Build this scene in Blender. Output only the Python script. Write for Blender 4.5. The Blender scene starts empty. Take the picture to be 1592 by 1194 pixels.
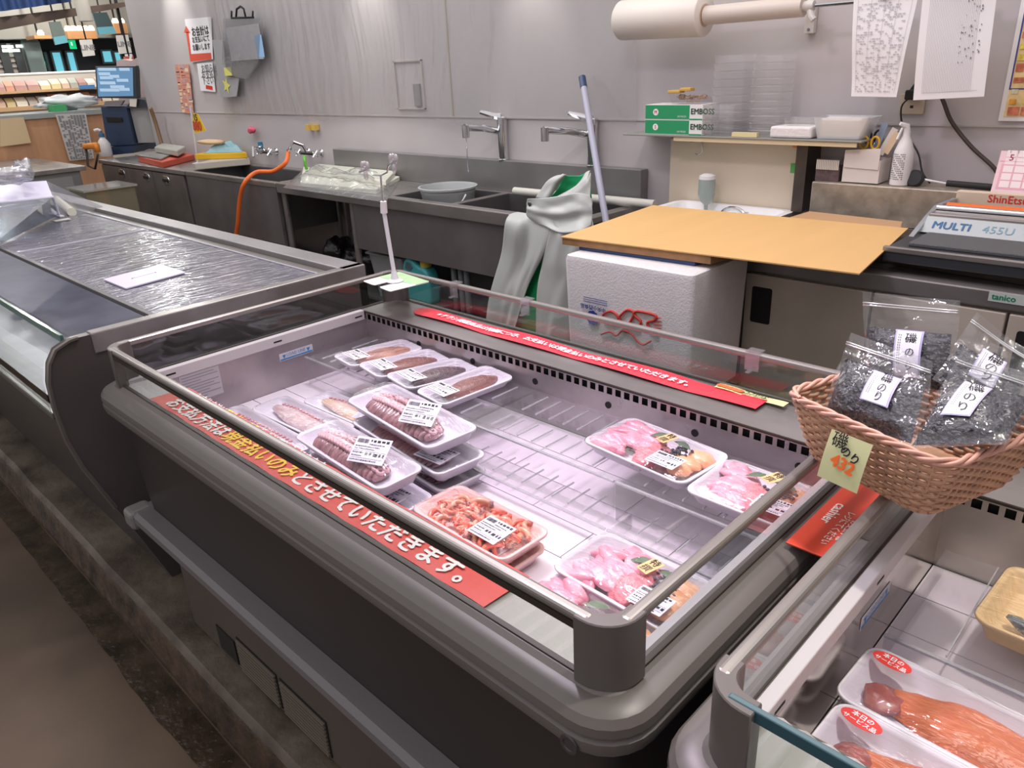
import bpy, math, random
import numpy as np
from mathutils import Vector, Matrix, Euler, noise

random.seed(7)
PI = math.pi
C = bpy.context.scene.collection
SC = bpy.context.scene

# ------------------------------------------------------------------ camera
YAW, PITCH, ROLL, FPX = -0.7872, -0.4007, 0.0496, 1179.37
_f = Vector((math.sin(YAW)*math.cos(PITCH), math.cos(YAW)*math.cos(PITCH), math.sin(PITCH)))
_r = Vector((math.cos(YAW), -math.sin(YAW), 0))
_d = _f.cross(_r)
CR = math.cos(ROLL)*_r + math.sin(ROLL)*_d
CD = -math.sin(ROLL)*_r + math.cos(ROLL)*_d
EYE = Vector((0, 0, 1.5))
cam = bpy.data.cameras.new('camera')
cam.sensor_width = 36
cam.lens = FPX/1592*36
cam.clip_start = 0.02
cam.clip_end = 100
camo = bpy.data.objects.new('camera', cam)
C.objects.link(camo)
m3 = Matrix((CR, -CD, -_f)).transposed()
camo.matrix_world = Matrix.Translation(EYE) @ m3.to_4x4()
SC.camera = camo

# ------------------------------------------------------------------ world, lights, exposure
W = bpy.data.worlds.new('world')
SC.world = W
W.use_nodes = True
bg = W.node_tree.nodes['Background']
bg.inputs[0].default_value = (1.0, 0.955, 0.975, 1)
wn = W.node_tree
_tc = wn.nodes.new('ShaderNodeTexCoord')
_sx = wn.nodes.new('ShaderNodeSeparateXYZ')
_mr = wn.nodes.new('ShaderNodeMapRange')
_mr.inputs['From Min'].default_value = -0.05
_mr.inputs['From Max'].default_value = 0.75
_mr.inputs['To Min'].default_value = 0.36
_mr.inputs['To Max'].default_value = 0.94
wn.links.new(_tc.outputs['Generated'], _sx.inputs[0])
wn.links.new(_sx.outputs['Z'], _mr.inputs['Value'])
wn.links.new(_mr.outputs[0], bg.inputs[1])
SC.view_settings.view_transform = 'Standard'
SC.view_settings.look = 'None'
SC.view_settings.gamma = 1
SC.view_settings.use_curve_mapping = False
SC.view_settings.exposure = 0.0

def area(name, loc, target, size, power, col=(1, 1, 1), sy=None, shape=None, spread=None):
    l = bpy.data.lights.new(name, 'AREA')
    l.energy = power
    l.color = col
    l.size = size
    if sy:
        l.shape = 'RECTANGLE'
        l.size_y = sy
    if shape:
        l.shape = shape
    if spread:
        l.spread = spread
    o = bpy.data.objects.new(name, l)
    C.objects.link(o)
    o.location = loc
    o.rotation_euler = (Vector(target)-Vector(loc)).to_track_quat('-Z', 'Y').to_euler()
    return o

def spot(name, loc, target, power, ang, col=(1, 1, 1), size=0.05, blend=0.6):
    l = bpy.data.lights.new(name, 'SPOT')
    l.energy = power
    l.color = col
    l.spot_size = math.radians(ang)
    l.spot_blend = blend
    l.shadow_soft_size = size
    o = bpy.data.objects.new(name, l)
    C.objects.link(o)
    o.location = loc
    o.rotation_euler = (Vector(target)-Vector(loc)).to_track_quat('-Z', 'Y').to_euler()
    return o

PINK = (0.98, 0.82, 1.0)
area('case_light', (-1.55, 1.25, 2.75), (-1.1, 0.95, 0.7), 0.35, 22, PINK, 0.2)
spot('case_spot', (-1.75, 1.45, 2.9), (-1.0, 0.95, 0.7), 76, 44, (0.98, 0.80, 1.0), 0.05)
spot('case_spot_near', (-0.6, 1.5, 2.9), (-0.75, 0.95, 0.7), 30, 42, (0.98, 0.80, 1.0), 0.05)
spot('left_case_spot', (-3.3, 1.3, 2.9), (-3.2, 1.0, 0.9), 26, 55, (0.93, 0.9, 1.0), 0.05)
spot('left_case_spot_far', (-4.3, 1.2, 2.9), (-4.5, 1.0, 0.9), 24, 55, (0.93, 0.9, 1.0), 0.05)
spot('right_case_spot', (0.1, 1.3, 2.9), (0.0, 0.9, 0.7), 100, 46, (1.0, 0.94, 0.84), 0.05)
area('ceiling_panel_back', (-4.2, 2.2, 3.1), (-4.2, 2.6, 0), 4.5, 52, (1, 0.98, 0.96), 1.0)
area('ceiling_panel_right', (-1.0, 2.3, 3.1), (-1.0, 2.7, 0), 1.6, 14, (1, 0.93, 0.86), 0.8)
spot('wall_wash_left', (-7.25, 3.08, 2.75), (-7.25, 3.34, 1.7), 60, 52, (1, 1, 0.93), 0.04, 1.0)
spot('wall_wash', (-4.43, 3.08, 2.42), (-4.43, 3.34, 1.6), 34, 60, (1, 0.99, 0.93), 0.04, 1.0)
spot('wall_wash_right', (-3.0, 3.08, 2.2), (-3.0, 3.34, 1.5), 12, 62, (1, 0.98, 0.92), 0.05, 0.9)
def lamp(name, loc, power, r, col=(1, 1, 1)):
    l = bpy.data.lights.new(name, 'POINT')
    l.energy = power
    l.color = col
    l.shadow_soft_size = r
    o = bpy.data.objects.new(name, l)
    C.objects.link(o)
    o.location = loc
for i_, p_ in enumerate(((-13.2, 4.2, 3.0), (-11.6, 3.2, 2.9), (-9.4, 3.6, 3.1), (-10.4, 2.2, 3.0), (-8.9, 1.6, 3.1))):
    lamp('hall_downlight', p_, 55, 0.06, (1, 0.98, 0.94))
area('shop_hall_light', (-11.5, 3.5, 3.4), (-12.5, 3.8, 1), 3.0, 60, (1, 0.95, 0.88), 2.0)

def at(px, py, ax, v):
    """point of the plane ax = v seen along one line of sight of the photograph"""
    d = CR*((px-796)/FPX) + CD*((py-597)/FPX) + _f
    i = 'xyz'.index(ax)
    return EYE + d*((v-EYE[i])/d[i])

# ------------------------------------------------------------------ materials
def lin(c):
    return tuple(((x/255)/12.92 if x/255 <= 0.04045 else ((x/255+0.055)/1.055)**2.4) for x in c)

MATS = {}
def mat(name, col, rough=0.5, metal=0.0, var=0.0, vs=8.0, bump=0.0, bs=40.0, stretch=(1, 1, 1), emit=0.0, trans=0.0, spec=0.5, sss=0.0, coat=0.0, col2=None, rvar=0.0):
    if name in MATS:
        return MATS[name]
    m = bpy.data.materials.new(name)
    m.use_nodes = True
    nt = m.node_tree
    b = nt.nodes['Principled BSDF']
    c = lin(col)+(1,)
    b.inputs['Base Color'].default_value = c
    b.inputs['Roughness'].default_value = rough
    b.inputs['Metallic'].default_value = metal
    b.inputs['Specular IOR Level'].default_value = spec
    b.inputs['Coat Weight'].default_value = coat
    b.inputs['Coat Roughness'].default_value = 0.08
    if sss:
        b.inputs['Subsurface Weight'].default_value = sss
        b.inputs['Subsurface Radius'].default_value = (0.012, 0.005, 0.004)
    if trans:
        b.inputs['Transmission Weight'].default_value = trans
    if emit:
        b.inputs['Emission Color'].default_value = c
        b.inputs['Emission Strength'].default_value = emit
    if var or bump or rvar or col2:
        tc = nt.nodes.new('ShaderNodeTexCoord')
        mp = nt.nodes.new('ShaderNodeMapping')
        mp.inputs['Scale'].default_value = stretch
        nt.links.new(tc.outputs['Object'], mp.inputs['Vector'])
    if var or col2:
        n = nt.nodes.new('ShaderNodeTexNoise')
        n.inputs['Scale'].default_value = vs
        n.inputs['Detail'].default_value = 5
        nt.links.new(mp.outputs[0], n.inputs['Vector'])
        cr = nt.nodes.new('ShaderNodeValToRGB')
        cr.color_ramp.elements[0].position = 0.32
        cr.color_ramp.elements[1].position = 0.68
        c2 = lin(col2)+(1,) if col2 else tuple(max(0, x*(1-var)) for x in c[:3])+(1,)
        c1 = c if col2 else tuple(min(1, x*(1+var)) for x in c[:3])+(1,)
        cr.color_ramp.elements[0].color = c2
        cr.color_ramp.elements[1].color = c1
        nt.links.new(n.outputs[0], cr.inputs[0])
        nt.links.new(cr.outputs[0], b.inputs['Base Color'])
    if rvar:
        n3 = nt.nodes.new('ShaderNodeTexNoise')
        n3.inputs['Scale'].default_value = vs*1.7
        nt.links.new(mp.outputs[0], n3.inputs['Vector'])
        mr = nt.nodes.new('ShaderNodeMapRange')
        mr.inputs['To Min'].default_value = max(0.03, rough-rvar)
        mr.inputs['To Max'].default_value = min(1, rough+rvar)
        nt.links.new(n3.outputs[0], mr.inputs['Value'])
        nt.links.new(mr.outputs[0], b.inputs['Roughness'])
    if bump:
        n2 = nt.nodes.new('ShaderNodeTexNoise')
        n2.inputs['Scale'].default_value = bs
        n2.inputs['Detail'].default_value = 4
        nt.links.new(mp.outputs[0], n2.inputs['Vector'])
        bp = nt.nodes.new('ShaderNodeBump')
        bp.inputs['Strength'].default_value = bump
        bp.inputs['Distance'].default_value = 0.01
        nt.links.new(n2.outputs[0], bp.inputs['Height'])
        nt.links.new(bp.outputs[0], b.inputs['Normal'])
    MATS[name] = m
    return m

def clear(name, tint=(250, 252, 252), gloss=0.9, rough=0.04, base=0.04, milk=0.0, bump=0.0, bs=30.0, stretch=(1, 1, 1), milkcol=(235, 238, 240), ior=1.45):
    """thin see-through sheet: transparent body, fresnel gloss, an optional milky share"""
    if name in MATS:
        return MATS[name]
    m = bpy.data.materials.new(name)
    m.use_nodes = True
    nt = m.node_tree
    nt.nodes.remove(nt.nodes['Principled BSDF'])
    out = nt.nodes['Material Output']
    tr = nt.nodes.new('ShaderNodeBsdfTransparent')
    tr.inputs[0].default_value = lin(tint)+(1,)
    gl = nt.nodes.new('ShaderNodeBsdfGlossy')
    gl.inputs['Roughness'].default_value = rough
    fr = nt.nodes.new('ShaderNodeLayerWeight')
    fr.inputs['Blend'].default_value = 0.5
    pw = nt.nodes.new('ShaderNodeMath')
    pw.operation = 'POWER'
    pw.inputs[1].default_value = 4.0
    nt.links.new(fr.outputs['Facing'], pw.inputs[0])
    mul = nt.nodes.new('ShaderNodeMath')
    mul.operation = 'MULTIPLY_ADD'
    mul.inputs[1].default_value = gloss*0.8
    mul.inputs[2].default_value = base+0.02
    mul.use_clamp = True
    nt.links.new(pw.outputs[0], mul.inputs[0])
    mix = nt.nodes.new('ShaderNodeMixShader')
    nt.links.new(mul.outputs[0], mix.inputs[0])
    first = tr
    if milk:
        df = nt.nodes.new('ShaderNodeBsdfDiffuse')
        df.inputs[0].default_value = lin(milkcol)+(1,)
        mm = nt.nodes.new('ShaderNodeMixShader')
        mm.inputs[0].default_value = milk
        nt.links.new(tr.outputs[0], mm.inputs[1])
        nt.links.new(df.outputs[0], mm.inputs[2])
        first = mm
    nt.links.new(first.outputs[0], mix.inputs[1])
    nt.links.new(gl.outputs[0], mix.inputs[2])
    nt.links.new(mix.outputs[0], out.inputs[0])
    if bump:
        tc = nt.nodes.new('ShaderNodeTexCoord')
        mp = nt.nodes.new('ShaderNodeMapping')
        mp.inputs['Scale'].default_value = stretch
        nt.links.new(tc.outputs['Object'], mp.inputs['Vector'])
        n2 = nt.nodes.new('ShaderNodeTexNoise')
        n2.inputs['Scale'].default_value = bs
        n2.inputs['Detail'].default_value = 3
        n2.inputs['Distortion'].default_value = 0.6
        nt.links.new(mp.outputs[0], n2.inputs['Vector'])
        bp = nt.nodes.new('ShaderNodeBump')
        bp.inputs['Strength'].default_value = bump
        bp.inputs['Distance'].default_value = 0.01
        nt.links.new(n2.outputs[0], bp.inputs['Height'])
        nt.links.new(bp.outputs[0], gl.inputs['Normal'])
        nt.links.new(bp.outputs[0], fr.inputs['Normal'])
    MATS[name] = m
    return m

steel = mat('brushed_steel', (158, 153, 150), 0.32, 0.7, var=0.2, vs=4, bump=0.03, bs=60, stretch=(0.6, 2, 2), rvar=0.12)  # stretched tone noise paints bright reflection streaks into the steel colour
steel_dull = mat('dull_steel', (142, 139, 139), 0.42, 0.55, var=0.14, vs=2.5, bump=0.04, bs=30, rvar=0.1)
steel_dark = mat('dark_steel', (104, 101, 102), 0.45, 0.5, var=0.15, vs=4, rvar=0.1)
chrome = mat('chrome', (215, 215, 218), 0.1, 1.0)
worn_steel = mat('worn_steel', (164, 154, 140), 0.42, 0.5, var=0.25, vs=18, bump=0.06, bs=80, rvar=0.15)
liner_steel = mat('liner_steel', (170, 161, 163), 0.32, 0.65, var=0.12, vs=9, rvar=0.12)
taupe = mat('taupe_plastic', (104, 98, 94), 0.38, 0.0, var=0.03, vs=3)
taupe_dark = mat('taupe_dark', (66, 62, 61), 0.45)
panel_dark = mat('dark_panel', (52, 46, 46), 0.38, 0.1, var=0.05, vs=2)
black = mat('black_matte', (16, 15, 16), 0.7)
black_gloss = mat('black_gloss', (20, 20, 22), 0.3)
rail_m = mat('anodised_rail', (150, 145, 140), 0.28, 0.6)
rail_dark = mat('rail_underside', (60, 52, 46), 0.4, 0.3)
white_enamel = mat('white_enamel', (226, 218, 226), 0.3, 0.0, var=0.02, vs=5)
offwhite = mat('offwhite_plastic', (205, 200, 196), 0.45)
white = mat('white_plastic', (232, 231, 232), 0.4)
foam = mat('foam_tray', (216, 211, 222), 0.42, sss=0.0, bump=0.02, bs=300)
foam_pink = mat('pink_foam_tray', (246, 205, 200), 0.42)
foam_tan = mat('tan_foam_tray', (228, 196, 150), 0.42, var=0.1, vs=30, stretch=(1, 6, 1))
paper = mat('white_paper', (236, 234, 236), 0.7)
paper_lilac = mat('label_paper', (236, 232, 246), 0.6)
ink = mat('black_ink', (28, 26, 30), 0.6)
ink_grey = mat('grey_ink', (120, 118, 124), 0.6)
red_ink = mat('red_ink', (214, 52, 40), 0.5)
glass_m = clear('case_glass', (244, 248, 247), 1.0, 0.02, 0.03)
glass_edge = mat('glass_edge', (70, 112, 100), 0.15, 0.0, spec=0.8)
acrylic = clear('acrylic', (254, 253, 254), 0.7, 0.06, 0.03, milk=0.03)
film = clear('cling_film', (252, 252, 252), 1.0, 0.07, 0.05, milk=0.03, bump=0.45, bs=22)
film_soft = clear('tray_film', (254, 254, 254), 0.9, 0.05, 0.035, milk=0.0, bump=0.5, bs=16, stretch=(1, 3, 1))
bag_film = clear('zip_bag_film', (252, 252, 253), 1.0, 0.08, 0.05, milk=0.02, bump=0.7, bs=34)
wood = mat('pale_wood', (196, 150, 112), 0.5, var=0.08, vs=4, stretch=(1, 1, 8))
wallm = mat('wall_paint', (189, 183, 184), 0.45, 0.0, var=0.03, vs=2.2)

# ------------------------------------------------------------------ mesh builder
class MB:
    def __init__(s):
        s.v = []; s.f = []; s.mi = []
    def add(s, vs, fs, mi=0):
        o = len(s.v)
        s.v += [tuple(v) for v in vs]
        s.f += [tuple(i+o for i in f) for f in fs]
        s.mi += [mi]*len(fs)
        return s
    def box(s, x0, x1, y0, y1, z0, z1, mi=0, M=None):
        vs = [(x0, y0, z0), (x1, y0, z0), (x1, y1, z0), (x0, y1, z0), (x0, y0, z1), (x1, y0, z1), (x1, y1, z1), (x0, y1, z1)]
        if M is not None:
            vs = [M @ Vector(v) for v in vs]
        return s.add(vs, [(0, 3, 2, 1), (4, 5, 6, 7), (0, 1, 5, 4), (1, 2, 6, 5), (2, 3, 7, 6), (3, 0, 4, 7)], mi)
    def tube(s, pts, r, n=8, mi=0, caps=True, closed=False):
        pts = [Vector(p) for p in pts]
        k = len(pts)
        rr = r if isinstance(r, (list, tuple)) else [r]*k
        rings = []
        prev = None
        for i, p in enumerate(pts):
            if closed:
                t = pts[(i+1) % k]-pts[i-1]
            else:
                t = pts[min(i+1, k-1)]-pts[max(i-1, 0)]
            if t.length < 1e-9:
                t = Vector((0, 0, 1))
            t.normalize()
            if prev is None:
                a = Vector((0, 0, 1)) if abs(t.z) < 0.9 else Vector((1, 0, 0))
                u = t.cross(a).normalized()
            else:
                u = (prev-t*prev.dot(t))
                u = u.normalized() if u.length > 1e-6 else t.orthogonal().normalized()
            prev = u
            w = t.cross(u)
            rings.append([p+(u*math.cos(2*PI*j/n)+w*math.sin(2*PI*j/n))*rr[i] for j in range(n)])
        vs = [v for ring in rings for v in ring]
        fs = []
        for i in range(k if closed else k-1):
            a = i*n; b = ((i+1) % k)*n
            for j in range(n):
                fs.append((a+j, a+(j+1) % n, b+(j+1) % n, b+j))
        if caps and not closed:
            fs.append(tuple(range(n-1, -1, -1)))
            fs.append(tuple((k-1)*n+j for j in range(n)))
        return s.add(vs, fs, mi)
    def lathe(s, prof, c=(0, 0, 0), n=24, mi=0, M=None):
        vs = []
        for r, z in prof:
            for j in range(n):
                a = 2*PI*j/n
                v = Vector((c[0]+r*math.cos(a), c[1]+r*math.sin(a), c[2]+z))
                vs.append(M @ v if M is not None else v)
        fs = []
        for i in range(len(prof)-1):
            for j in range(n):
                fs.append((i*n+j, i*n+(j+1) % n, (i+1)*n+(j+1) % n, (i+1)*n+j))
        if prof[0][0] > 1e-6:
            fs.append(tuple(range(n-1, -1, -1)))
        if prof[-1][0] > 1e-6:
            fs.append(tuple((len(prof)-1)*n+j for j in range(n)))
        return s.add(vs, fs, mi)
    def loft(s, rings, mi=0, cap0=True, cap1=True):
        n = len(rings[0])
        vs = [v for r in rings for v in r]
        fs = []
        for i in range(len(rings)-1):
            for j in range(n):
                fs.append((i*n+j, i*n+(j+1) % n, (i+1)*n+(j+1) % n, (i+1)*n+j))
        if cap0:
            fs.append(tuple(range(n-1, -1, -1)))
        if cap1:
            fs.append(tuple((len(rings)-1)*n+j for j in range(n)))
        return s.add(vs, fs, mi)
    def grid(s, fn, nu, nv, mi=0):
        vs = [fn(i/nu, j/nv) for j in range(nv+1) for i in range(nu+1)]
        fs = [(j*(nu+1)+i, j*(nu+1)+i+1, (j+1)*(nu+1)+i+1, (j+1)*(nu+1)+i) for j in range(nv) for i in range(nu)]
        return s.add(vs, fs, mi)
    def quad(s, a, b, c, d, mi=0):
        return s.add([a, b, c, d], [(0, 1, 2, 3)], mi)
    def prism(s, poly, fn0, fn1, mi=0):
        """poly list of 2d points, fn0/fn1 map to the two ends"""
        n = len(poly)
        vs = [fn0(p) for p in poly]+[fn1(p) for p in poly]
        fs = [tuple(range(n-1, -1, -1)), tuple(range(n, 2*n))]
        fs += [(i, (i+1) % n, n+(i+1) % n, n+i) for i in range(n)]
        return s.add(vs, fs, mi)
    def blob(s, c, r, rot=(0, 0, 0), seed=0, amp=0.15, fq=2.0, nu=14, nv=9, mi=0):
        E = Euler(rot).to_matrix()
        c = Vector(c)
        vs = []
        def P(th, ph):
            d = Vector((math.sin(ph)*math.cos(th), math.sin(ph)*math.sin(th), math.cos(ph)))
            k = 1+amp*noise.noise(d*fq+Vector((seed*7.3, seed*1.7, seed)))*2
            return c+E @ Vector((d.x*r[0]*k, d.y*r[1]*k, d.z*r[2]*k))
        vs.append(P(0, 0))
        for i in range(1, nv):
            for j in range(nu):
                vs.append(P(2*PI*j/nu, PI*i/nv))
        vs.append(P(0, PI))
        fs = [(0, 1+j, 1+(j+1) % nu) for j in range(nu)]
        for i in range(nv-2):
            a = 1+i*nu; b = a+nu
            for j in range(nu):
                fs.append((a+j, b+j, b+(j+1) % nu, a+(j+1) % nu))
        a = 1+(nv-2)*nu
        fs += [(a+j, len(vs)-1, a+(j+1) % nu) for j in range(nu)]
        return s.add(vs, fs, mi)
    def xf(s, M):
        s.v = [tuple(M @ Vector(v)) for v in s.v]
        return s
    def build(s, name, m, parent=None, world=True, smooth=False, bevel=0.0, seg=2, ang=35, **tags):
        """world=True: vertices are world coordinates, made relative to the parent's place"""
        me = bpy.data.meshes.new(name)
        vs = s.v
        if parent is not None and world:
            L = parent['_w'] if '_w' in parent else (0, 0, 0)
            vs = [(v[0]-L[0], v[1]-L[1], v[2]-L[2]) for v in vs]
        me.from_pydata(vs, [], s.f)
        ms = m if isinstance(m, (list, tuple)) else [m]
        for q in ms:
            me.materials.append(q)
        if len(ms) > 1:
            me.polygons.foreach_set('material_index', s.mi)
        if smooth:
            me.polygons.foreach_set('use_smooth', [True]*len(me.polygons))
            if smooth != 'all':
                try:
                    me.set_sharp_from_angle(angle=math.radians(ang))
                except Exception:
                    pass
        me.update()
        o = bpy.data.objects.new(name, me)
        C.objects.link(o)
        if parent is not None:
            o.parent = parent
            if '_w' in parent:
                o['_w'] = tuple(parent['_w'])
        if bevel:
            b = o.modifiers.new('bevel', 'BEVEL')
            b.width = bevel
            b.segments = seg
            b.limit_method = 'ANGLE'
            b.angle_limit = math.radians(40)
            b.harden_normals = False
        for k, v in tags.items():
            o[k] = v
        return o

def tag(o, label, cat=None, group=None, kind=None):
    if label: o['label'] = label
    if cat: o['category'] = cat
    if group: o['group'] = group
    if kind: o['kind'] = kind
    return o

def thing(name, label, cat, loc, rot=(0, 0, 0), group=None):
    o = bpy.data.objects.new(name, None)
    C.objects.link(o)
    o.location = loc
    o.rotation_euler = rot
    o.empty_display_size = 0.05
    o['_w'] = tuple(loc)
    return tag(o, label, cat, group)

def struct(name, mb, m, **kw):
    o = mb.build(name, m, **kw)
    o['kind'] = 'structure'
    return o

def rrect(x0, x1, y0, y1, r, z, n=5):
    pts = []
    for cx, cy, a0 in ((x1-r, y0+r, -90), (x1-r, y1-r, 0), (x0+r, y1-r, 90), (x0+r, y0+r, 180)):
        for k in range(n+1):
            a = math.radians(a0+90*k/n)
            pts.append((cx+r*math.cos(a), cy+r*math.sin(a), z))
    return pts

def text(body, size, m, parent, M, name='lettering', bold=0.0, align='LEFT', spacing=1.0, world=True, sx=1.0, line=1.0, rows=None):
    """flat lettering as a mesh; M places its xy plane"""
    cu = bpy.data.curves.new(name, 'FONT')
    cu.body = body
    cu.size = size
    cu.align_x = align
    cu.align_y = 'CENTER'
    cu.space_character = spacing
    cu.space_line = line
    cu.resolution_u = 2
    t = bpy.data.objects.new(name, cu)
    C.objects.link(t)
    dg = bpy.context.evaluated_depsgraph_get()
    me = bpy.data.meshes.new_from_object(t.evaluated_get(dg))
    vs = [v.co.copy() for v in me.vertices]
    fs = [tuple(p.vertices) for p in me.polygons]
    bpy.data.objects.remove(t)
    bpy.data.curves.remove(cu)
    bpy.data.meshes.remove(me)
    mb = MB()
    offs = [(0, 0)]
    if bold:
        b = bold*size
        offs = [(0, 0), (b, 0), (-b, 0), (0, b*0.8), (0, -b*0.8)]
    for i, (dx, dy) in enumerate(offs):
        mb.add([M @ Vector(((v.x+dx)*sx, v.y+dy, i*0.00006)) for v in vs], fs)
    return mb.build(name, m, parent, world=world)

def frame(o, xdir, ydir):
    x = Vector(xdir).normalized()
    y = Vector(ydir).normalized()
    z = x.cross(y).normalized()
    y = z.cross(x)
    M = Matrix((x, y, z)).transposed().to_4x4()
    M.translation = Vector(o)
    return M

def copy_tree(o, parent=None):
    c = o.copy()
    C.objects.link(c)
    if parent is not None:
        c.parent = parent
    for ch in list(o.children):
        copy_tree(ch, c)
    return c

# ================================================================== THE SETTING
floor_m = mat('wet_concrete_floor', (108, 90, 72), 0.34, 0.0, var=0.22, vs=1.3, bump=0.05, bs=14, col2=(60, 50, 42), rvar=0.16)
kerb_m = mat('kerb_concrete', (112, 102, 90), 0.5, 0.0, vs=5, bump=0.5, bs=26, col2=(54, 43, 34), rvar=0.2)
struct('floor', MB().box(-20, 2.5, -2.5, 9, -0.08, 0.0), floor_m)
kb = MB()
def kerb_prof(x):
    w = 0.0015*math.sin(x*9)+0.004*noise.noise(Vector((x*4, 0, 0)))
    return [(0.455+w, 0.0), (0.463+w, 0.03), (0.472+w, 0.06), (0.480+w, 0.09), (0.495+w, 0.106), (0.56, 0.108), (1.62, 0.108), (1.62, 0.0)]
kr = []
for i in range(160):
    x = -12+13.6*i/159
    kr.append([(x, y, z) for y, z in kerb_prof(x)])
kb.loft(kr)
for i_, f_ in enumerate(kb.f):
    zs_ = [kb.v[q][2] for q in f_]
    if len(f_) == 4 and max(zs_) < 0.095 and max(kb.v[q][1] for q in f_) < 0.5: kb.mi[i_] = 1
struct('floor_kerb', kb, [kerb_m, mat('kerb_wet_face', (84, 66, 50), 0.3, 0, vs=14, bump=0.5, bs=40, col2=(44, 34, 24), rvar=0.15)], smooth=True)
gut = MB()
gr_ = []
for i in range(220):
    x = -12+13.6*i/219
    w = 0.03*noise.noise(Vector((x*2, 5, 0)))
    gr_.append((x, 0.37-abs(w)-0.012*noise.noise(Vector((x*6, 2, 0)))))
gv = [(x, y, 0.0025) for x, y in gr_]+[(x, 0.45, 0.0025) for x, y in gr_]
n_ = len(gr_)
gut.add(gv, [(i, i+1, n_+i+1, n_+i) for i in range(n_-1)])
struct('trim_1', gut, mat('wet_gutter', (58, 48, 36), 0.12, 0.0, var=0.5, vs=12, bump=0.3, bs=50))

wb = MB().box(-8.33, 1.6, 3.3, 3.42, 0, 3.4)
struct('wall_back', wb, wallm)
tr = MB().box(-8.3, 1.6, 3.294, 3.3, 1.203, 1.211)
struct('trim_2', tr, mat('panel_seam', (186, 181, 178), 0.5))
struct('trim_3', MB().box(-3.712, -3.702, 3.294, 3.3, 1.211, 3.38), mat('panel_seam2', (176, 168, 152), 0.5))
struct('wall_right', MB().box(1.5, 1.6, -1.0, 3.3, 0, 3.4), wallm)

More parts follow.
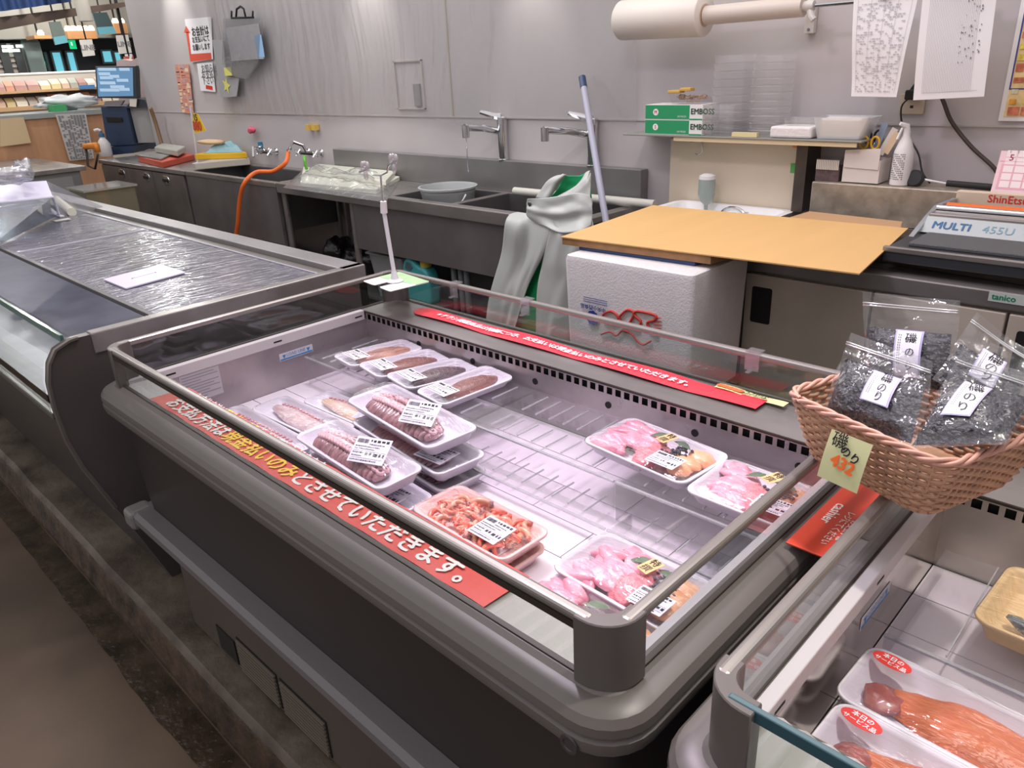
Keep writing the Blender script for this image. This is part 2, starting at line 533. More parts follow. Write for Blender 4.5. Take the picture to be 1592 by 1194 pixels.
# ================================================================== DISPLAY CASES
floor_plate_m = white_enamel
def display_case(x0, x1, label, louvers, plate, liner_mat, side_mat, front_m=None):
    t = thing('open_display_case', label, 'refrigerated case', ((x0+x1)/2, 0.97, 0.108), group=None)
    y0, y1 = 0.5, 1.485
    gx0, gx1, gy0, gy1 = x0+0.05, x1-0.045, 0.55, 1.435
    def ring(i, z, r=0.075):
        return rrect(x0+i, x1-i, y0+i, y1-i, max(0.012, r-i), z, 6)
    b = MB()
    b.loft([ring(0.052, 0.43), ring(0.046, 0.5), ring(0.036, 0.745)], cap0=True, cap1=False)
    b.build('body_panel', panel_dark, t, smooth=True)
    l = MB()
    l.loft([ring(0.036, 0.735), ring(0.012, 0.738), ring(0.003, 0.746), ring(0.0, 0.757), ring(0.0, 0.766), ring(0.005, 0.769), ring(0.005, 0.774), ring(0.0, 0.777), ring(0.001, 0.789), ring(0.008, 0.799), ring(0.02, 0.805), ring(0.036, 0.806), ring(0.044, 0.811), ring(0.0555, 0.812), ring(0.0555, 0.79)], cap0=False, cap1=False)
    l.build('bumper_lip', taupe, t, smooth=True, ang=25)
    tb = MB()
    def tring(i, z):
        return rrect(x0+i+0.01, x1-i-0.01, y0+i, y1-i, max(0.012, 0.05-i), z, 5)
    tb.loft([tring(0.046, 0.402), tring(0.02, 0.405), tring(0.006, 0.41), tring(0.006, 0.416), tring(0.0, 0.419), tring(0.0, 0.438), tring(0.012, 0.446), tring(0.05, 0.447)], cap0=False, cap1=False)
    tb.build('lower_bumper', mat('bumper_grey', (112, 108, 110), 0.35), t, smooth=True, ang=25)
    bc_ = at(884, 1146, 'y', 0.5)
    if x1 < 0:
        MB().lathe([(0.014, 0), (0.013, 0.002), (0.009, 0.002), (0.008, 0.0005), (0, 0.0005)], n=20, M=Matrix.Translation((bc_.x, 0.5005, 0.751)) @ Matrix.Rotation(PI/2, 4, 'X')).build('bolt_cap', taupe_dark, t, smooth=True)
    cp = MB().box(x0-0.006, x0+0.055, 0.492, 0.56, 0.392, 0.448)
    cp.build('bumper_end_cap', mat('cap_grey', (122, 120, 118), 0.4), t, bevel=0.014, seg=3)
    bp = MB()
    bx0, bx1 = x0+0.17, x1-0.1
    bp.box(bx0, bx1, 0.548, 1.42, 0.124, 0.43)
    bo = bp.build('base_panel', mat('base_panel', (92, 84, 78), 0.4, 0.2, var=0.05), t)
    for xx in (bx0+0.05, bx1-0.05):
        for yy in (0.62, 1.36):
            MB().lathe([(0.022, 0), (0.022, 0.016)], (xx, yy, 0.1085), 14).build('foot', black, t)
    for (a, c) in louvers:
        g = MB()
        g.box(a, c, 0.546, 0.549, 0.132, 0.236)
        gl = g.build('air_grille', black, t)
        s = MB()
        for k in range(9):
            z = 0.136+k*0.0112
            s.box(a+0.004, c-0.004, 0.541, 0.547, z, z+0.0045)
        s.build('louver', mat('louver', (134, 124, 112), 0.4, 0.4), gl, kind='stuff')
    if plate:
        MB().box(plate[0], plate[1], 0.545, 0.549, 0.135, 0.21).build('rating_plate', black_gloss, t)
    # glass fence
    for n, q in (('front', (gx0+0.03, gx1-0.04, gy0-0.003, gy0+0.003)), ('back', (gx0+0.03, gx1-0.04, gy1-0.003, gy1+0.003)),
                 ('left', (gx0-0.003, gx0+0.003, gy0+0.03, gy1-0.03)), ('right', (gx1-0.003, gx1+0.003, gy0+0.03, gy1-0.03))):
        MB().box(*q, 0.811, 0.893).build('glass_pane', glass_m, t)
    cs = MB()
    for q in ((gx0+0.03, gx1-0.04, gy0-0.004, gy0+0.004), (gx0+0.03, gx1-0.04, gy1-0.004, gy1+0.004), (gx0-0.004, gx0+0.004, gy0+0.03, gy1-0.03), (gx1-0.004, gx1+0.004, gy0+0.03, gy1-0.03)):
        cs.box(*q, 0.8085, 0.8135)
    cs.build('glass_channel', rail_dark, t)
    for q, m_ in (((gx0+0.02, gx1-0.03, gy0-0.009, gy0+0.009), 1) if not front_m else ((gx0+0.02, gx1-0.03, gy0-0.004, gy0+0.004), 2), ((gx0+0.02, gx1-0.03, gy1-0.009, gy1+0.009), 0), ((gx0-0.009, gx0+0.009, gy0+0.02, gy1-0.02), 0), ((gx1-0.009, gx1+0.009, gy0+0.02, gy1-0.02), 0)):
        r = MB().box(*q, 0.892, 0.907).build('top_rail', front_m if m_ == 2 else rail_m, t, bevel=0.0015 if m_ == 2 else 0.006, seg=3)
        if m_ == 1:
            MB().box(q[0], q[1], q[2]-0.0005, q[3]-0.003, 0.884, 0.8935).build('rail_seal', rail_dark, r)
    for (cx, cy, sx, sy) in ((gx0, gy0, -1, -1), (gx1, gy0, 1, -1), (gx0, gy1, -1, 1), (gx1, gy1, 1, 1)):
        ox, oy = cx-sx*0.038, cy-sy*0.038
        R1, R0 = 0.05, 0.026
        pl = [(-0.012, R1)]+[(R1*math.sin(a), R1*math.cos(a)) for a in [PI/2*k/8 for k in range(9)]]+[(R1, -0.012), (R0, -0.012)]
        pl += [(R0*math.sin(a), R0*math.cos(a)) for a in [PI/2*(1-k/8) for k in range(9)]]+[(-0.012, R0)]
        p = MB().prism(pl, lambda q: (ox+sx*q[0], oy+sy*q[1], 0.808), lambda q: (ox+sx*q[0], oy+sy*q[1], 0.906))
        if sx*sy < 0:
            p.f = [tuple(reversed(f)) for f in p.f]
        # normals of a mirrored prism are turned back
        p.build('corner_post', mat('post_plastic', (98, 92, 88), 0.42), t, smooth=True, bevel=0.0015, seg=1)
    # liner
    lx0, lx1, ly0, ly1, zf = gx0+0.022, gx1-0.02, 0.665, 1.29, 0.65
    li = MB()
    MB().quad((lx0, ly0, zf), (lx0, ly1, zf), (lx0, ly1, 0.785), (lx0, ly0, 0.785)).build('polished_side_wall', side_mat, t)
    li.quad((lx1, ly1, zf), (lx1, ly0, zf), (lx1, ly0, 0.785), (lx1, ly1, 0.785))
    li.quad((lx1, ly0, zf), (lx0, ly0, zf), (lx0, ly0, 0.79), (lx1, ly0, 0.79))
    li.quad((lx0, ly0, zf-0.004), (lx1, ly0, zf-0.004), (lx1, ly1, zf-0.004), (lx0, ly1, zf-0.004))
    lo = li.build('liner', liner_mat, t)
    # slotted back panel, real openings
    sw, st = 0.0245, 0.0155
    n = int((lx1-lx0-0.02)/sw)
    xs = lx0+0.012
    bk = MB()
    za, zb, zc, zd = zf, 0.783, 0.8, 0.806
    bk.quad((lx0, ly1, za), (lx1, ly1, za), (lx1, ly1, zb), (lx0, ly1, zb))
    bk.quad((lx0, ly1, zc), (lx1, ly1, zc), (lx1, ly1, zd), (lx0, ly1, zd))
    px_ = lx0
    for k in range(n):
        a = xs+k*sw
        bk.quad((px_, ly1, zb), (a, ly1, zb), (a, ly1, zc), (px_, ly1, zc))
        px_ = a+st
    bk.quad((px_, ly1, zb), (lx1, ly1, zb), (lx1, ly1, zc), (px_, ly1, zc))
    bo = bk.build('slotted_back_panel', liner_mat, t)
    MB().box(lx0, lx1, ly1+0.012, ly1+0.016, 0.77, 0.806).build('air_duct', black, bo)
    MB().box(lx0, lx1, ly1-0.004, ly1+0.002, 0.8045, 0.809).build('shadow_gap_rail', rail_dark, bo)
    hx = lx0+0.256-0.0
    while hx < lx1-0.03:
        MB().lathe([(0.0085, 0), (0.0085, 0.0015)], n=14, M=Matrix.Translation((hx, ly1-0.0003, 0.755)) @ Matrix.Rotation(PI/2, 4, 'X')).build('drain_hole', black, bo)
        hx += 0.2305
    # decks
    MB().box(gx0+0.004, gx1-0.004, ly1-0.002, gy1-0.004, 0.8065, 0.8105).build('back_deck', steel, t)
    fd = MB()
    ng = int((gx1-gx0-0.02)/0.0135)
    pts = []
    for k in range(ng+1):
        x = gx0+0.01+(gx1-gx0-0.02)*k/ng
        dz = 0.005 if k % 2 else 0
        pts.append((x, dz))
    for k in range(ng):
        (xa, da), (xb, db) = pts[k], pts[k+1]
        fd.quad((xa, gy0+0.004, 0.808-da), (xb, gy0+0.004, 0.808-db), (xb, 0.655, 0.802-db), (xa, 0.655, 0.802-da))
        fd.quad((xa, 0.655, 0.802-da), (xb, 0.655, 0.802-db), (xb, 0.666, 0.785-db), (xa, 0.666, 0.785-da))
    fd.build('ribbed_front_deck', mat('deck_plastic', (176, 172, 166), 0.45), t)
    for (a, c, side) in ((gx0+0.004, gx0+0.024, 1), (gx1-0.024, gx1-0.004, -1)):
        so = MB().box(a, c, gy0+0.004, ly1-0.004, 0.782, 0.8115).build('side_trim_strip', mat('strip_white', (204, 198, 198), 0.4), t, bevel=0.002)
        for yy in (0.66, 0.97, 1.25):
            xf = c+0.0004 if side > 0 else a-0.0004
            MB().box(min(xf, xf-side*0.001), max(xf, xf-side*0.001), yy, yy+0.026, 0.7935, 0.798).build('clip_slot', black, so)
    # floor plates
    fp = MB()
    ys = [0.668, 0.79, 0.83+0.045, 0.978, 1.06, 1.288]
    ys = [0.668, 0.775, 0.878, 0.978, 1.08, 1.184, 1.288]
    k = 0
    for j in range(len(ys)-1):
        off = 0.15 if j % 2 else 0.0
        x = lx0
        cuts = [lx0]
        q = lx0+0.22+off
        while q < lx1-0.05:
            cuts.append(q); q += 0.31
        cuts.append(lx1)
        for i in range(len(cuts)-1):
            fp.box(cuts[i]+0.0012, cuts[i+1]-0.0012, ys[j]+0.0012, ys[j+1]-0.0012, zf-0.003, zf)
    fp.build('floor_plate', floor_plate_m, t)
    return t, (lx0, lx1, ly0, ly1, zf, gx0, gx1, gy0, gy1)

warm_liner = mat('warm_liner', (184, 176, 164), 0.36, 0.6, var=0.12, vs=9, rvar=0.12)
caseA, gA = display_case(-2.0, -0.365, 'large grey open case with a glass fence, holding octopus and shrimp packs', [(-1.55, -1.36), (-1.345, -1.155)], (-1.665, -1.57), liner_steel, liner_steel)
caseB, gB = display_case(-0.335, 1.28, 'grey open refrigerated case at the right edge, holding salmon packs', [(0.1, 0.3), (0.32, 0.52)], None, warm_liner, mat('polished_liner', (190, 182, 172), 0.13, 0.9, var=0.08, vs=9), mat('teal_glass_edge', (42, 84, 96), 0.2, spec=0.8))
lx0, lx1, ly0, ly1, zf, gx0, gx1, gy0, gy1 = gA

blue_ink = mat('blue_ink', (40, 130, 196), 0.5)
def load_line(parent, x, yc, zc, s=1):
    st = MB().box(x, x+0.0006*s, yc-0.055, yc+0.055, zc-0.011, zc+0.012).build('load_line_sticker', mat('sticker_white', (206, 204, 210), 0.4), parent)
    m = MB()
    X = x+0.0012*s
    m.quad((X, yc-0.053, zc-0.009), (X, yc+0.053, zc-0.009), (X, yc+0.053, zc-0.005), (X, yc-0.053, zc-0.005))
    for q in (-0.04, 0.04):
        m.add([(X, yc+q-0.006, zc+0.006), (X, yc+q+0.006, zc+0.006), (X, yc+q, zc-0.005)], [(0, 1, 2)])
    m.build('arrow_bar', blue_ink, st)
    text('LOAD LINE', 0.0125, blue_ink, st, frame((X, yc+(-0.001), zc+0.0035), (0, 1*s, 0), (0, 0, 1)), align='CENTER')
load_line(caseA, lx0+0.0005, 1.035, 0.745)
load_line(caseB, gB[0]+0.0005, 0.985, 0.748)
inf = MB().box(lx0+0.0003, lx0+0.0008, 0.69, 0.80, 0.70, 0.781).build('notice_sticker', mat('sticker_notice', (190, 184, 190), 0.5), caseA)
nm = MB()
for k in range(9):
    z = 0.774-k*0.008
    w = (0.09, 0.1, 0.05, 0.1, 0.085, 0.1, 0.07, 0.1, 0.06)[k]
    nm.quad((lx0+0.0014, 0.695, z), (lx0+0.0014, 0.695+w, z), (lx0+0.0014, 0.695+w, z-0.0014), (lx0+0.0014, 0.695, z-0.0014))
nm.build('fine_print', ink_grey, inf)

# acrylic step shelves standing on the case floor
def riser(label, xa, xb, ya, yb, zt, z0, ridges, m=acrylic):
    t = thing('acrylic_riser', label, 'shelf', ((xa+xb)/2, (ya+yb)/2, z0), group='clear ribbed step shelves inside the cases')
    p = MB()
    p.box(xa, xb, ya, yb, zt-0.003, zt)
    p.build('top_plate', m, t)
    f = MB()
    f.box(xa, xb, ya-0.001, ya+0.002, z0+0.001, zt-0.003)
    f.build('front_plate', m, t)
    MB().box(xa, xb, ya-0.003, ya+0.003, zt-0.001, zt+0.003).build('front_lip', clear('acrylic_lip', (236, 232, 240), 1.0, 0.1, 0.25, milk=0.3), t)
    fl = MB()
    for x in (xa+0.002,):
        fl.box(x-0.0015, x+0.0015, ya, yb, z0+0.001, zt-0.003)
    fl.build('support_web', m, t)
    if ridges:
        r = MB()
        x = xa+0.05
        while x < xb-0.03:
            for (p0, p1) in ((ya+0.025, ya+0.095), (ya+0.13, yb-0.015)):
                if p1 > p0+0.02:
                    r.tube([(x, p0, zt+0.0005), (x, p1, zt+0.0005)], 0.0022, 6)
            x += 0.085/2
        r.build('rib', clear('acrylic_rib', (250, 248, 252), 1.0, 0.1, 0.3, milk=0.4), t, kind='stuff')
    return t
riser('clear ribbed step shelf along the back of the large case, left length', lx0+0.03, -1.205, 1.045, 1.283, 0.735, zf, True)
riser('clear ribbed step shelf along the back of the large case, middle length', -1.2, -0.78, 1.045, 1.283, 0.735, zf, True)
riser('clear ribbed step shelf along the back of the large case, right length', -0.775, lx1-0.01, 1.045, 1.283, 0.735, zf, True)
riser('low clear step shelf in front of the tall ribbed one in the large case', -1.2, -0.74, 0.965, 1.04, 0.683, zf, True)
riser('low clear step shelf under the rail end of the large case', -0.735, lx1-0.01, 0.965, 1.04, 0.683, zf, True)
riser('clear step shelf at the back of the right case', at(1375, 988, 'z', 0.70).x, 0.62, at(1375, 988, 'z', 0.70).y, 1.27, 0.70, zf, False)

rv = MB()
for xx in (-0.165, -0.02):
    rv.box(xx-0.001, xx+0.001, 1.0, 1.265, 0.7001, 0.7045)
rv_o = rv.build('tray_divider', clear('acrylic_rib', (250, 248, 252), 1.0, 0.1, 0.3, milk=0.4), bpy.data.objects['acrylic_riser.005'])
# red payment banner lying along the front deck
red_ban = mat('banner_red', (206, 62, 48), 0.4, var=0.05, vs=3)
bt = thing('payment_banner', 'long red banner with white and yellow lettering behind the front glass of the large case', 'banner', (-1.2, 0.6, 0.812))
BN = MB()
def bfn(u, v):
    return (-1.765+u*1.13, 0.556+v*0.094, 0.8125-0.004*v+0.0008*math.sin(u*60))
BN.grid(bfn, 60, 1)
BN.build('banner_sheet', red_ban, bt)
wh_l = mat('banner_white', (226, 224, 214), 0.5)
ye_l = mat('banner_yellow', (240, 196, 40), 0.5)
def banner_line(y, size, sx, x):
    for s_, m_ in (('お支払方法は', wh_l), ('現金払いのみ', ye_l), ('とさせていただきます。', wh_l)):
        o = text(s_, size, m_, bt, frame((x, y, 0.8133), (1, 0, 0), (0, 1, 0)), bold=0.03, sx=sx)
        x += len(s_)*size*sx*1.0
banner_line(0.583, 0.047, 0.96, -1.71)
banner_line(0.632, 0.031, 0.8, -1.70)

# red strip on the back deck, waved
pink_ban = mat('strip_red', (232, 62, 74), 0.45)
pt = thing('price_notice_strip', 'wavy bright red paper strip with white lettering on the back deck of the large case', 'banner', (-1.2, 1.39, 0.811))
def wv(u):
    return 0.004*abs(math.sin(u*PI*3.5))
PB = MB()
def pfn(u, v):
    w = 0.5+0.5*math.cos(u*PI*5.2)
    y = 1.355+v*(0.052+0.016*w) - 0.004*w
    if u < 0.03: y = 1.372+v*0.03+(u/0.03)*(y-1.372-v*0.03)
    return (-1.79+u*1.14, y, 0.8115+wv(u)+0.0015)
PB.grid(pfn, 80, 3)
PB.build('paper_strip', pink_ban, pt, smooth=True)
white_l = mat('letter_white', (242, 236, 240), 0.5)
msg = '※チラシ掲載商品は特価につき、お支払いは現金払いのみとさせていただきます。'
for i, ch in enumerate(msg):
    u = 0.1+0.75*i/(len(msg)-1)
    p = pfn(u, 0.45)
    text(ch, 0.026, white_l, pt, frame((p[0], p[1], p[2]+0.0035), (1, 0, 0), (0, 1, 0)), bold=0.03, align='CENTER')
tg = thing('recipe_tag', 'small yellow and green printed tag lying at the end of the red paper strip', 'tag', (-0.69, 1.42, 0.811))
MB().grid(lambda u, v: (-0.775+u*0.165, 1.405+v*0.026-u*0.008, 0.8165+0.0015*math.sin(u*8)), 12, 1).build('tag_card', mat('tag_cream', (236, 232, 170), 0.5), tg)
q = MB()
for k in range(5):
    q.blob((-0.765+k*0.012, 1.417-k*0.001, 0.8195), (0.009, 0.007, 0.001), seed=k)
q.build('orange_print', mat('orange_print', (226, 120, 60), 0.5), tg)
text('さかな', 0.02, mat('tag_green', (60, 90, 40), 0.5), tg, frame((-0.71, 1.412, 0.8205), (1, -0.04, 0), (0.04, 1, 0)), bold=0.02)

# cashier sign between the two cases
cs = thing('cashier_sign', 'orange red acrylic sign reading cashier, laid across the gap between the two cases', 'sign', (-0.35, 1.07, 0.815))
MB().box(-0.392, -0.322, 0.955, 1.30, 0.8135, 0.8165).build('sign_plate', mat('cashier_red', (214, 72, 48), 0.35), cs, bevel=0.001)
cw = mat('cashier_white', (240, 226, 214), 0.5)
text('レジ', 0.05, cw, cs, frame((-0.348, 1.255, 0.8172), (0.25, -1, 0), (1, 0.25, 0)), bold=0.03, align='CENTER')
text('cashier', 0.024, cw, cs, frame((-0.37, 1.075, 0.8172), (0, -1, 0), (1, 0, 0)), bold=0.02, align='CENTER', name='cashier_lettering')
text('お支払いは\nレジにてください', 0.014, cw, cs, frame((-0.342, 1.04, 0.8172), (0, -1, 0), (1, 0, 0)), bold=0.02, align='CENTER', name='small_lettering')

# ================================================================== FROZEN CASE AT LEFT
lt = thing('covered_frozen_case', 'long frozen food case with clear covers and a curved front at the left', 'freezer', (-3.9, 0.95, 0.108))
XA, XB = -7.6, -2.105
prof = [(0.60, 0.109), (0.545, 0.28), (0.505, 0.40), (0.455, 0.55), (0.437, 0.64), (0.432, 0.73), (0.436, 0.80), (0.45, 0.85), (0.472, 0.882), (0.51, 0.897), (0.53, 0.899), (0.53, 0.885), (0.478, 0.868), (0.455, 0.80), (0.452, 0.73), (0.47, 0.62), (0.50, 0.55), (0.55, 0.50), (1.39, 0.50), (1.39, 0.865), (1.37, 0.899), (1.43, 0.90), (1.43, 0.30), (1.40, 0.109)]
# end panel: a solid slab with the case's outline
outl = prof[:11]+[(1.43, 0.90), (1.43, 0.30), (1.40, 0.109)]
def P0(x): return lambda q: (x, q[0], q[1])
MB().prism(outl, P0(XB-0.03), P0(XB)).build('end_panel', mat('end_panel', (84, 78, 75), 0.34, 0.2, var=0.05), lt, smooth=True)
edge = outl[1:12]
ep = MB()
ep.tube([(XB+0.001, y, z) for y, z in outl[2:11]], 0.006, 6)
ep.build('edge_trim', mat('edge_trim', (128, 122, 116), 0.3, 0.6), lt, smooth=True)
MB().box(XB-0.034, XB+0.004, 0.56, 1.43, 0.845, 0.903).build('end_rim', steel, lt, bevel=0.004)
fl_ = MB()
low = prof[0:4]+[(0.437, 0.64), (0.434, 0.70)]
lowb = [(y+0.02, z) for y, z in reversed(low)]
fl_.prism(low+lowb, P0(XA), P0(XB-0.03))
fl_.build('lower_front_panel', mat('lower_panel', (70, 66, 64), 0.4, 0.15, var=0.05), lt, smooth=True)
ft = MB()
ft.box(XA, XB-0.03, 0.428, 0.442, 0.694, 0.712)
ft.build('front_trim', mat('front_trim', (118, 116, 112), 0.3, 0.5), lt, bevel=0.003)
gl_prof = [(0.434, 0.712), (0.436, 0.80), (0.452, 0.85), (0.478, 0.876), (0.53, 0.888)]
g_ = MB()
g_.grid(lambda u, v: (XA+u*(XB-0.05-XA), *[Vector(gl_prof[min(int(v*4), 3)]).lerp(Vector(gl_prof[min(int(v*4), 3)+1]), v*4-min(int(v*4), 3))[k] for k in (0, 1)]), 1, 4)
g_.build('curved_front_glass', glass_m, lt, smooth='all')
MB().box(-7.0, XB-0.04, 0.5, 0.508, 0.886, 0.905).build('glass_edge_strip', glass_edge, lt)
MB().box(XA, XB-0.03, 0.748, 0.764, 0.872, 0.886).build('cover_rail', steel_dark, lt, bevel=0.002)
MB().box(XA, XB-0.03, 1.30, 1.345, 0.872, 0.884).build('back_cover_rail', rail_m, lt, bevel=0.002)
bl = MB().box(XA, XB, 1.345, 1.43, 0.845, 0.903)
bl.build('back_ledge', steel_dull, lt, bevel=0.004)
MB().box(XA, XB, 1.40, 1.43, 0.109, 0.845).build('back_panel', steel_dull, lt)
tub = MB()
a, b_, y0_, y1_, zz = XA, XB-0.035, 0.47, 1.345, 0.70
tub.quad((a, y0_, zz), (b_, y0_, zz), (b_, y1_, zz), (a, y1_, zz))
tub.quad((b_, y0_, zz), (b_, y0_, 0.87), (b_, y1_, 0.87), (b_, y1_, zz))
tub.quad((a, y1_, zz), (b_, y1_, zz), (b_, y1_, 0.872), (a, y1_, 0.872))
tub.build('tub', mat('tub_steel', (116, 118, 128), 0.35, 0.3, var=0.2, vs=6), lt)
divs = [-7.55, -6.35, -4.95, -3.555, -2.145]
wrap_m = clear('wrapped_cover', (224, 222, 232), 1.0, 0.14, 0.12, milk=0.24, bump=1.0, bs=11, stretch=(4.2, 0.8, 1), milkcol=(190, 186, 202), ior=1.6)
for i in range(len(divs)-1):
    c = MB()
    xa, xb = divs[i]+0.004, divs[i+1]-0.004
    c.grid(lambda u, v: (xa+u*(xb-xa), 0.766+v*0.534, 0.884+0.0016*noise.noise(Vector((u*40, v*5, i)))), 70, 30)
    co = c.build('sliding_cover', wrap_m, lt, smooth='all')
    e = MB()
    for q in ((xa, xa+0.004, 0.766, 1.30), (xb-0.004, xb, 0.766, 1.30), (xa, xb, 1.296, 1.30)):
        e.box(*q, 0.8845, 0.888)
    e.build('cover_edge', mat('cover_edge', (190, 190, 200), 0.3), co)
MB().box(XA+0.2, XB-0.4, 0.62, 1.38, 0.109, 0.30).build('plinth', black, lt)

# price tag plate on the cover
ph = thing('tag_plate', 'white plastic tag plate lying on the clear cover of the frozen case', 'plate', (-2.64, 0.91, 0.8875))
A4 = [at(160, 433, 'z', 0.893), at(250, 410, 'z', 0.893), at(288, 422, 'z', 0.893), at(195, 447, 'z', 0.893)]
pq = MB().prism([0, 1, 2, 3], lambda i: (A4[i].x, A4[i].y, 0.8865), lambda i: (A4[i].x, A4[i].y, 0.8915))
pq.build('plate', mat('lilac_plate', (214, 206, 226), 0.35), ph, bevel=0.0012)
sl = MB()
ca, cb = (A4[0]+A4[3])/2, (A4[1]+A4[2])/2
sl.tube([ca.lerp(cb, 0.33)+Vector((0, 0, -0.0005)), ca.lerp(cb, 0.66)+Vector((0, 0, -0.0005))], 0.0022, 8)
sl.build('slot', mat('slot_lilac', (232, 228, 238), 0.4), ph)
hs = MB()
for f_ in (0.3, 0.69):
    hs.lathe([(0.0035, 0), (0.0035, 0.0008)], tuple(ca.lerp(cb, f_)-Vector((0, 0, 0.0015))), 10)
hs.build('pin_hole', ink, ph)

# plastic scraper, cover box and bags on the frozen case
sc = thing('ice_scraper', 'cream plastic scraper resting on the far end of the frozen case cover', 'scraper', (-4.55, 1.27, 0.888))
p0, p1 = at(88, 309, 'z', 0.91), at(112, 330, 'z', 0.90)
MB().tube([p0, p0.lerp(p1, 0.5), p1], [0.016, 0.02, 0.022], 10).build('handle', mat('scraper_cream', (226, 224, 204), 0.4), sc, smooth=True)
p2, p3 = at(98, 342, 'z', 0.889), at(118, 338, 'z', 0.889)
MB().box(p2.x-0.02, p3.x+0.04, p2.y-0.04, p2.y+0.03, 0.8885, 0.892).build('blade', mat('scraper_blade', (206, 202, 190), 0.4), sc)
bx = thing('plastic_food_cover', 'pale lilac see-through food cover leaning on the frozen case at the left edge', 'cover', (-4.9, 1.0, 0.888))
top = [at(-30, 288, 'z', 1.07), at(72, 281, 'z', 1.07), at(82, 306, 'z', 1.02), at(-30, 318, 'z', 1.02)]
bot = [at(-30, 345, 'z', 0.905), at(106, 322, 'z', 0.905)]
hd = MB()
hd.quad(top[0], top[1], top[2], top[3])
hd.build('lid', mat('lid_lilac', (206, 200, 224), 0.35, trans=0.1), bx)
wd = MB()
A_, B_ = at(-30, 395, 'z', 0.888), at(92, 334, 'z', 0.888)
wd.quad(top[3], top[2], B_, A_)
wd.build('window', clear('lid_window', (176, 190, 206), 1.0, 0.05, 0.15, milk=0.2), bx)
sd = MB()
D_ = B_+Vector((0.05, 0.22, 0.0))
sd.quad(top[2], top[1], D_, B_)
sd.build('side_wall', clear('lid_side', (236, 236, 240), 1.0, 0.06, 0.15, milk=0.35), bx)
MB().tube([top[3], top[2], B_], 0.006, 6).build('rim', mat('lid_rim', (222, 218, 232), 0.3), bx)
MB().box(min(A_.x, B_.x)-0.1, D_.x+0.03, B_.y-0.02, B_.y+0.0, 0.8865, 0.892).build('foot_strip', mat('foot_strip', (226, 222, 228), 0.4), bx)

def crumple(mb, c, r, seed, nu=18, nv=12, amp=0.35, fq=2.4):
    mb.blob(c, r, seed=seed, amp=amp, fq=fq, nu=nu, nv=nv)
bgm = clear('bag_plastic', (240, 238, 246), 1.0, 0.1, 0.12, milk=0.22, bump=0.8, bs=30)
for i, (px, py, z, r) in enumerate(((12, 272, 1.12, (0.13, 0.09, 0.035)), (36, 266, 1.11, (0.05, 0.04, 0.05)))):
    p = at(px, py, 'z', z)
    m_ = MB(); crumple(m_, p, r, i+3)
    tag(m_.build('plastic_bag', bgm, smooth='all'), ['crumpled clear plastic bag lying on the lilac food cover', 'small upright clear plastic bag on the lilac food cover'][i], 'bag')

# ================================================================== FISH PACKS
octo_dark = mat('octopus_skin', (172, 124, 128), 0.3, 0, var=0.3, vs=30, stretch=(3, 1, 1), bump=0.15, bs=60, coat=0.3, col2=(116, 82, 88), sss=0.1)
octo_pink = mat('octopus_sucker', (218, 172, 180), 0.4, 0, var=0.12, vs=60, coat=0.1, sss=0.2)
octo_eye = mat('sucker_centre', (112, 70, 82), 0.3, coat=0.4)
octo_pale = mat('octopus_flesh', (226, 206, 206), 0.3, 0, col2=(206, 170, 172), vs=40, coat=0.4, sss=0.2)
octo_tan = mat('octopus_tan', (214, 176, 146), 0.3, 0, col2=(228, 206, 198), vs=24, coat=0.4)
fillet_red = mat('fillet_red', (150, 98, 92), 0.35, 0, col2=(118, 74, 70), vs=40, stretch=(1, 6, 2), coat=0.5)
fillet_pale = mat('fillet_pale', (206, 160, 140), 0.35, 0, col2=(150, 98, 90), vs=24, stretch=(1, 5, 2), coat=0.5)
fillet_dark = mat('fillet_dark', (112, 92, 98), 0.35, 0, col2=(72, 58, 64), vs=60, stretch=(1, 4, 2), coat=0.5)
shrimp_m = mat('shrimp', (228, 78, 58), 0.3, 0, col2=(250, 150, 122), vs=50, coat=0.5, sss=0.15)
shrimp_pale = mat('shrimp_pale', (238, 150, 112), 0.3, 0, col2=(226, 176, 150), vs=40, coat=0.5)
shrimp_head = mat('shrimp_head', (120, 92, 96), 0.3, col2=(220, 110, 90), vs=70, coat=0.5)
pink_fish = mat('pink_fish', (232, 138, 164), 0.3, 0, col2=(240, 178, 194), vs=28, bump=0.2, bs=60, coat=0.5, sss=0.2)
mince = mat('minced_fish', (236, 146, 154), 0.5, 0, col2=(216, 118, 132), vs=90, bump=0.5, bs=160)
leaf_m = mat('leaf_green', (112, 132, 104), 0.4, col2=(84, 104, 84), vs=20)
weed = mat('grey_roe', (92, 90, 106), 0.4, col2=(50, 50, 62), vs=200, bump=0.6, bs=240, coat=0.3)
orange_fish = mat('orange_fish', (240, 164, 120), 0.3, col2=(248, 196, 160), vs=30, coat=0.5)
salmon_m = mat('salmon', (218, 128, 84), 0.3, 0, col2=(196, 98, 60), vs=26, stretch=(3, 16, 2), bump=0.35, bs=50, coat=0.5, sss=0.1)
salmon_end = mat('salmon_end', (176, 104, 96), 0.35, col2=(140, 74, 74), vs=30, coat=0.3)
gold = mat('gold_sticker', (214, 184, 128), 0.5, var=0.08, vs=60)
sticker_red = mat('sticker_red', (228, 66, 60), 0.4)

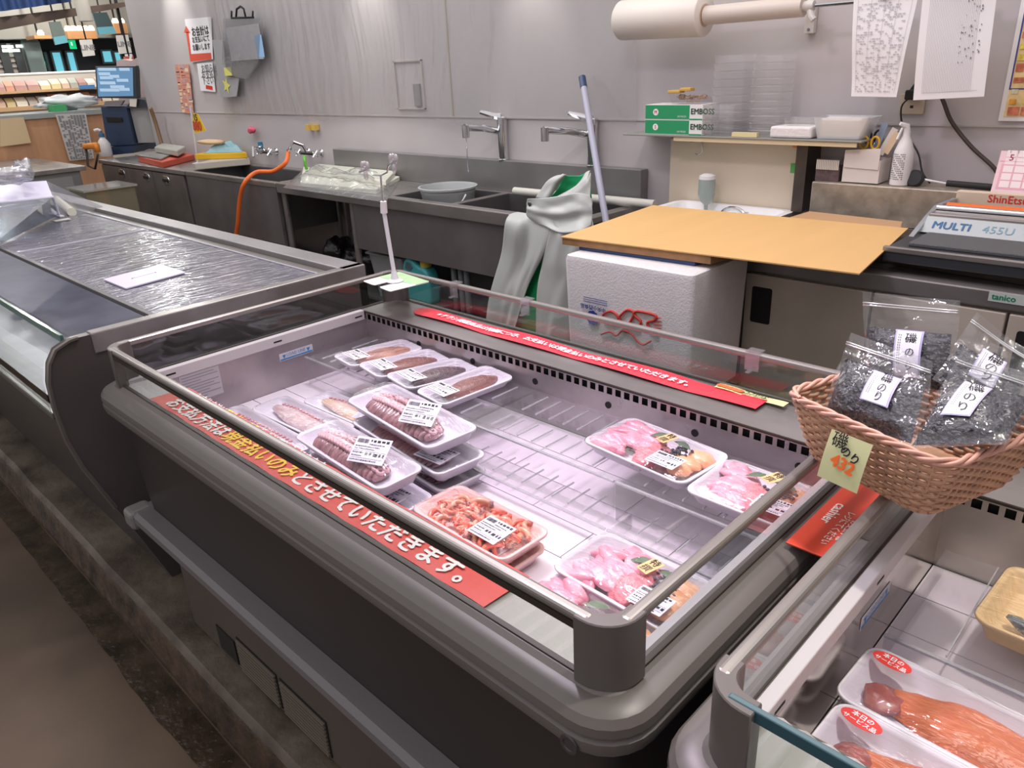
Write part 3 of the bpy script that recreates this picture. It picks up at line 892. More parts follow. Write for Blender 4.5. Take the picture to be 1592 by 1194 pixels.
def make_label_marks(sy=1.0, big=False, seed=0):
    """printed rows of a price label, unit sheet 1 x 0.72 lying in xy from the lower left corner"""
    rnd = random.Random(seed)
    mb = MB()
    def r(x0, y0, x1, y1):
        mb.quad((x0, y0, 0.002), (x1, y0, 0.002), (x1, y1, 0.002), (x0, y1, 0.002))
    x = 0.05
    while x < 0.36:
        w = rnd.choice((0.01, 0.014, 0.02))
        r(x, 0.54, x+w, 0.66); x += w+rnd.choice((0.007, 0.012))
    for (x0, x1, y, h) in ((0.42, 0.94, 0.59, 0.09), (0.42, 0.85, 0.50, 0.05), (0.05, 0.75, 0.43, 0.04), (0.05, 0.62, 0.36, 0.04), (0.05, 0.95, 0.32, 0.008), (0.05, 0.34, 0.24, 0.05), (0.40, 0.58, 0.21, 0.085), (0.64, 0.95, 0.19, 0.11), (0.05, 0.34, 0.16, 0.04), (0.05, 0.95, 0.12, 0.008), (0.05, 0.8, 0.04, 0.05)):
        if h < 0.01:
            r(x0, y, x1, y+h); continue
        x = x0
        while x < x1:
            w = rnd.uniform(0.4, 1.1)*max(h, 0.02)
            r(x, y+rnd.uniform(0, 0.2)*h, min(x+w, x1), y+h*rnd.uniform(0.75, 1)); x += w+0.35*max(h, 0.02)
    return mb

def price_label(parent, M, w, h, mir=False, seed=1, m=None):
    """M: places the lower left corner, x along the width"""
    mb = MB()
    mb.box(0, w, 0, h, 0, 0.0005)
    mb.xf(M)
    o = mb.build('price_label', m or paper_lilac, parent, world=False)
    k = make_label_marks(seed=seed)
    k.v = [(x*w, y*h/0.72, 0.0009) for x, y, z in k.v]
    k.xf(M)
    k.build('print', ink, o, world=False)
    return o

def pack_base(name, label, cat, loc, ang, L, Wd, H=0.028, tilt=(0, 0), group=None, tray_m=None, bulge=0.012, film_m=None, seed=0, rim=0.006, flat=False):
    t = thing(name, label, cat, loc, (tilt[0], tilt[1], math.radians(ang)), group)
    if '_w' in t: del t['_w']
    a, b = L/2, Wd/2
    def rr(i, z, r=0.022):
        return rrect(-a+i, a-i, -b+i, b-i, max(0.005, r-i*0.5), z, 5)
    m = MB()
    m.loft([rr(0.026, 0.0), rr(0.016, 0.002), rr(0.007, H-0.006), rr(0.001, H-0.003), rr(0.0, H), rr(0.002, H+0.0022), rr(rim, H+0.0018), rr(rim+0.004, H-0.001), rr(0.02, 0.006), rr(0.028, 0.004)])
    m.build('foam_tray', tray_m or foam, t, world=False, smooth=True, ang=60)
    MB().tube(rr(0.0022, H+0.0008), 0.0024, 6, closed=True).build('tray_rim', tray_m or mat('rim_highlight', (240, 237, 243), 0.3), t, world=False, smooth='all')  # plain trays: highlight ring of the rim put into a whiter colour
    f = MB()
    rnd = random.Random(seed)
    rings = [rr(-0.0012, H-0.004), rr(-0.0012, H+0.001), rr(0.0015, H+0.0034)]
    steps = 5
    for k in range(1, steps+1):
        s = k/steps
        i = 0.0015+s*(b-0.008)
        ring = rr(i, 0, 0.022)
        z = H+0.0036+bulge*(1-(1-s)**2)
        rings.append([(x, y, z+0.0022*noise.noise(Vector((x*45, y*45, seed*3.1)))) for x, y, _ in ring])
    f.loft(rings, cap0=False)
    f.build('wrap_film', film_m or film_soft, t, world=False, smooth='all')
    return t

def lab_M(x, y, z, ang, rx=0.0, ry=0.0):
    return Matrix.Translation((x, y, z)) @ Matrix.Rotation(math.radians(ang), 4, 'Z') @ Matrix.Rotation(rx, 4, 'X') @ Matrix.Rotation(ry, 4, 'Y')

def octopus_block(t, L, Wd, H, seed=0):
    """sliced leg: brown skin, two rows of pale suckers along the crown"""
    n = 19
    x0, x1 = -L*0.36, L*0.30
    for k in range(n):
        u = k/(n-1)
        x = x0+(x1-x0)*u
        s = math.sin(PI*(0.17+0.72*u))**0.6
        cy, cz = -0.006, 0.006+H*0.5*s
        ry_, rz = Wd*0.42*s, H*0.62*s
        m = MB()
        m.blob((x, cy, cz), (0.0125, ry_, rz), rot=(0, -0.35, 0.18), seed=seed+k, amp=0.05, fq=1.6, nu=18, nv=12)
        m.build('octopus_slice', octo_dark, t, world=False, smooth='all')
        for r_, (fy, sz) in enumerate(((-0.12, 0.0112), (0.40, 0.0100))):
            if r_ == 1 and k % 5 == 4: continue
            sz *= 0.6+0.5*s
            yy = fy*ry_
            zz = cz+rz*math.sqrt(max(0, 1-fy*fy))
            M = Matrix.Translation((x+0.004, cy+yy, zz)) @ Matrix.Rotation(-0.25-fy*0.8, 4, 'X') @ Matrix.Rotation(0.3, 4, 'Y')
            c = MB().lathe([(0.0, -0.006), (sz, -0.004), (sz*1.06, 0.0012), (sz*0.85, 0.0036), (sz*0.45, 0.0022), (sz*0.3, 0.0012), (0, 0.001)], n=14, M=M)
            o = c.build('sucker', octo_pink, t, world=False, smooth='all')
            MB().lathe([(sz*0.36, 0.0024), (0, 0.0026)], n=10, M=M).build('sucker_centre', octo_eye, o, world=False)

def octopus_pack(label, loc, ang, L=0.30, Wd=0.145, tilt=(0, 0), seed=0, low=False):
    t = pack_base('octopus_pack', label, 'fish pack', loc, ang, L, Wd, 0.028, tilt, 'sliced octopus packs', bulge=0.004 if low else 0.030, seed=seed)
    octopus_block(t, L, Wd, 0.019 if low else 0.034, seed)
    price_label(t, lab_M(L*(0.2 if low else 0.13), -Wd*0.40, 0.0335 if low else 0.045, 10 if low else 28, 0.0 if low else 0.45, 0.0 if low else 0.10), 0.082, 0.064, seed=seed+2)
    return t

def tentacle_pack(label, loc, ang, L, Wd, flesh, seed, lab=True, tilt=(0, 0), ny=0.0):
    t = pack_base('octopus_leg_pack', label, 'fish pack', loc, ang, L, Wd, 0.022, tilt, 'raw octopus leg packs', bulge=0.008, film_m=film_soft, seed=seed)
    n = 12
    pts, rr = [], []
    for k in range(n):
        u = k/(n-1)
        pts.append((-L*0.40+L*0.72*u, ny+0.006*math.sin(u*4+seed), 0.016))
        rr.append(Wd*(0.06+0.2*math.sin(PI*(0.1+0.75*u))))
    m = MB()
    m.tube(pts, rr, 14)
    m.v = [(x, y, 0.006+max(0, z-0.004)*0.6) for x, y, z in m.v]
    m.build('octopus_leg', flesh, t, world=False, smooth='all')
    for k in range(16):
        u = k/15
        x = -L*0.36+L*0.66*u
        y = ny+Wd*(0.10+0.16*math.sin(PI*(0.1+0.75*u)))+0.006*math.sin(u*4+seed)
        c = MB().lathe([(0.0, -0.003), (0.0048, -0.002), (0.005, 0.001), (0.003, 0.002), (0.0015, 0.0008), (0, 0.0008)], (x, y, 0.021), 10)
        c.build('sucker', mat('sucker_rose', (206, 140, 146), 0.3, coat=0.4), t, world=False, smooth='all')
    if lab:
        price_label(t, lab_M(L*0.20, -Wd*0.42, 0.034, 20), 0.056, 0.038, seed=seed)
    return t

def fillet_pack(label, loc, ang, m, seed, tilt=(0, 0), L=0.235, Wd=0.118):
    t = pack_base('fish_fillet_pack', label, 'fish pack', loc, ang, L, Wd, 0.022, tilt, 'brown fillet packs on the back shelf', bulge=0.004, seed=seed)
    def fn(u, v):
        x = -L*0.30+L*0.74*u
        w = Wd*0.29*math.sin(PI*(0.06+0.9*u))**0.7
        y = (v*2-1)*w+0.006*math.sin(u*3)
        z = 0.006+0.020*(1-(v*2-1)**4)*math.sin(PI*(0.06+0.9*u))**0.5+0.0015*noise.noise(Vector((x*90, y*90, seed)))
        return (x, y, z)
    MB().grid(fn, 26, 12).build('fish_fillet', m, t, world=False, smooth='all')
    st = MB()
    for k in range(9):
        x = -L*0.16+L*0.06*k
        st.tube([(x, -0.018, 0.0245), (x+0.008, 0, 0.0268), (x, 0.018, 0.0245)], 0.0005, 4)
    st.build('muscle_line', mat('muscle_line', (190, 150, 146), 0.4), t, world=False)
    price_label(t, lab_M(-L*0.40, Wd*0.36, 0.0305, -90), 0.075, 0.05, seed=seed+4, m=paper)
    return t

def shrimp_pack(label, loc, ang, seed=5, L=0.262, Wd=0.128, only_top=True):
    t = pack_base('shrimp_pack', label, 'fish pack', loc, ang, L, Wd, 0.026, (0, 0), 'shrimp packs', tray_m=foam_pink, bulge=0.012, seed=seed)
    rnd = random.Random(seed)
    for k in range(74):
        cx, cy = rnd.uniform(-L*0.38, L*0.34), rnd.uniform(-Wd*0.34, Wd*0.34)
        a = rnd.uniform(0, 2*PI); s = rnd.uniform(0.7, 1.1); z = 0.010+rnd.uniform(0, 0.018)
        pts, rad = [], []
        for j in range(10):
            u = j/9
            th = a+(u-0.5)*(1.4 if k % 2 else 2.4)
            R_ = 0.034 if k % 2 else 0.018
            pts.append((max(-L*0.44, min(L*0.44, cx+R_*s*(math.cos(th)-math.cos(a)))), max(-Wd*0.42, min(Wd*0.42, cy+R_*s*(math.sin(th)-math.sin(a)))), z+0.005*math.sin(u*PI)))
            rad.append(0.0062*s*(0.25+0.8*math.sin(PI*(0.12+0.7*(1-u)))))
        m = MB().tube(pts, rad, 8)
        o = m.build('shrimp', shrimp_m if k % 3 else shrimp_pale, t, world=False, smooth='all')
        if k % 3 == 0:
            MB().blob(pts[0], (0.009, 0.006, 0.006), (0, 0, a), k).build('shrimp_head', shrimp_head, o, world=False, smooth='all')
    f = MB()
    for k in range(40):
        p = Vector((rnd.uniform(-L*0.4, L*0.3), rnd.uniform(-Wd*0.36, Wd*0.36), 0.03))
        a = rnd.uniform(0, 6.28)
        q = p+Vector((math.cos(a), math.sin(a), 0))*0.02
        f.tube([p, (p+q)/2+Vector((0, 0, 0.004)), q], 0.0006, 4)
    f.build('feelers', shrimp_m, t, world=False, kind='stuff')
    price_label(t, lab_M(L*0.10, -Wd*0.40, 0.0415, 3, 0.0, 0.05), 0.066, 0.062, seed=seed)
    return t

def tokusen(t, x, y, z, ang, only_first=False):
    M = lab_M(x, y, z, ang)
    mb = MB().box(0, 0.026, 0, 0.042, 0, 0.0005)
    mb.xf(M)
    o = mb.build('gold_sticker', gold, t, world=False)
    text('特', 0.019, ink, o, M @ Matrix.Translation((0.013, 0.031, 0.0009)), align='CENTER', world=False, bold=0.012)
    text('撰', 0.019, ink, o, M @ Matrix.Translation((0.013, 0.0105, 0.0009)), align='CENTER', world=False)

def assorted_pack(label, loc, ang, L=0.265, Wd=0.158, seed=0, tilt=(0, 0), labxy=None, stick=None, lab=True):
    t = pack_base('assorted_fish_pack', label, 'fish pack', loc, ang, L, Wd, 0.026, tilt, 'pink assorted fish packs', bulge=0.016, seed=seed)
    rnd = random.Random(seed)
    for k in range(15):
        x = -L*0.36+L*0.34*rnd.random()
        y = -Wd*0.34+Wd*0.68*(k/14)
        MB().blob((x, y, 0.020+rnd.uniform(0, 0.006)), (rnd.uniform(0.028, 0.042), rnd.uniform(0.014, 0.022), rnd.uniform(0.010, 0.014)), (rnd.uniform(-.3, .3), rnd.uniform(-.2, .2), rnd.uniform(-.9, .5)), seed*20+k, 0.10, 1.5, 20, 14).build('fish_piece', pink_fish, t, world=False, smooth='all')
    MB().blob((0.012, -Wd*0.14, 0.021), (0.034, 0.048, 0.019), (0, 0, 0.2), seed+3, 0.14, 2.6, 24, 16).build('minced_fish', mince, t, world=False, smooth='all')
    for k, (x, y, a) in enumerate(((-0.01, Wd*0.22, 0.5), (0.045, Wd*0.20, -0.2))):
        MB().grid(lambda u, v: (x+(u-0.5)*0.05*math.cos(a)-(v-0.5)*0.018*math.sin(PI*u)*math.sin(a), y+(u-0.5)*0.05*math.sin(a)+(v-0.5)*0.018*math.sin(PI*u)*math.cos(a), 0.036+0.006*math.sin(u*3)), 10, 4).build('leaf', leaf_m, t, world=False, smooth='all')
    wd_ = MB()
    for k in range(46):
        wd_.blob((0.05+rnd.gauss(0, 0.012), 0.012+rnd.gauss(0, 0.014), 0.034+rnd.uniform(-0.004, 0.004)), (0.004, 0.003, 0.003), seed=k, nu=7, nv=5)
    wd_.build('dark_roe', weed, t, world=False, smooth='all', kind='stuff')
    MB().blob((0.062, -Wd*0.2, 0.018), (0.032, 0.030, 0.014), (0.2, 0, 0.3), seed+9, 0.12).build('octopus_piece', octo_dark, t, world=False, smooth='all')
    for k in range(3):
        MB().blob((L*0.33+rnd.uniform(-0.01, 0.01), Wd*(0.24-0.2*k), 0.020), (0.028, 0.024, 0.012), (0, 0.2, 0.4*k), seed+30+k, 0.12).build('salmon_piece', orange_fish, t, world=False, smooth='all')
    dr = MB()
    for k in range(26):
        dr.blob((rnd.uniform(-0.06, 0.06), rnd.uniform(-0.05, 0.04), 0.0455), (0.0013, 0.0013, 0.0008), seed=k, nu=6, nv=4)
    dr.build('water_drops', clear('droplet', (255, 255, 255), 1.0, 0.02, 0.35, milk=0.3), t, world=False, smooth='all', kind='stuff')
    s = stick or (-0.004, 0.006, -12)
    tokusen(t, s[0], s[1], 0.0455, s[2])
    if lab:
        lx, ly, la = labxy or (0.035, -Wd*0.46, 2)
        price_label(t, lab_M(lx, ly, 0.044, la), 0.064, 0.048, seed=seed)
    return t

# back row of four fillet packs
fillet_pack('brown fillet pack in the far back corner of the large case, tan edged fillet', (-1.70, 1.165, 0.737), 84, fillet_pale, 1, tilt=(0.02, 0.05))
fillet_pack('brown fillet pack second from the far back corner of the large case', (-1.575, 1.160, 0.737), 84, fillet_red, 2, tilt=(0.06, 0.08))
fillet_pack('dark grey fillet pack third along the back shelf of the large case', (-1.455, 1.160, 0.737), 85, fillet_dark, 3, tilt=(0.06, 0.08))
fillet_pack('reddish fillet pack nearest the empty stretch of the back shelf', (-1.33, 1.16, 0.737), 86, fillet_red, 4, tilt=(0.04, 0.0))

# octopus
octopus_pack('sliced octopus pack on top of the pile beside the fillet packs', (-1.30, 0.955, 0.735), -8, 0.385, 0.135, (0.04, -0.03), 1)
octopus_pack('sliced octopus pack underneath the top octopus pack of the right pile', (-1.262, 0.937, 0.692), -6, 0.37, 0.135, (0, 0), 2, low=True)
octopus_pack('sliced octopus pack at the very bottom of the right pile, only its rim showing', (-1.258, 0.935, 0.6515), -5, 0.365, 0.13, (0, 0), 7, low=True)
octopus_pack('sliced octopus pack on top of the pile nearer the red banner', (-1.29, 0.795, 0.705), -5, 0.375, 0.115, (0.05, -0.03), 3)
octopus_pack('sliced octopus pack at the bottom of the pile nearer the red banner', (-1.262, 0.79, 0.6535), -4, 0.37, 0.115, (0, 0), 4, low=True)
tentacle_pack('octopus leg pack with a tan strip, behind the sliced octopus piles', (-1.60, 0.985, 0.652), 2, 0.31, 0.095, octo_tan, 1)
tentacle_pack('pale octopus leg pack between the tan one and the far inner wall', (-1.66, 0.877, 0.652), 2, 0.33, 0.11, octo_pale, 2, lab=False)
tentacle_pack('pale octopus leg pack at the far end beside the red banner', (-1.68, 0.765, 0.652), 0, 0.38, 0.105, octo_pale, 3, lab=False)
tentacle_pack('octopus leg pack pushed against the front deck beside the bottom octopus pack', (-1.40, 0.722, 0.652), -2, 0.36, 0.085, octo_pale, 4, lab=False, ny=-0.01)

shrimp_pack('orange shrimp pack in a pink tray, upper of two', (-0.915, 0.805, 0.684), -1.5, 5)
shrimp_pack('orange shrimp pack in a pink tray, under the other shrimp pack', (-0.917, 0.797, 0.652), -1, 9)

assorted_pack('pink assorted fish pack on the back shelf, left of its twin', (-0.768, 1.165, 0.737), -5, 0.262, 0.160, 1)
assorted_pack('pink assorted fish pack on the back shelf beside the wicker basket', (-0.537, 1.14, 0.737), -1, 0.196, 0.160, 2, labxy=(0.03, -0.074, 2), stick=(0.0, 0.02, -20))
assorted_pack('pink assorted fish pack on the white floor with a fully visible gold sticker', (-0.605, 0.872, 0.665), -2.5, 0.255, 0.152, 3)
assorted_pack('pink assorted fish pack half hidden by the near corner post', (-0.60, 0.745, 0.655), -3, 0.255, 0.125, 4, labxy=(0.05, -0.06, 0), stick=(-0.035, -0.02, -80))

# right case packs
def salmon_pack(label, loc, ang, L, Wd, seed, lab=(0, 0), small=False):
    t = pack_base('salmon_pack', label, 'fish pack', loc, ang, L, Wd, 0.026, (0, 0), 'salmon packs in the right case', bulge=0.006, seed=seed)
    def fn(u, v):
        x = -L*0.35+L*0.80*u
        w = Wd*0.36*min(1, 0.45+u*2.2)*(1-0.1*math.sin(u*9)**2)
        y = (v*2-1)*w
        z = 0.006+0.024*(1-(v*2-1)**6)*min(1, 0.4+u*2)+0.002*noise.noise(Vector((x*60, y*90, seed)))
        return (x, y, z)
    MB().grid(fn, 30, 14).build('salmon_fillet', salmon_m, t, world=False, smooth='all')
    MB().blob((-L*0.36, -Wd*0.12, 0.014), (0.026, 0.026, 0.009), (0, 0, 0.5), seed, 0.2).build('fish_tail', salmon_end, t, world=False, smooth='all')
    if lab is not None:
        k = 0.8 if small else 1
        M = lab_M(-L/2+0.038, Wd*0.27, 0.0375, -4)
        so = MB().lathe([(1, 0), (1, 0.0005)], n=28)
        so.v = [(x*0.026*k, y*0.013*k, z) for x, y, z in so.v]
        so.xf(M)
        o = so.build('service_sticker', sticker_red, t, world=False)
        text('本日の', 0.0095*k, white_l, o, M @ Matrix.Translation((0, 0.0045, 0.0009)), align='CENTER', world=False, bold=0.03)
        text('サービス品', 0.0085*k, white_l, o, M @ Matrix.Translation((0, -0.0055, 0.0009)), align='CENTER', world=False, bold=0.03)
    return t
salmon_pack('long salmon pack on top, beside the tan tray in the right case', (-0.078, 0.876, 0.686), -2, 0.345, 0.128, 1)
salmon_pack('long salmon pack on top, beside the front deck of the right case', (-0.070, 0.752, 0.686), -2, 0.345, 0.118, 2)
salmon_pack('long salmon pack underneath the one beside the tan tray', (-0.076, 0.872, 0.651), -1, 0.345, 0.126, 5, lab=None)
salmon_pack('long salmon pack underneath the one beside the front deck of the right case', (-0.072, 0.745, 0.651), -1, 0.345, 0.118, 6, lab=None)
# pickled fish pack, woven-look tan tray
pk = pack_base('pickled_fish_pack', 'tan rough-rimmed tray of silver fish and yellow garnish in the right case', 'fish pack', (-0.002, 1.135, 0.7035), -3, 0.30, 0.175, 0.035, (0, 0), None, foam_tan, 0.004, seed=8)
rnd = random.Random(4)
for k in range(9):
    MB().blob((-0.09+0.02*k, -0.03+rnd.uniform(-0.02, 0.03), 0.022), (0.03, 0.012, 0.007), (0, 0, rnd.uniform(-.6, .6)), k, 0.1).build('silver_fish', mat('silver_fish', (150, 156, 160), 0.25, 0.3, col2=(50, 54, 66), vs=40, coat=0.4), pk, world=False, smooth='all')
for k in range(6):
    MB().blob((-0.08+0.03*k, 0.035+rnd.uniform(-0.02, 0.02), 0.028), (0.024, 0.014, 0.006), (0, 0, rnd.uniform(-.6, .6)), k, 0.2).build('garnish', mat('garnish', (204, 196, 96), 0.4, col2=(214, 160, 80), vs=20), pk, world=False, smooth='all')
# ================================================================== SIGN STAND ON THE BACK CORNER
card = thing('stand_card', 'green and white slotted card on the far back corner of the large case', 'card', (-1.80, 1.32, 0.913))
cc = [at(564, 435, 'z', 0.914), at(620, 421, 'z', 0.914), at(668, 436, 'z', 0.914), at(606, 451, 'z', 0.914)]
cm = MB()
# slot cut from the left edge: build as two lobes and a bridge
def CP(u, v):
    a = cc[0].lerp(cc[3], u); b = cc[1].lerp(cc[2], u)
    p = a.lerp(b, v)
    return (p.x, p.y)
outline = [(0, 0.03), (0.03, 0)]+[(0.35, 0.0), (0.42, 0.03), (0.42, 0.34), (0.45, 0.40), (0.52, 0.42), (0.58, 0.40), (0.60, 0.34), (0.60, 0.03), (0.66, 0.0), (0.97, 0.0), (1, 0.03), (1, 0.97), (0.97, 1), (0.03, 1), (0, 0.97)]
cm.prism(outline, lambda q: (*CP(*q), 0.9085), lambda q: (*CP(*q), 0.9105))
cmo = cm.build('card_sheet', mat('card_white', (238, 238, 236), 0.4), card)
gm = MB()
gm.add([(*CP(u, v), 0.9112) for u, v in ((0.0, 0.42), (0.5, 0.50), (1.0, 0.66), (1, 0.97), (0.97, 1), (0.03, 1), (0, 0.97))], [(0, 1, 2, 3, 4, 5, 6)])
gm.build('green_print', mat('card_green', (176, 214, 160), 0.45, var=0.15, vs=20), cmo)
sp = thing('sign_clip_stand', 'white pole stand with steel clips on top, on the corner card of the large case', 'stand', (-1.835, 1.335, 0.912))
b0 = at(614, 437, 'z', 0.912)
ex, ey = b0.x, b0.y
bmb = MB().lathe([(0.026, 0), (0.026, 0.002), (0.012, 0.008), (0.0075, 0.03)], (ex, ey, 0.9118), 16)
bmb.build('foot', mat('stand_white', (222, 222, 226), 0.35), sp, smooth=True)
def up(px, py):
    """point above the stand's foot, in the plane y = ey"""
    p = at(px, py, 'y', ey)
    return Vector((p.x, p.y, p.z))
MB().tube([(ex, ey, 0.94), up(597, 330)], 0.0062, 10).build('pole', mat('stand_white', (222, 222, 226), 0.35), sp, smooth=True)
MB().tube([up(597, 331), up(596, 313)], [0.0105, 0.0095], 8).build('clamp', mat('clamp_white', (232, 230, 230), 0.35), sp, smooth=True)
wr = MB()
wr.tube([up(596, 315), up(593, 288), up(592, 272)], 0.003, 8)
wr.tube([up(570, 262), up(575, 264), up(580, 272), up(592, 273), up(602, 268), up(604, 258), up(611, 252)], 0.0022, 8)
wr.build('wire', chrome, sp, smooth=True)
for i, (px, py) in enumerate(((568, 265), (612, 254))):
    cl = MB()
    c0 = up(px, py)
    for dx, dz, s in ((-0.012, 0.012, 1), (0.012, 0.012, 1), (0, -0.014, 1), (0, 0.018, 0.7)):
        cl.blob(c0+Vector((dx, 0, dz)), (0.009*s, 0.006, 0.014*s), nu=10, nv=7, amp=0.02)
    o = cl.build('clip', clear('clip_clear', (248, 240, 242), 1.0, 0.05, 0.25, milk=0.25), sp, smooth='all')
    MB().tube([c0+Vector((-0.03, 0, -0.006)), c0+Vector((0.02, 0, 0.008))], 0.003, 8).build('clip_pin', chrome, o, smooth=True)

# ================================================================== BASKET
BA = math.radians(-20)
bk_o = thing('wicker_basket', 'wicker basket of seaweed bags standing across the rails of both cases', 'basket', (-0.29, 1.11, 0.912), (0, 0, BA))
del bk_o['_w']
rt_m = mat('rattan', (186, 146, 118), 0.45, var=0.2, vs=30)
rt_pink = mat('rattan_pink', (206, 156, 138), 0.42, var=0.12, vs=30)
BL, BW, BH = 0.272, 0.235, 0.098
def b_out(k, z01, n=144):
    """rounded rectangle point k of n at height fraction"""
    sc_ = 0.76+0.24*z01**0.8
    a, b, r = BL/2*sc_, BW/2*sc_, 0.034*sc_
    per = []
    segs = [((a-r, -b), (1, 0), 0)]
    # walk the outline by arc length
    lens = [2*(a-r), PI*r/2, 2*(b-r), PI*r/2]*2
    tot = sum(lens)
    s = tot*k/n
    i = 0
    while s > lens[i] and i < 7:
        s -= lens[i]; i += 1
    u = s/lens[i]
    if i == 0: return Vector((-(a-r)+u*2*(a-r), -b, 0)), Vector((0, -1, 0))
    if i == 1:
        t = -PI/2+u*PI/2; return Vector((a-r+r*math.cos(t), -b+r+r*math.sin(t), 0)), Vector((math.cos(t), math.sin(t), 0))
    if i == 2: return Vector((a, -(b-r)+u*2*(b-r), 0)), Vector((1, 0, 0))
    if i == 3:
        t = u*PI/2; return Vector((a-r+r*math.cos(t), b-r+r*math.sin(t), 0)), Vector((math.cos(t), math.sin(t), 0))
    if i == 4: return Vector((a-r-u*2*(a-r), b, 0)), Vector((0, 1, 0))
    if i == 5:
        t = PI/2+u*PI/2; return Vector((-a+r+r*math.cos(t), b-r+r*math.sin(t), 0)), Vector((math.cos(t), math.sin(t), 0))
    if i == 6: return Vector((-a, (b-r)-u*2*(b-r), 0)), Vector((-1, 0, 0))
    t = PI+u*PI/2; return Vector((-a+r+r*math.cos(t), -b+r+r*math.sin(t), 0)), Vector((math.cos(t), math.sin(t), 0))
NS = 56
wv_ = MB()
rows = 15
for j in range(rows):
    z01 = (j+0.5)/rows
    pts = []
    for k in range(NS*4):
        p, nrm = b_out(k, z01, NS*4)
        s_ = math.sin(PI*k/4+(PI if j % 2 else 0))
        p = p+nrm*(0.0028*s_)
        pts.append((p.x, p.y, 0.004+z01*BH))
    wv_.tube(pts, 0.0031, 5, closed=True)
wv_.build('woven_side', rt_m, bk_o, world=False, smooth='all')
sk = MB()
for k in range(NS):
    p0, _ = b_out(k*4, 0.02, NS*4); p1, _ = b_out(k*4, 0.5, NS*4); p2, _ = b_out(k*4, 1, NS*4)
    sk.tube([(p0.x, p0.y, 0.002), (p1.x, p1.y, BH*0.5), (p2.x, p2.y, BH)], 0.0020, 5)
sk.build('stakes', rt_m, bk_o, world=False, smooth='all', kind='stuff')
rm = MB()
for ph in range(3):
    pts = []
    for k in range(288):
        p, nrm = b_out(k, 1.0, 288)
        a = 2*PI*k/24+ph*2*PI/3
        pts.append((p.x+nrm.x*0.0038*math.cos(a), p.y+nrm.y*0.0038*math.cos(a), BH+0.003+0.0036*math.sin(a)))
    rm.tube(pts, 0.0032, 6, closed=True)
rm.build('braided_rim', rt_pink, bk_o, world=False, smooth='all')
bt_ = MB()
bpts = [b_out(k, 0.02, 72)[0] for k in range(72)]
bt_.loft([[(p.x, p.y, 0.0) for p in bpts], [(p.x, p.y, 0.005) for p in bpts]])
bt_.build('base', rt_m, bk_o, world=False)
# price slip clipped over the near side
sl_ = thing('price_slip', 'yellow-green handwritten price slip hanging on the near side of the wicker basket', 'price tag', (-0.3, 0.98, 1.0))
TL, TR, BR, BLp = at(1302, 663, 'z', 1.012), at(1366, 688, 'z', 1.012), None, None
xd = (TR-TL).normalized()
yd = Vector((-xd.y, xd.x, 0))
up_ = (Vector((0, 0, 1))+yd*0.32).normalized()
w_, h_ = (TR-TL).length, 0.070
O_ = TL-up_*h_-yd*0.012
Ms = frame(O_, xd, up_)
sm = MB()
sm.grid(lambda u, v: tuple(Ms @ Vector((u*w_, v*h_, 0.002*math.sin(v*3)))), 4, 8)
sm.build('slip', mat('slip_green', (206, 208, 158), 0.6), sl_, smooth='all')
text('磯', 0.024, ink, sl_, Ms @ Matrix.Translation((w_*0.30, h_*0.83, 0.004)), align='CENTER', bold=0.008)
text('のり', 0.016, ink, sl_, Ms @ Matrix.Translation((w_*0.62, h_*0.64, 0.004)) @ Matrix.Rotation(-0.35, 4, 'Z'), align='CENTER', bold=0.03)
text('432', 0.024, mat('marker_orange', (236, 108, 32), 0.5), sl_, Ms @ Matrix.Translation((w_*0.52, h_*0.42, 0.004)) @ Matrix.Rotation(-0.12, 4, 'Z'), align='CENTER', bold=0.05)

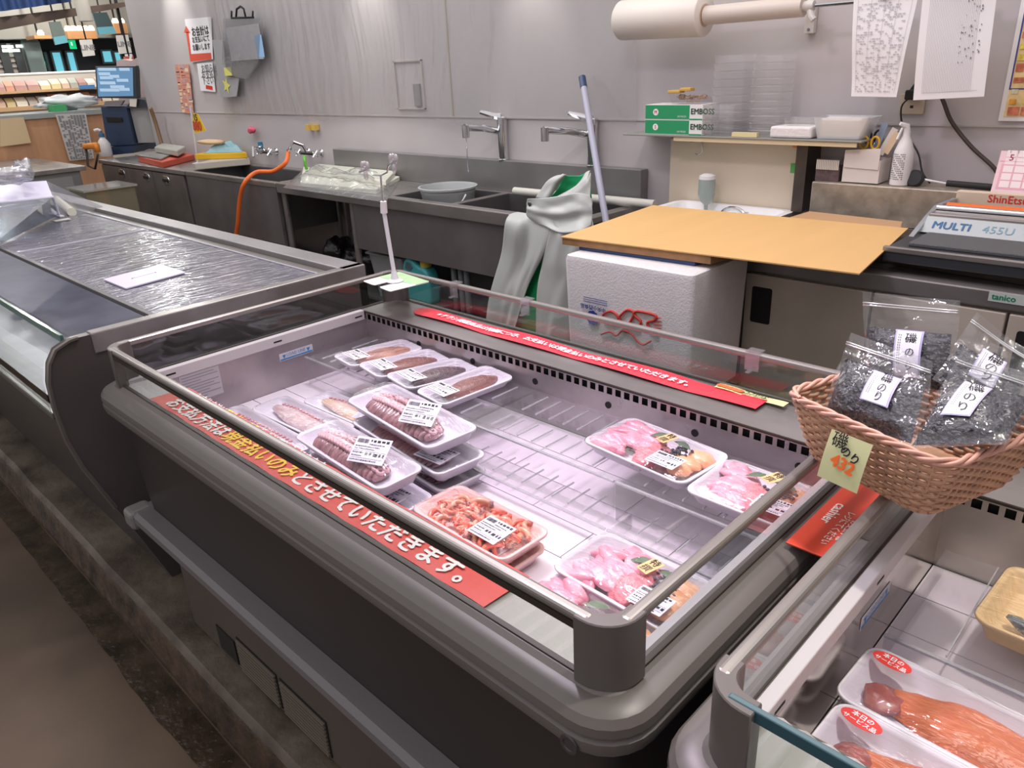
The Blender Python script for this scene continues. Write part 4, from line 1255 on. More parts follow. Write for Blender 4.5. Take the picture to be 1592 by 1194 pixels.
nori_m = mat('dried_seaweed', (66, 65, 78), 0.35, 0.0, col2=(14, 12, 18), vs=120, bump=1.0, bs=130, spec=0.7)
nori_lab = mat('nori_label', (238, 236, 250), 0.5)
lab_edge = mat('label_edge', (186, 178, 222), 0.5)
def nori_bag(label, c, w, h, seed, fill=0.62, lab=(0.5, 0.36), thick=0.03, laba=0.0, lw=0.05, lh=0.072):
    """c lower middle, xdir width, ydir up along the bag"""
    t = thing('seaweed_bag', label, 'bag', (c[0]+c[1])/2, group='zip bags of dried seaweed in the basket')
    BLc, BRc, TRc, TLc = c
    nz = ((BRc-BLc).cross(TLc-BLc)).normalized()
    class _M:
        def __matmul__(self, q):
            u, v = q.x/w+0.5, q.y/h
            return BLc.lerp(BRc, u).lerp(TLc.lerp(TRc, u), v)+nz*q.z
    M = _M()
    def th(u, v):
        e = (1-(2*u-1)**4)*min(1, v*6)
        if v < 0.72:
            return thick*e*math.sin(PI*min(1, 0.12+v/0.82))**0.7
        return 0.0015+thick*0.25*max(0, (0.80-v)/0.08)*e if v < 0.8 else 0.0012
    def side(s):
        def fn(u, v):
            wr_ = 0.0035*noise.noise(Vector((u*6+seed, v*7, s*2)))*min(1, (1-v)*3+0.4)
            x = (u-0.5)*w*(1+0.02*math.sin(v*9+seed))
            z = s*(th(u, v)*0.5)+wr_
            if v > 0.78:
                z += 0.006*math.sin(u*5+seed)*(v-0.78)/0.2
            return tuple(M @ Vector((x, v*h, z)))
        return fn
    fb = MB()
    fb.grid(side(1), 24, 26)
    g2 = MB().grid(side(-1), 24, 26)
    o_ = len(fb.v)
    fb.v += g2.v
    fb.f += [tuple(reversed([i+o_ for i in f])) for f in g2.f]
    fb.mi += g2.mi
    fb.build('bag_film', bag_film, t, smooth='all')
    z = MB()
    for vv in (0.86, 0.885):
        z.tube([M @ Vector(((u-0.5)*w*0.985, vv*h, 0.0025+0.006*math.sin(u*5+seed)*(vv-0.78)/0.2)) for u in [k/12 for k in range(13)]], 0.0012, 6)
    z.build('zip_strip', clear('zip', (246, 246, 250), 1.0, 0.1, 0.3, milk=0.5), t, smooth='all')
    def nfn(s):
        def fn(u, v):
            vv = 0.03+v*fill
            tt = th(0.06+u*0.88, vv)*0.5-0.0015
            ed = min(1, v*7)*min(1, (1-v)*5)*min(1, u*9)*min(1, (1-u)*9)
            n_ = noise.noise(Vector((u*22+seed, v*26, s)))*0.003
            top_w = 0.02*noise.noise(Vector((u*4, seed, 0)))
            return tuple(M @ Vector(((u-0.5)*w*0.9, (vv+top_w*v)*h, s*(tt*ed)+n_*ed)))
        return fn
    nb = MB().grid(nfn(1), 40, 34)
    g2 = MB().grid(nfn(-1), 40, 34)
    o_ = len(nb.v); nb.v += g2.v; nb.f += [tuple(reversed([i+o_ for i in f])) for f in g2.f]; nb.mi += g2.mi
    nb.build('dried_seaweed', nori_m, t, smooth='all', kind='stuff')
    LMm = Matrix.Translation(((lab[0]-0.5)*w, lab[1]*h, 0)) @ Matrix.Rotation(laba, 4, 'Z')
    class _L:
        def __matmul__(self, q):
            return M @ (LMm @ q)
    LM = _L()
    def lz(x, y):
        u = min(0.98, max(0.02, lab[0]+x/w)); v = min(0.98, max(0.02, lab[1]+y/h))
        return th(u, v)*0.5+0.0035
    def lfn(a_, b_, k):
        def fn(u, v):
            x, y = (u-0.5)*a_, (v-0.5)*b_
            return tuple(LM @ Vector((x, y, lz(x, y)+k)))
        return fn
    lo_ = MB().grid(lfn(lw, lh, 0.0), 8, 8).build('paper_label', lab_edge, t, smooth='all')
    MB().grid(lfn(lw-0.006, lh-0.004, 0.0006), 8, 8).build('label_face', nori_lab, lo_, smooth='all')
    def tx(ch, x, y, s):
        O_ = LM @ Vector((x, y, lz(x, y)+0.0014)); text(ch, s, ink, lo_, frame(O_, (LM @ Vector((x+0.01, y, lz(x, y)+0.0014)))-O_, (LM @ Vector((x, y+0.01, lz(x, y)+0.0014)))-O_), align='CENTER', bold=0.006)
    tx('磯', lw*0.10, lh*0.30, lw*0.40)
    tx('の', lw*0.10, lh*0.02, lw*0.34)
    tx('り', lw*0.10, -lh*0.27, lw*0.34)
    fp_ = MB()
    for k in range(2):
        x = -lw*(0.36-0.07*k)
        for q in range(12):
            y = lh*(0.4-q*0.055)
            a_ = LM @ Vector((x, y, lz(x, y)+0.0012))
            fp_.quad(*[LM @ Vector((x+dx, y+dy, lz(x, y)+0.0014)) for dx, dy in ((0, 0), (lw*0.03, 0), (lw*0.03, -lh*0.03), (0, -lh*0.03))])
    fp_.build('fine_print', ink_grey, lo_)
    return t
def cnr(bl, br, tr, tl):
    return [at(q[0], q[1], 'y', q[2]) for q in (bl, br, tr, tl)]
nori_bag('seaweed bag standing upright at the back of the wicker basket', cnr((1345, 600, 1.165), (1478, 612, 1.145), (1493, 467, 1.20), (1343, 454, 1.22)), 0.15, 0.17, 1, lab=(0.56, 0.38), lw=0.045, lh=0.085, fill=0.6)
nori_bag('seaweed bag at the right back of the wicker basket, tilted, label half hidden', cnr((1450, 590, 1.11), (1570, 660, 1.10), (1618, 556, 1.19), (1517, 487, 1.185)), 0.15, 0.17, 2, lab=(0.5, 0.45), fill=0.55, thick=0.024)
nori_bag('seaweed bag lying at the front left of the wicker basket', cnr((1275, 645, 1.06), (1424, 697, 0.98), (1456, 564, 1.075), (1323, 517, 1.125)), 0.16, 0.18, 3, lab=(0.60, 0.50), fill=0.68, lw=0.047, lh=0.066)
nori_bag('seaweed bag lying at the front right of the wicker basket', cnr((1408, 698, 0.985), (1566, 690, 1.01), (1630, 600, 1.16), (1496, 541, 1.125)), 0.16, 0.18, 4, lab=(0.38, 0.48), fill=0.70, lw=0.05, lh=0.075, laba=-0.02)

for i, (px, py) in enumerate(((705, 463), (815, 486), (1168, 562))):
    p = at(px, py, 'y', 1.42)
    m = MB()
    m.box(p.x-0.016, p.x+0.016, 1.422, 1.4245, 0.868, 0.911)
    m.box(p.x-0.016, p.x+0.016, 1.422, 1.448, 0.9085, 0.911)
    m.box(p.x-0.005, p.x+0.005, 1.405, 1.422, 0.868, 0.871)
    tag(m.build('rail_clip', clear('rail_clip_clear', (250, 248, 249), 0.8, 0.05, 0.08, milk=0.06)), ['clear plastic clip on the back rail just right of the corner card', 'clear plastic clip on the back rail in front of the rubber apron', 'clear plastic clip on the back rail beside the fridge handle'][i], 'clip', 'clear clips on the back rail')

# ================================================================== BACK COUNTERS
YF, YW = 2.73, 3.3
# cold cabinet
cb = thing('cold_cabinet', 'low steel cabinet with recessed handles under the terminal and scales', 'cabinet', (-7.4, 3.0, 0.0))
MB().box(-8.36, -6.45, YF+0.02, YW-0.005, 0.09, 0.765).build('body', steel_dark, cb)
MB().box(-8.38, -6.44, YF-0.005, YW-0.003, 0.765, 0.80).build('worktop', steel, cb, bevel=0.004)
for i, (a, b) in enumerate(((-8.34, -7.72), (-7.715, -7.12), (-7.115, -6.475))):
    d = MB().box(a+0.004, b-0.004, YF, YF+0.02, 0.12, 0.755).build('cabinet_door', mat('door_steel', (124, 117, 114), 0.4, 0.5, var=0.15, vs=5, rvar=0.1), cb, bevel=0.003)
    hx = (at(190, 270, 'y', YF).x, at(228, 275, 'y', YF).x, at(258, 279, 'y', YF).x)[i]
    h = MB()
    h.lathe([(0.0, 0.0), (0.055, 0.001), (0.068, 0.004), (0.070, 0.008)], n=20, M=Matrix.Translation((hx, YF-0.008, 0.70)) @ Matrix.Rotation(-PI/2, 4, 'X') @ Matrix.Scale(0.62, 4, (0, 1, 0)))
    h.build('handle_cup', chrome, d, smooth=True)
    MB().box(hx-0.05, hx+0.05, YF-0.014, YF-0.002, 0.685, 0.712).build('handle', black, d, bevel=0.004)
for x in (-8.2, -6.6):
    for y in (2.82, 3.2):
        MB().lathe([(0.025, 0), (0.025, 0.09)], (x, y, 0), 12).build('foot', black, cb)
# sink one
def open_box(mb, x0, x1, y0, y1, z0, z1, w=0.004):
    mb.box(x0, x1, y0, y0+w, z0, z1); mb.box(x0, x1, y1-w, y1, z0, z1)
    mb.box(x0, x0+w, y0+w, y1-w, z0, z1); mb.box(x1-w, x1, y0+w, y1-w, z0, z1)
    mb.box(x0, x1, y0, y1, z0-w, z0)
s1 = thing('hose_sink', 'steel sink with the orange hose, between the cabinet and the long sink table', 'sink', (-5.7, 3.0, 0))
m = MB(); open_box(m, -6.40, -5.02, YF+0.05, 3.22, 0.45, 0.79); m.build('basin', steel_dark, s1)
m = MB()
m.box(-6.43, -4.99, YF, YF+0.05, 0.765, 0.80); m.box(-6.43, -4.99, 3.22, YW-0.005, 0.765, 0.80)
m.box(-6.43, -6.40, YF+0.05, 3.22, 0.765, 0.80); m.box(-5.02, -4.99, YF+0.05, 3.22, 0.765, 0.80)
m.build('rim', steel, s1, bevel=0.004)
MB().box(-6.43, -4.99, YF+0.004, YF+0.012, 0.36, 0.765).build('front_apron', mat('apron_steel', (122, 117, 118), 0.38, 0.5, var=0.15, vs=3, rvar=0.1), s1)
for x in (-6.38, -5.03):
    for y in (YF+0.04, 3.24):
        MB().tube([(x, y, 0), (x, y, 0.76)], 0.02, 10).build('leg', steel, s1, smooth=True)
MB().box(-6.38, -5.03, 3.20, 3.24, 0.12, 0.15).build('back_stretcher', steel_dark, s1)
# long sink table
s2 = thing('long_sink_table', 'long steel table with two deep sinks and a tall splashback', 'sink', (-3.6, 3.0, 0))
B1 = (at(640, 300, 'z', 0.8).x-0.02, -3.21); B2 = (-3.16, -2.33)
yb0, yb1 = YF+0.065, 3.20
m = MB()
m.box(-4.97, B1[0], YF, YW-0.03, 0.775, 0.80)
m.box(B1[0], -2.262, YF, yb0, 0.775, 0.80)
m.box(B1[0], -2.262, yb1, YW-0.03, 0.775, 0.80)
m.box(B1[1], B2[0], yb0, yb1, 0.775, 0.80)
m.box(B2[1], -2.262, yb0, yb1, 0.775, 0.80)
m.build('worktop', steel, s2)
MB().box(-4.97, -2.262, YF-0.004, YF+0.012, 0.735, 0.803).build('front_edge', steel, s2, bevel=0.005)
for q in (B1, B2):
    m = MB(); open_box(m, q[0], q[1], yb0, yb1, 0.47, 0.798); m.build('basin', steel_dark, s2)
MB().box(-4.08, -2.26, YF+0.012, YF+0.02, 0.45, 0.775).build('front_apron', mat('apron_steel', (122, 117, 118), 0.38, 0.5, var=0.15, vs=3, rvar=0.1), s2)
m = MB().box(-4.99, -2.262, 3.236, 3.297, 0.80, 0.976)
m.build('splashback', steel_dull, s2, bevel=0.003)
for x, y in ((-4.94, YF+0.035), (-4.12, YF+0.035), (-2.28, YF+0.035), (-4.94, 3.25), (-4.12, 3.25), (-2.28, 3.25)):
    MB().tube([(x, y, 0), (x, y, 0.77)], 0.021, 12).build('leg', steel, s2, smooth=True)
MB().box(-4.94, -2.28, 2.80, 3.24, 0.10, 0.115).build('lower_shelf', steel_dark, s2)
sp_ = MB()
for q in ((B1[0]+B1[1])/2, (B2[0]+B2[1])/2):
    sp_.lathe([(0.05, 0), (0.05, 0.002)], (q, 3.0, 0.472), 18)
sp_.build('drain', black, s2)

# under the tables
ub = MB()
for i, (x, z, r) in enumerate(((-4.74, 0.275, 0.10), (-4.50, 0.26, 0.09), (-4.26, 0.27, 0.09))):
    u_ = MB(); u_.blob((x, 3.02, z), (r, 0.13, r*1.2), seed=i+4, amp=0.14, fq=3, nu=22, nv=16)
    tag(u_.build('rubbish_bag', mat('black_bag', (22, 20, 22), 0.25, bump=0.5, bs=40), smooth='all'), ['black rubbish bag under the table, left of three', 'black rubbish bag under the table, middle of three', 'black rubbish bag under the table, beside the table leg'][i], 'bag', 'black bags under the steel table')
wbx = thing('white_bin', 'pale bin standing under the sink table beside the leg', 'bin', (-3.98, 3.0, 0.115))
m = MB(); m.loft([rrect(-4.06, -3.76, 2.84, 3.14, 0.03, 0.116), rrect(-4.09, -3.73, 2.81, 3.17, 0.03, 0.40)], cap1=False)
m.build('bin_wall', mat('bin_grey', (150, 154, 158), 0.5), wbx, smooth=True)
MB().box(-4.10, -3.72, 2.80, 3.18, 0.40, 0.415).build('lid', mat('bin_grey', (150, 154, 158), 0.5), wbx, bevel=0.005)
# teal jug
jt = thing('detergent_jug', 'teal plastic jug with a yellow cap under the sink table', 'jug', (-3.45, 2.80, 0.115))
teal = mat('jug_teal', (66, 156, 160), 0.35)
jc = at(655, 440, 'y', 2.80)
jx = jc.x
m = MB()
jp = [(-0.115, 0), (0.115, 0), (0.125, 0.03), (0.125, 0.16), (0.11, 0.205), (0.075, 0.225), (0.045, 0.225), (0.02, 0.235), (-0.02, 0.262), (-0.06, 0.27), (-0.095, 0.25), (-0.115, 0.21), (-0.12, 0.15), (-0.12, 0.03)]
hole = None
zb = 0.182
m.prism(jp, lambda q: (jx+q[0], 2.755, zb+q[1]), lambda q: (jx+q[0], 2.845, zb+q[1]))
m.build('jug_body', teal, jt, smooth=True, bevel=0.018, seg=3)
MB().prism([(-0.085, 0.2), (-0.03, 0.195), (-0.01, 0.215), (-0.03, 0.238), (-0.07, 0.243)], lambda q: (jx+q[0], 2.752, zb+q[1]), lambda q: (jx+q[0], 2.760, zb+q[1])).build('handle_recess', mat('jug_recess', (70, 92, 96), 0.5), jt)
MB().lathe([(0.034, 0), (0.034, 0.035), (0.028, 0.04)], (jx+0.06, 2.80, zb+0.222), 18).build('cap', mat('cap_yellow', (196, 176, 66), 0.4), jt, smooth=True)
stl = tag(MB().box(jx-0.2, jx+0.2, 2.74, 2.9, 0.1152, 0.1815).build('storage_crate', mat('crate_grey', (96, 98, 102), 0.5), bevel=0.006), 'flat grey crate under the teal jug', 'crate')
ph_ = MB()
for k, dx in enumerate((0.2, 0.26, 0.31)):
    pp = tag(MB().tube([(jx+dx+0.04, 2.86, 0.1152), (jx+dx+0.04, 2.86, 0.47)], 0.018, 12).build('drain_pipe', mat('pipe_pvc', (134, 140, 146), 0.4), smooth='all'), ['grey drain pipe right beside the teal jug under the sink', 'grey drain pipe, middle of three under the sink', 'grey drain pipe farthest from the teal jug'][k], 'pipe', 'drain pipes under the sink')

# ------------------------------------------------------------------ faucets
def faucet(label, bx_, tip, top):
    t = thing('sink_faucet', label, 'faucet', (bx_, 3.267, 0.976), group='long spout faucets over the double sink')
    c = MB()
    c.lathe([(0.034, 0), (0.034, 0.004), (0.029, 0.008), (0.029, 0.195), (0.031, 0.197), (0.031, 0.235), (0.024, 0.24)], (bx_, 3.262, 0.9765), 20)
    c.build('column', chrome, t, smooth=True)
    m_ = MB()
    P1 = Vector((bx_, 3.262, 1.135)); 
    m_.tube([P1+Vector((0, 0, -0.02)), P1+Vector((-0.03, -0.01, 0.0)), tip.lerp(P1, 0.5)+Vector((0, 0, 0.006)), tip], 0.019, 12)
    m_.tube([tip+Vector((0.008, 0, 0.012)), tip+Vector((0.008, 0, -0.055))], 0.021, 12)
    m_.build('spout', chrome, t, smooth=True)
    MB().tube([(bx_, 3.255, 1.212), (bx_-0.04, 3.23, 1.222), (bx_-0.10, 3.19, 1.245)], [0.022, 0.018, 0.012], 8).build('lever', chrome, t, smooth=True)
    return t
fx1 = at(783, 245, 'y', 3.262).x
fx2 = at(921, 256, 'y', 3.262).x
tipA = at(722, 198, 'y', 3.0); tipB = at(845, 202, 'y', 3.02)
faucet('chrome faucet with a running thread of water over the grey bucket', fx1, tipA, 0)
faucet('chrome faucet behind the leaning grey mop pole', fx2, tipB, 0)
tag(MB().tube([tipA+Vector((0.008, 0, -0.055)), tipA+Vector((0.008, 0, -0.24))], [0.003, 0.0045], 8).build('water_stream', clear('water', (235, 240, 250), 1.0, 0.05, 0.3), smooth='all'), 'thin stream of water falling from the left long spout faucet', 'water')
def wall_tap(label, px, py, s=1.0, lever=True):
    p = at(px, py, 'y', 3.23)
    t = thing('wall_tap', label, 'tap', p)
    m_ = MB()
    m_.tube([(p.x-0.10*s, 3.23, p.z), (p.x+0.10*s, 3.23, p.z)], 0.016, 10)
    for dx in (-0.09*s, 0.09*s):
        m_.tube([(p.x+dx, 3.23, p.z), (p.x+dx, 3.296, p.z-0.0)], 0.013, 10)
        m_.lathe([(0.026, 0), (0.022, 0.006)], n=14, M=Matrix.Translation((p.x+dx, 3.297, p.z)) @ Matrix.Rotation(PI/2, 4, 'X'))
    m_.build('tap_body', chrome, t, smooth=True)
    for dx in (-0.12*s, 0.12*s):
        h = MB()
        for k in range(4):
            a = PI/4+k*PI/2
            h.tube([(p.x+dx, 3.22, p.z), (p.x+dx, 3.22+0.03*math.cos(a), p.z+0.03*math.sin(a))], 0.007, 6)
        h.build('cross_handle', chrome, t, smooth=True)
    return t, p
t1, pt1 = wall_tap('chrome two handle wall tap feeding the orange hose', 478, 238)
sp1 = MB(); e0 = at(448, 233, 'y', 2.98)
sp1.tube([(pt1.x-0.0, 3.23, pt1.z), (pt1.x, 3.2, pt1.z+0.06), (pt1.x-0.04, 3.14, pt1.z+0.09), e0+Vector((0.03, 0, 0.01)), e0+Vector((0, 0, -0.0)), e0+Vector((-0.005, 0, -0.03))], 0.0115, 10)
sp1.build('spout', chrome, t1, smooth=True)
t2, pt2 = wall_tap('chrome wall tap with a blue capped hose fitting, left of the orange hose', 412, 236, 0.7)
sp2 = MB(); sp2.tube([(pt2.x, 3.23, pt2.z), (pt2.x+0.01, 3.2, pt2.z+0.05), (pt2.x+0.06, 3.1, pt2.z+0.05), (pt2.x+0.08, 3.08, pt2.z-0.02)], 0.011, 8)
sp2.build('spout', chrome, t2, smooth=True)
MB().lathe([(0.02, 0), (0.02, 0.05)], (pt2.x, 3.2, pt2.z+0.03), 12).build('blue_fitting', mat('fit_blue', (30, 120, 160), 0.4), t2, smooth=True)
# hose
hz = [e0+Vector((-0.005, 0, -0.02)), at(444, 253, 'y', 2.92), at(425, 266, 'y', 2.86), at(398, 268, 'y', 2.78), at(380, 285, 'y', 2.69), at(373, 310, 'y', 2.67), at(370, 345, 'y', 2.66), at(368, 372, 'y', 2.66)]
hz += [Vector((hz[-1].x, 2.66, 0.12)), Vector((hz[-1].x-0.05, 2.62, 0.025)), Vector((hz[-1].x-0.3, 2.55, 0.022))]
def smoothpath(ps, k=6):
    out = []
    n = len(ps)
    for i in range(n-1):
        p0, p1, p2, p3 = ps[max(i-1, 0)], ps[i], ps[i+1], ps[min(i+2, n-1)]
        for j in range(k):
            t = j/k
            out.append(0.5*((2*p1)+(p2-p0)*t+(2*p0-5*p1+4*p2-p3)*t*t+(3*p1-p0-3*p2+p3)*t**3))
    out.append(ps[-1])
    return out
tag(MB().tube(smoothpath(hz), 0.0155, 10).build('water_hose', mat('hose_orange', (236, 110, 44), 0.35), smooth='all'), 'bright orange rubber hose arching from the wall tap over the sink edge', 'hose')
tag(MB().tube([at(473, 243, 'y', 3.12), at(474, 252, 'y', 3.1), at(478, 268, 'z', 0.805)], 0.011, 8).build('green_hose_end', mat('hose_green', (110, 196, 70), 0.4), smooth='all'), 'short green hose end below the wall tap', 'hose')

# ------------------------------------------------------------------ bucket, trays, rolls
bc = thing('grey_bucket', 'grey plastic bucket standing in the left basin of the double sink', 'bucket', (0, 0, 0))
c_ = at(696, 289, 'y', 2.99)
rB = 46.5/FPX*(c_-EYE).dot(_f)/1.03
bc.location = (c_.x, c_.y, 0.475); bc['_w'] = (c_.x, c_.y, 0.475)
bgy = mat('bucket_grey', (172, 176, 176), 0.42)
zt = c_.z
MB().lathe([(rB*0.66, 0.4745), (rB*0.68, 0.48), (rB*0.93, zt-0.035), (rB*0.95, zt-0.03), (rB*0.95, zt-0.012), (rB*1.02, zt-0.010), (rB*1.03, zt), (rB*0.96, zt+0.002), (rB*0.92, zt-0.01), (rB*0.66, 0.485), (0, 0.485)], (c_.x, c_.y, 0), 40).build('bucket_wall', bgy, bc, smooth=True)
hd = []
for k in range(15):
    a = PI*k/14
    hd.append(Vector((c_.x+rB*1.0*math.cos(a)*0.98+0.02, c_.y-rB*0.45*math.sin(a)-0.03, zt-0.03-0.115*math.sin(a))))
MB().tube(hd, 0.005, 8).build('handle', mat('handle_pale', (206, 208, 208), 0.4), bc, smooth='all')
# white trays under film
wt = thing('wrapped_white_trays', 'stack of pale plastic boards under crumpled cling film on the steel table', 'trays', (-4.7, 3.0, 0.80))
def quad_slab(name, pts, z0, z1, m_, par, bev=0.004):
    o = MB().prism(list(range(len(pts))), lambda i: (pts[i].x, pts[i].y, z0), lambda i: (pts[i].x, pts[i].y, z1)).build(name, m_, par, bevel=bev)
    return o
cream = mat('board_cream', (228, 228, 214), 0.42)
clampy = lambda L, m=3.222: [Vector((p.x, min(p.y, m), p.z)) for p in L]
q1 = clampy([at(468, 290, 'z', 0.802), at(585, 302, 'z', 0.802), at(672, 272, 'z', 0.802), at(560, 252, 'z', 0.802)])
quad_slab('board', q1, 0.8015, 0.83, cream, wt)
q2 = clampy([at(478, 266, 'z', 0.85), at(600, 284, 'z', 0.85), at(655, 262, 'z', 0.85), at(560, 248, 'z', 0.85)])
quad_slab('board', q2, 0.8305, 0.862, cream, wt)
slots = MB()
for k in range(11):
    a = q2[0].lerp(q2[3], 0.05+k*0.085); b = q2[1].lerp(q2[2], 0.05+k*0.085)
    slots.quad(*[Vector((p.x, p.y, 0.8628)) for p in (a, b, a.lerp(b, 1)+Vector((0.006, 0.006, 0)), a+Vector((0.006, 0.006, 0)))])
slots.build('groove', mat('groove_grey', (176, 178, 166), 0.6), wt)
crf = MB()
w4 = clampy([at(440, 292, 'z', 0.805), at(600, 315, 'z', 0.805), at(690, 262, 'z', 0.83), at(560, 240, 'z', 0.86)], 3.23)
def crfn(u, v):
    p = w4[0].lerp(w4[1], u).lerp(w4[3].lerp(w4[2], u), v)
    h = min(1, 5*u)*min(1, 5*(1-u))*min(1, 5*v)*min(1, 5*(1-v))
    z = 0.806+0.062*h+0.03*h*noise.noise(Vector((u*7, v*7, 1)))+0.012*h*noise.noise(Vector((u*25, v*22, 3)))
    return (p.x, p.y, max(0.804, z))
crf.grid(crfn, 60, 50)
crf.build('film_cover', clear('crumpled_film', (250, 250, 250), 1.0, 0.1, 0.10, milk=0.12, bump=0.8, bs=24), wt, smooth='all')
rl = thing('film_roll', 'long pale roll lying across the right sink basin', 'roll', (-2.7, 3.1, 0.80))
ra, rb_ = at(800, 297, 'z', 0.83), at(1018, 318, 'z', 0.83)
MB().tube([ra, rb_], 0.022, 14).build('roll_body', mat('roll_cream', (204, 202, 194), 0.5), rl, smooth=True)
# mop pole
mp = thing('mop_pole', 'grey pole with a dark blue cap leaning on the wall by the sink', 'pole', (0, 0, 0))
mt, mbp = at(905, 120, 'y', 3.22), at(943, 350, 'y', 2.87)
mp.location = (mbp.x, mbp.y, 0); mp['_w'] = (mbp.x, mbp.y, 0)
dr_ = (mbp-mt)
ext = mbp+dr_*((mbp.z-0.02)/(mt.z-mbp.z))
MB().tube([mt.lerp(mbp, 0.07), ext], 0.0165, 12).build('shaft', mat('pole_lilac', (168, 168, 186), 0.4), mp, smooth=True)
MB().tube([mt, mt.lerp(mbp, 0.075)], 0.0185, 12).build('cap', mat('pole_cap', (38, 62, 96), 0.4), mp, smooth=True)

# ------------------------------------------------------------------ rubber apron
ap = thing('rubber_apron', 'pale grey rubber apron with a green lining draped over the sink edge', 'apron', (-2.6, 2.62, 0.8))
pvc = mat('apron_grey', (188, 192, 188), 0.38, 0, var=0.03, vs=6, bump=0.06, bs=12)
pvc_g = mat('apron_green', (28, 156, 96), 0.4)
def drape(name, rows, m_, thick=0.003, sub=6, wav=0.006, seed=0, dy=0.0):
    """rows: lists of (px, py, y) control points, rows from top to bottom"""
    R = [[at(a, b, 'y', c+dy) for a, b, c in r] for r in rows]
    nv, nu = len(R)-1, len(R[0])-1
    def cr(p, t):
        n = len(p)-1
        i = min(int(t*n), n-1); f = t*n-i
        p0, p1, p2, p3 = p[max(i-1, 0)], p[i], p[i+1], p[min(i+2, n)]
        return 0.5*((2*p1)+(p2-p0)*f+(2*p0-5*p1+4*p2-p3)*f*f+(3*p1-p0-3*p2+p3)*f**3)
    def fn(u, v):
        col = [cr(r, u) for r in R]
        p = cr(col, v)
        p = p+Vector((0, wav*noise.noise(Vector((u*5+seed, v*4, seed)))*1.6, 0))
        return tuple(p)
    g = MB().grid(fn, nu*sub, nv*sub)
    o = g.build(name, m_, ap, smooth='all')
    s_ = o.modifiers.new('thickness', 'SOLIDIFY'); s_.thickness = thick; s_.offset = -1
    return o
drape('left_flap', [[(792, 334, 2.70), (806, 330, 2.72), (824, 334, 2.70), (842, 340, 2.66), (858, 344, 2.64)],
                    [(786, 350, 2.66), (804, 352, 2.645), (820, 352, 2.67), (840, 356, 2.635), (858, 350, 2.62)],
                    [(777, 400, 2.665), (797, 402, 2.65), (812, 404, 2.675), (828, 402, 2.62), (850, 385, 2.62)],
                    [(764, 455, 2.665), (780, 458, 2.66), (796, 456, 2.65), (810, 450, 2.64), (824, 440, 2.63)],
                    [(754, 510, 2.665), (768, 514, 2.65), (780, 518, 2.66), (792, 512, 2.64), (803, 500, 2.63)],
                    [(744, 575, 2.665), (755, 580, 2.65), (763, 585, 2.66), (770, 575, 2.64), (780, 570, 2.63)]], pvc, wav=0.01, seed=1)
drape('right_flap', [[(858, 342, 2.63), (878, 346, 2.62), (900, 342, 2.64), (920, 332, 2.68)],
                     [(856, 356, 2.61), (875, 366, 2.60), (898, 368, 2.61), (925, 362, 2.66)],
                     [(846, 400, 2.62), (868, 410, 2.60), (890, 408, 2.605), (915, 402, 2.66)],
                     [(838, 440, 2.62), (860, 450, 2.60), (880, 450, 2.605), (905, 445, 2.66)],
                     [(833, 510, 2.62), (850, 520, 2.60), (870, 520, 2.605), (895, 512, 2.66)],
                     [(828, 575, 2.62), (845, 580, 2.60), (865, 580, 2.605), (888, 575, 2.66)]], pvc, wav=0.01, seed=2)
drape('green_lining', [[(852, 385, 2.66), (850, 388, 2.66)], [(842, 400, 2.66), (836, 415, 2.66)], [(842, 470, 2.64), (808, 470, 2.67)], [(842, 580, 2.66), (780, 580, 2.68)]], pvc_g, seed=3, wav=0.0, dy=0.01)
drape('waist_fold', [[(820, 309, 2.68), (845, 308, 2.66), (875, 304, 2.655), (898, 300, 2.66), (917, 304, 2.69)],
                     [(819, 318, 2.69), (845, 319, 2.65), (875, 318, 2.66), (900, 314, 2.65), (921, 316, 2.69)],
                     [(819, 325, 2.67), (845, 329, 2.64), (875, 331, 2.63), (900, 326, 2.64), (921, 326, 2.68)],
                     [(819, 334, 2.68), (845, 338, 2.645), (870, 342, 2.65), (900, 340, 2.64), (921, 336, 2.68)],
                     [(832, 346, 2.68), (848, 352, 2.63), (870, 362, 2.61), (900, 360, 2.60), (919, 350, 2.66)]], pvc, wav=0.006, seed=4, dy=-0.02)
drape('bib_back', [[(876, 272, 2.80), (890, 273, 2.82), (905, 272, 2.82), (914, 266, 2.80)],
                   [(868, 292, 2.80), (885, 292, 2.82), (902, 290, 2.82), (918, 280, 2.80)],
                   [(850, 312, 2.80), (878, 312, 2.82), (902, 310, 2.82), (920, 308, 2.80)]], pvc_g, wav=0.004, seed=5, dy=-0.03)
drape('bib_left', [[(874, 271, 2.76), (879, 271, 2.76), (880, 272, 2.78)],
                   [(853, 280, 2.72), (862, 285, 2.72), (868, 288, 2.76)],
                   [(833, 308, 2.70), (848, 312, 2.69), (856, 306, 2.72)]], pvc, wav=0.004, seed=6, dy=-0.03)
drape('bib_right', [[(912, 268, 2.74), (917, 266, 2.74), (918, 272, 2.74)],
                    [(896, 288, 2.70), (910, 284, 2.70), (918, 288, 2.72)],
                    [(862, 308, 2.68), (890, 306, 2.67), (918, 308, 2.70)]], pvc, wav=0.004, seed=7, dy=-0.03)
for px, py, yy in ((824, 317, 2.655),):
    p = at(px, py, 'y', yy)
    MB().lathe([(0.005, 0), (0.011, 0.001), (0.012, 0.003), (0.008, 0.004)], n=14, M=Matrix.Translation(p) @ Matrix.Rotation(PI/2, 4, 'X')).build('eyelet', chrome, ap, smooth=True)

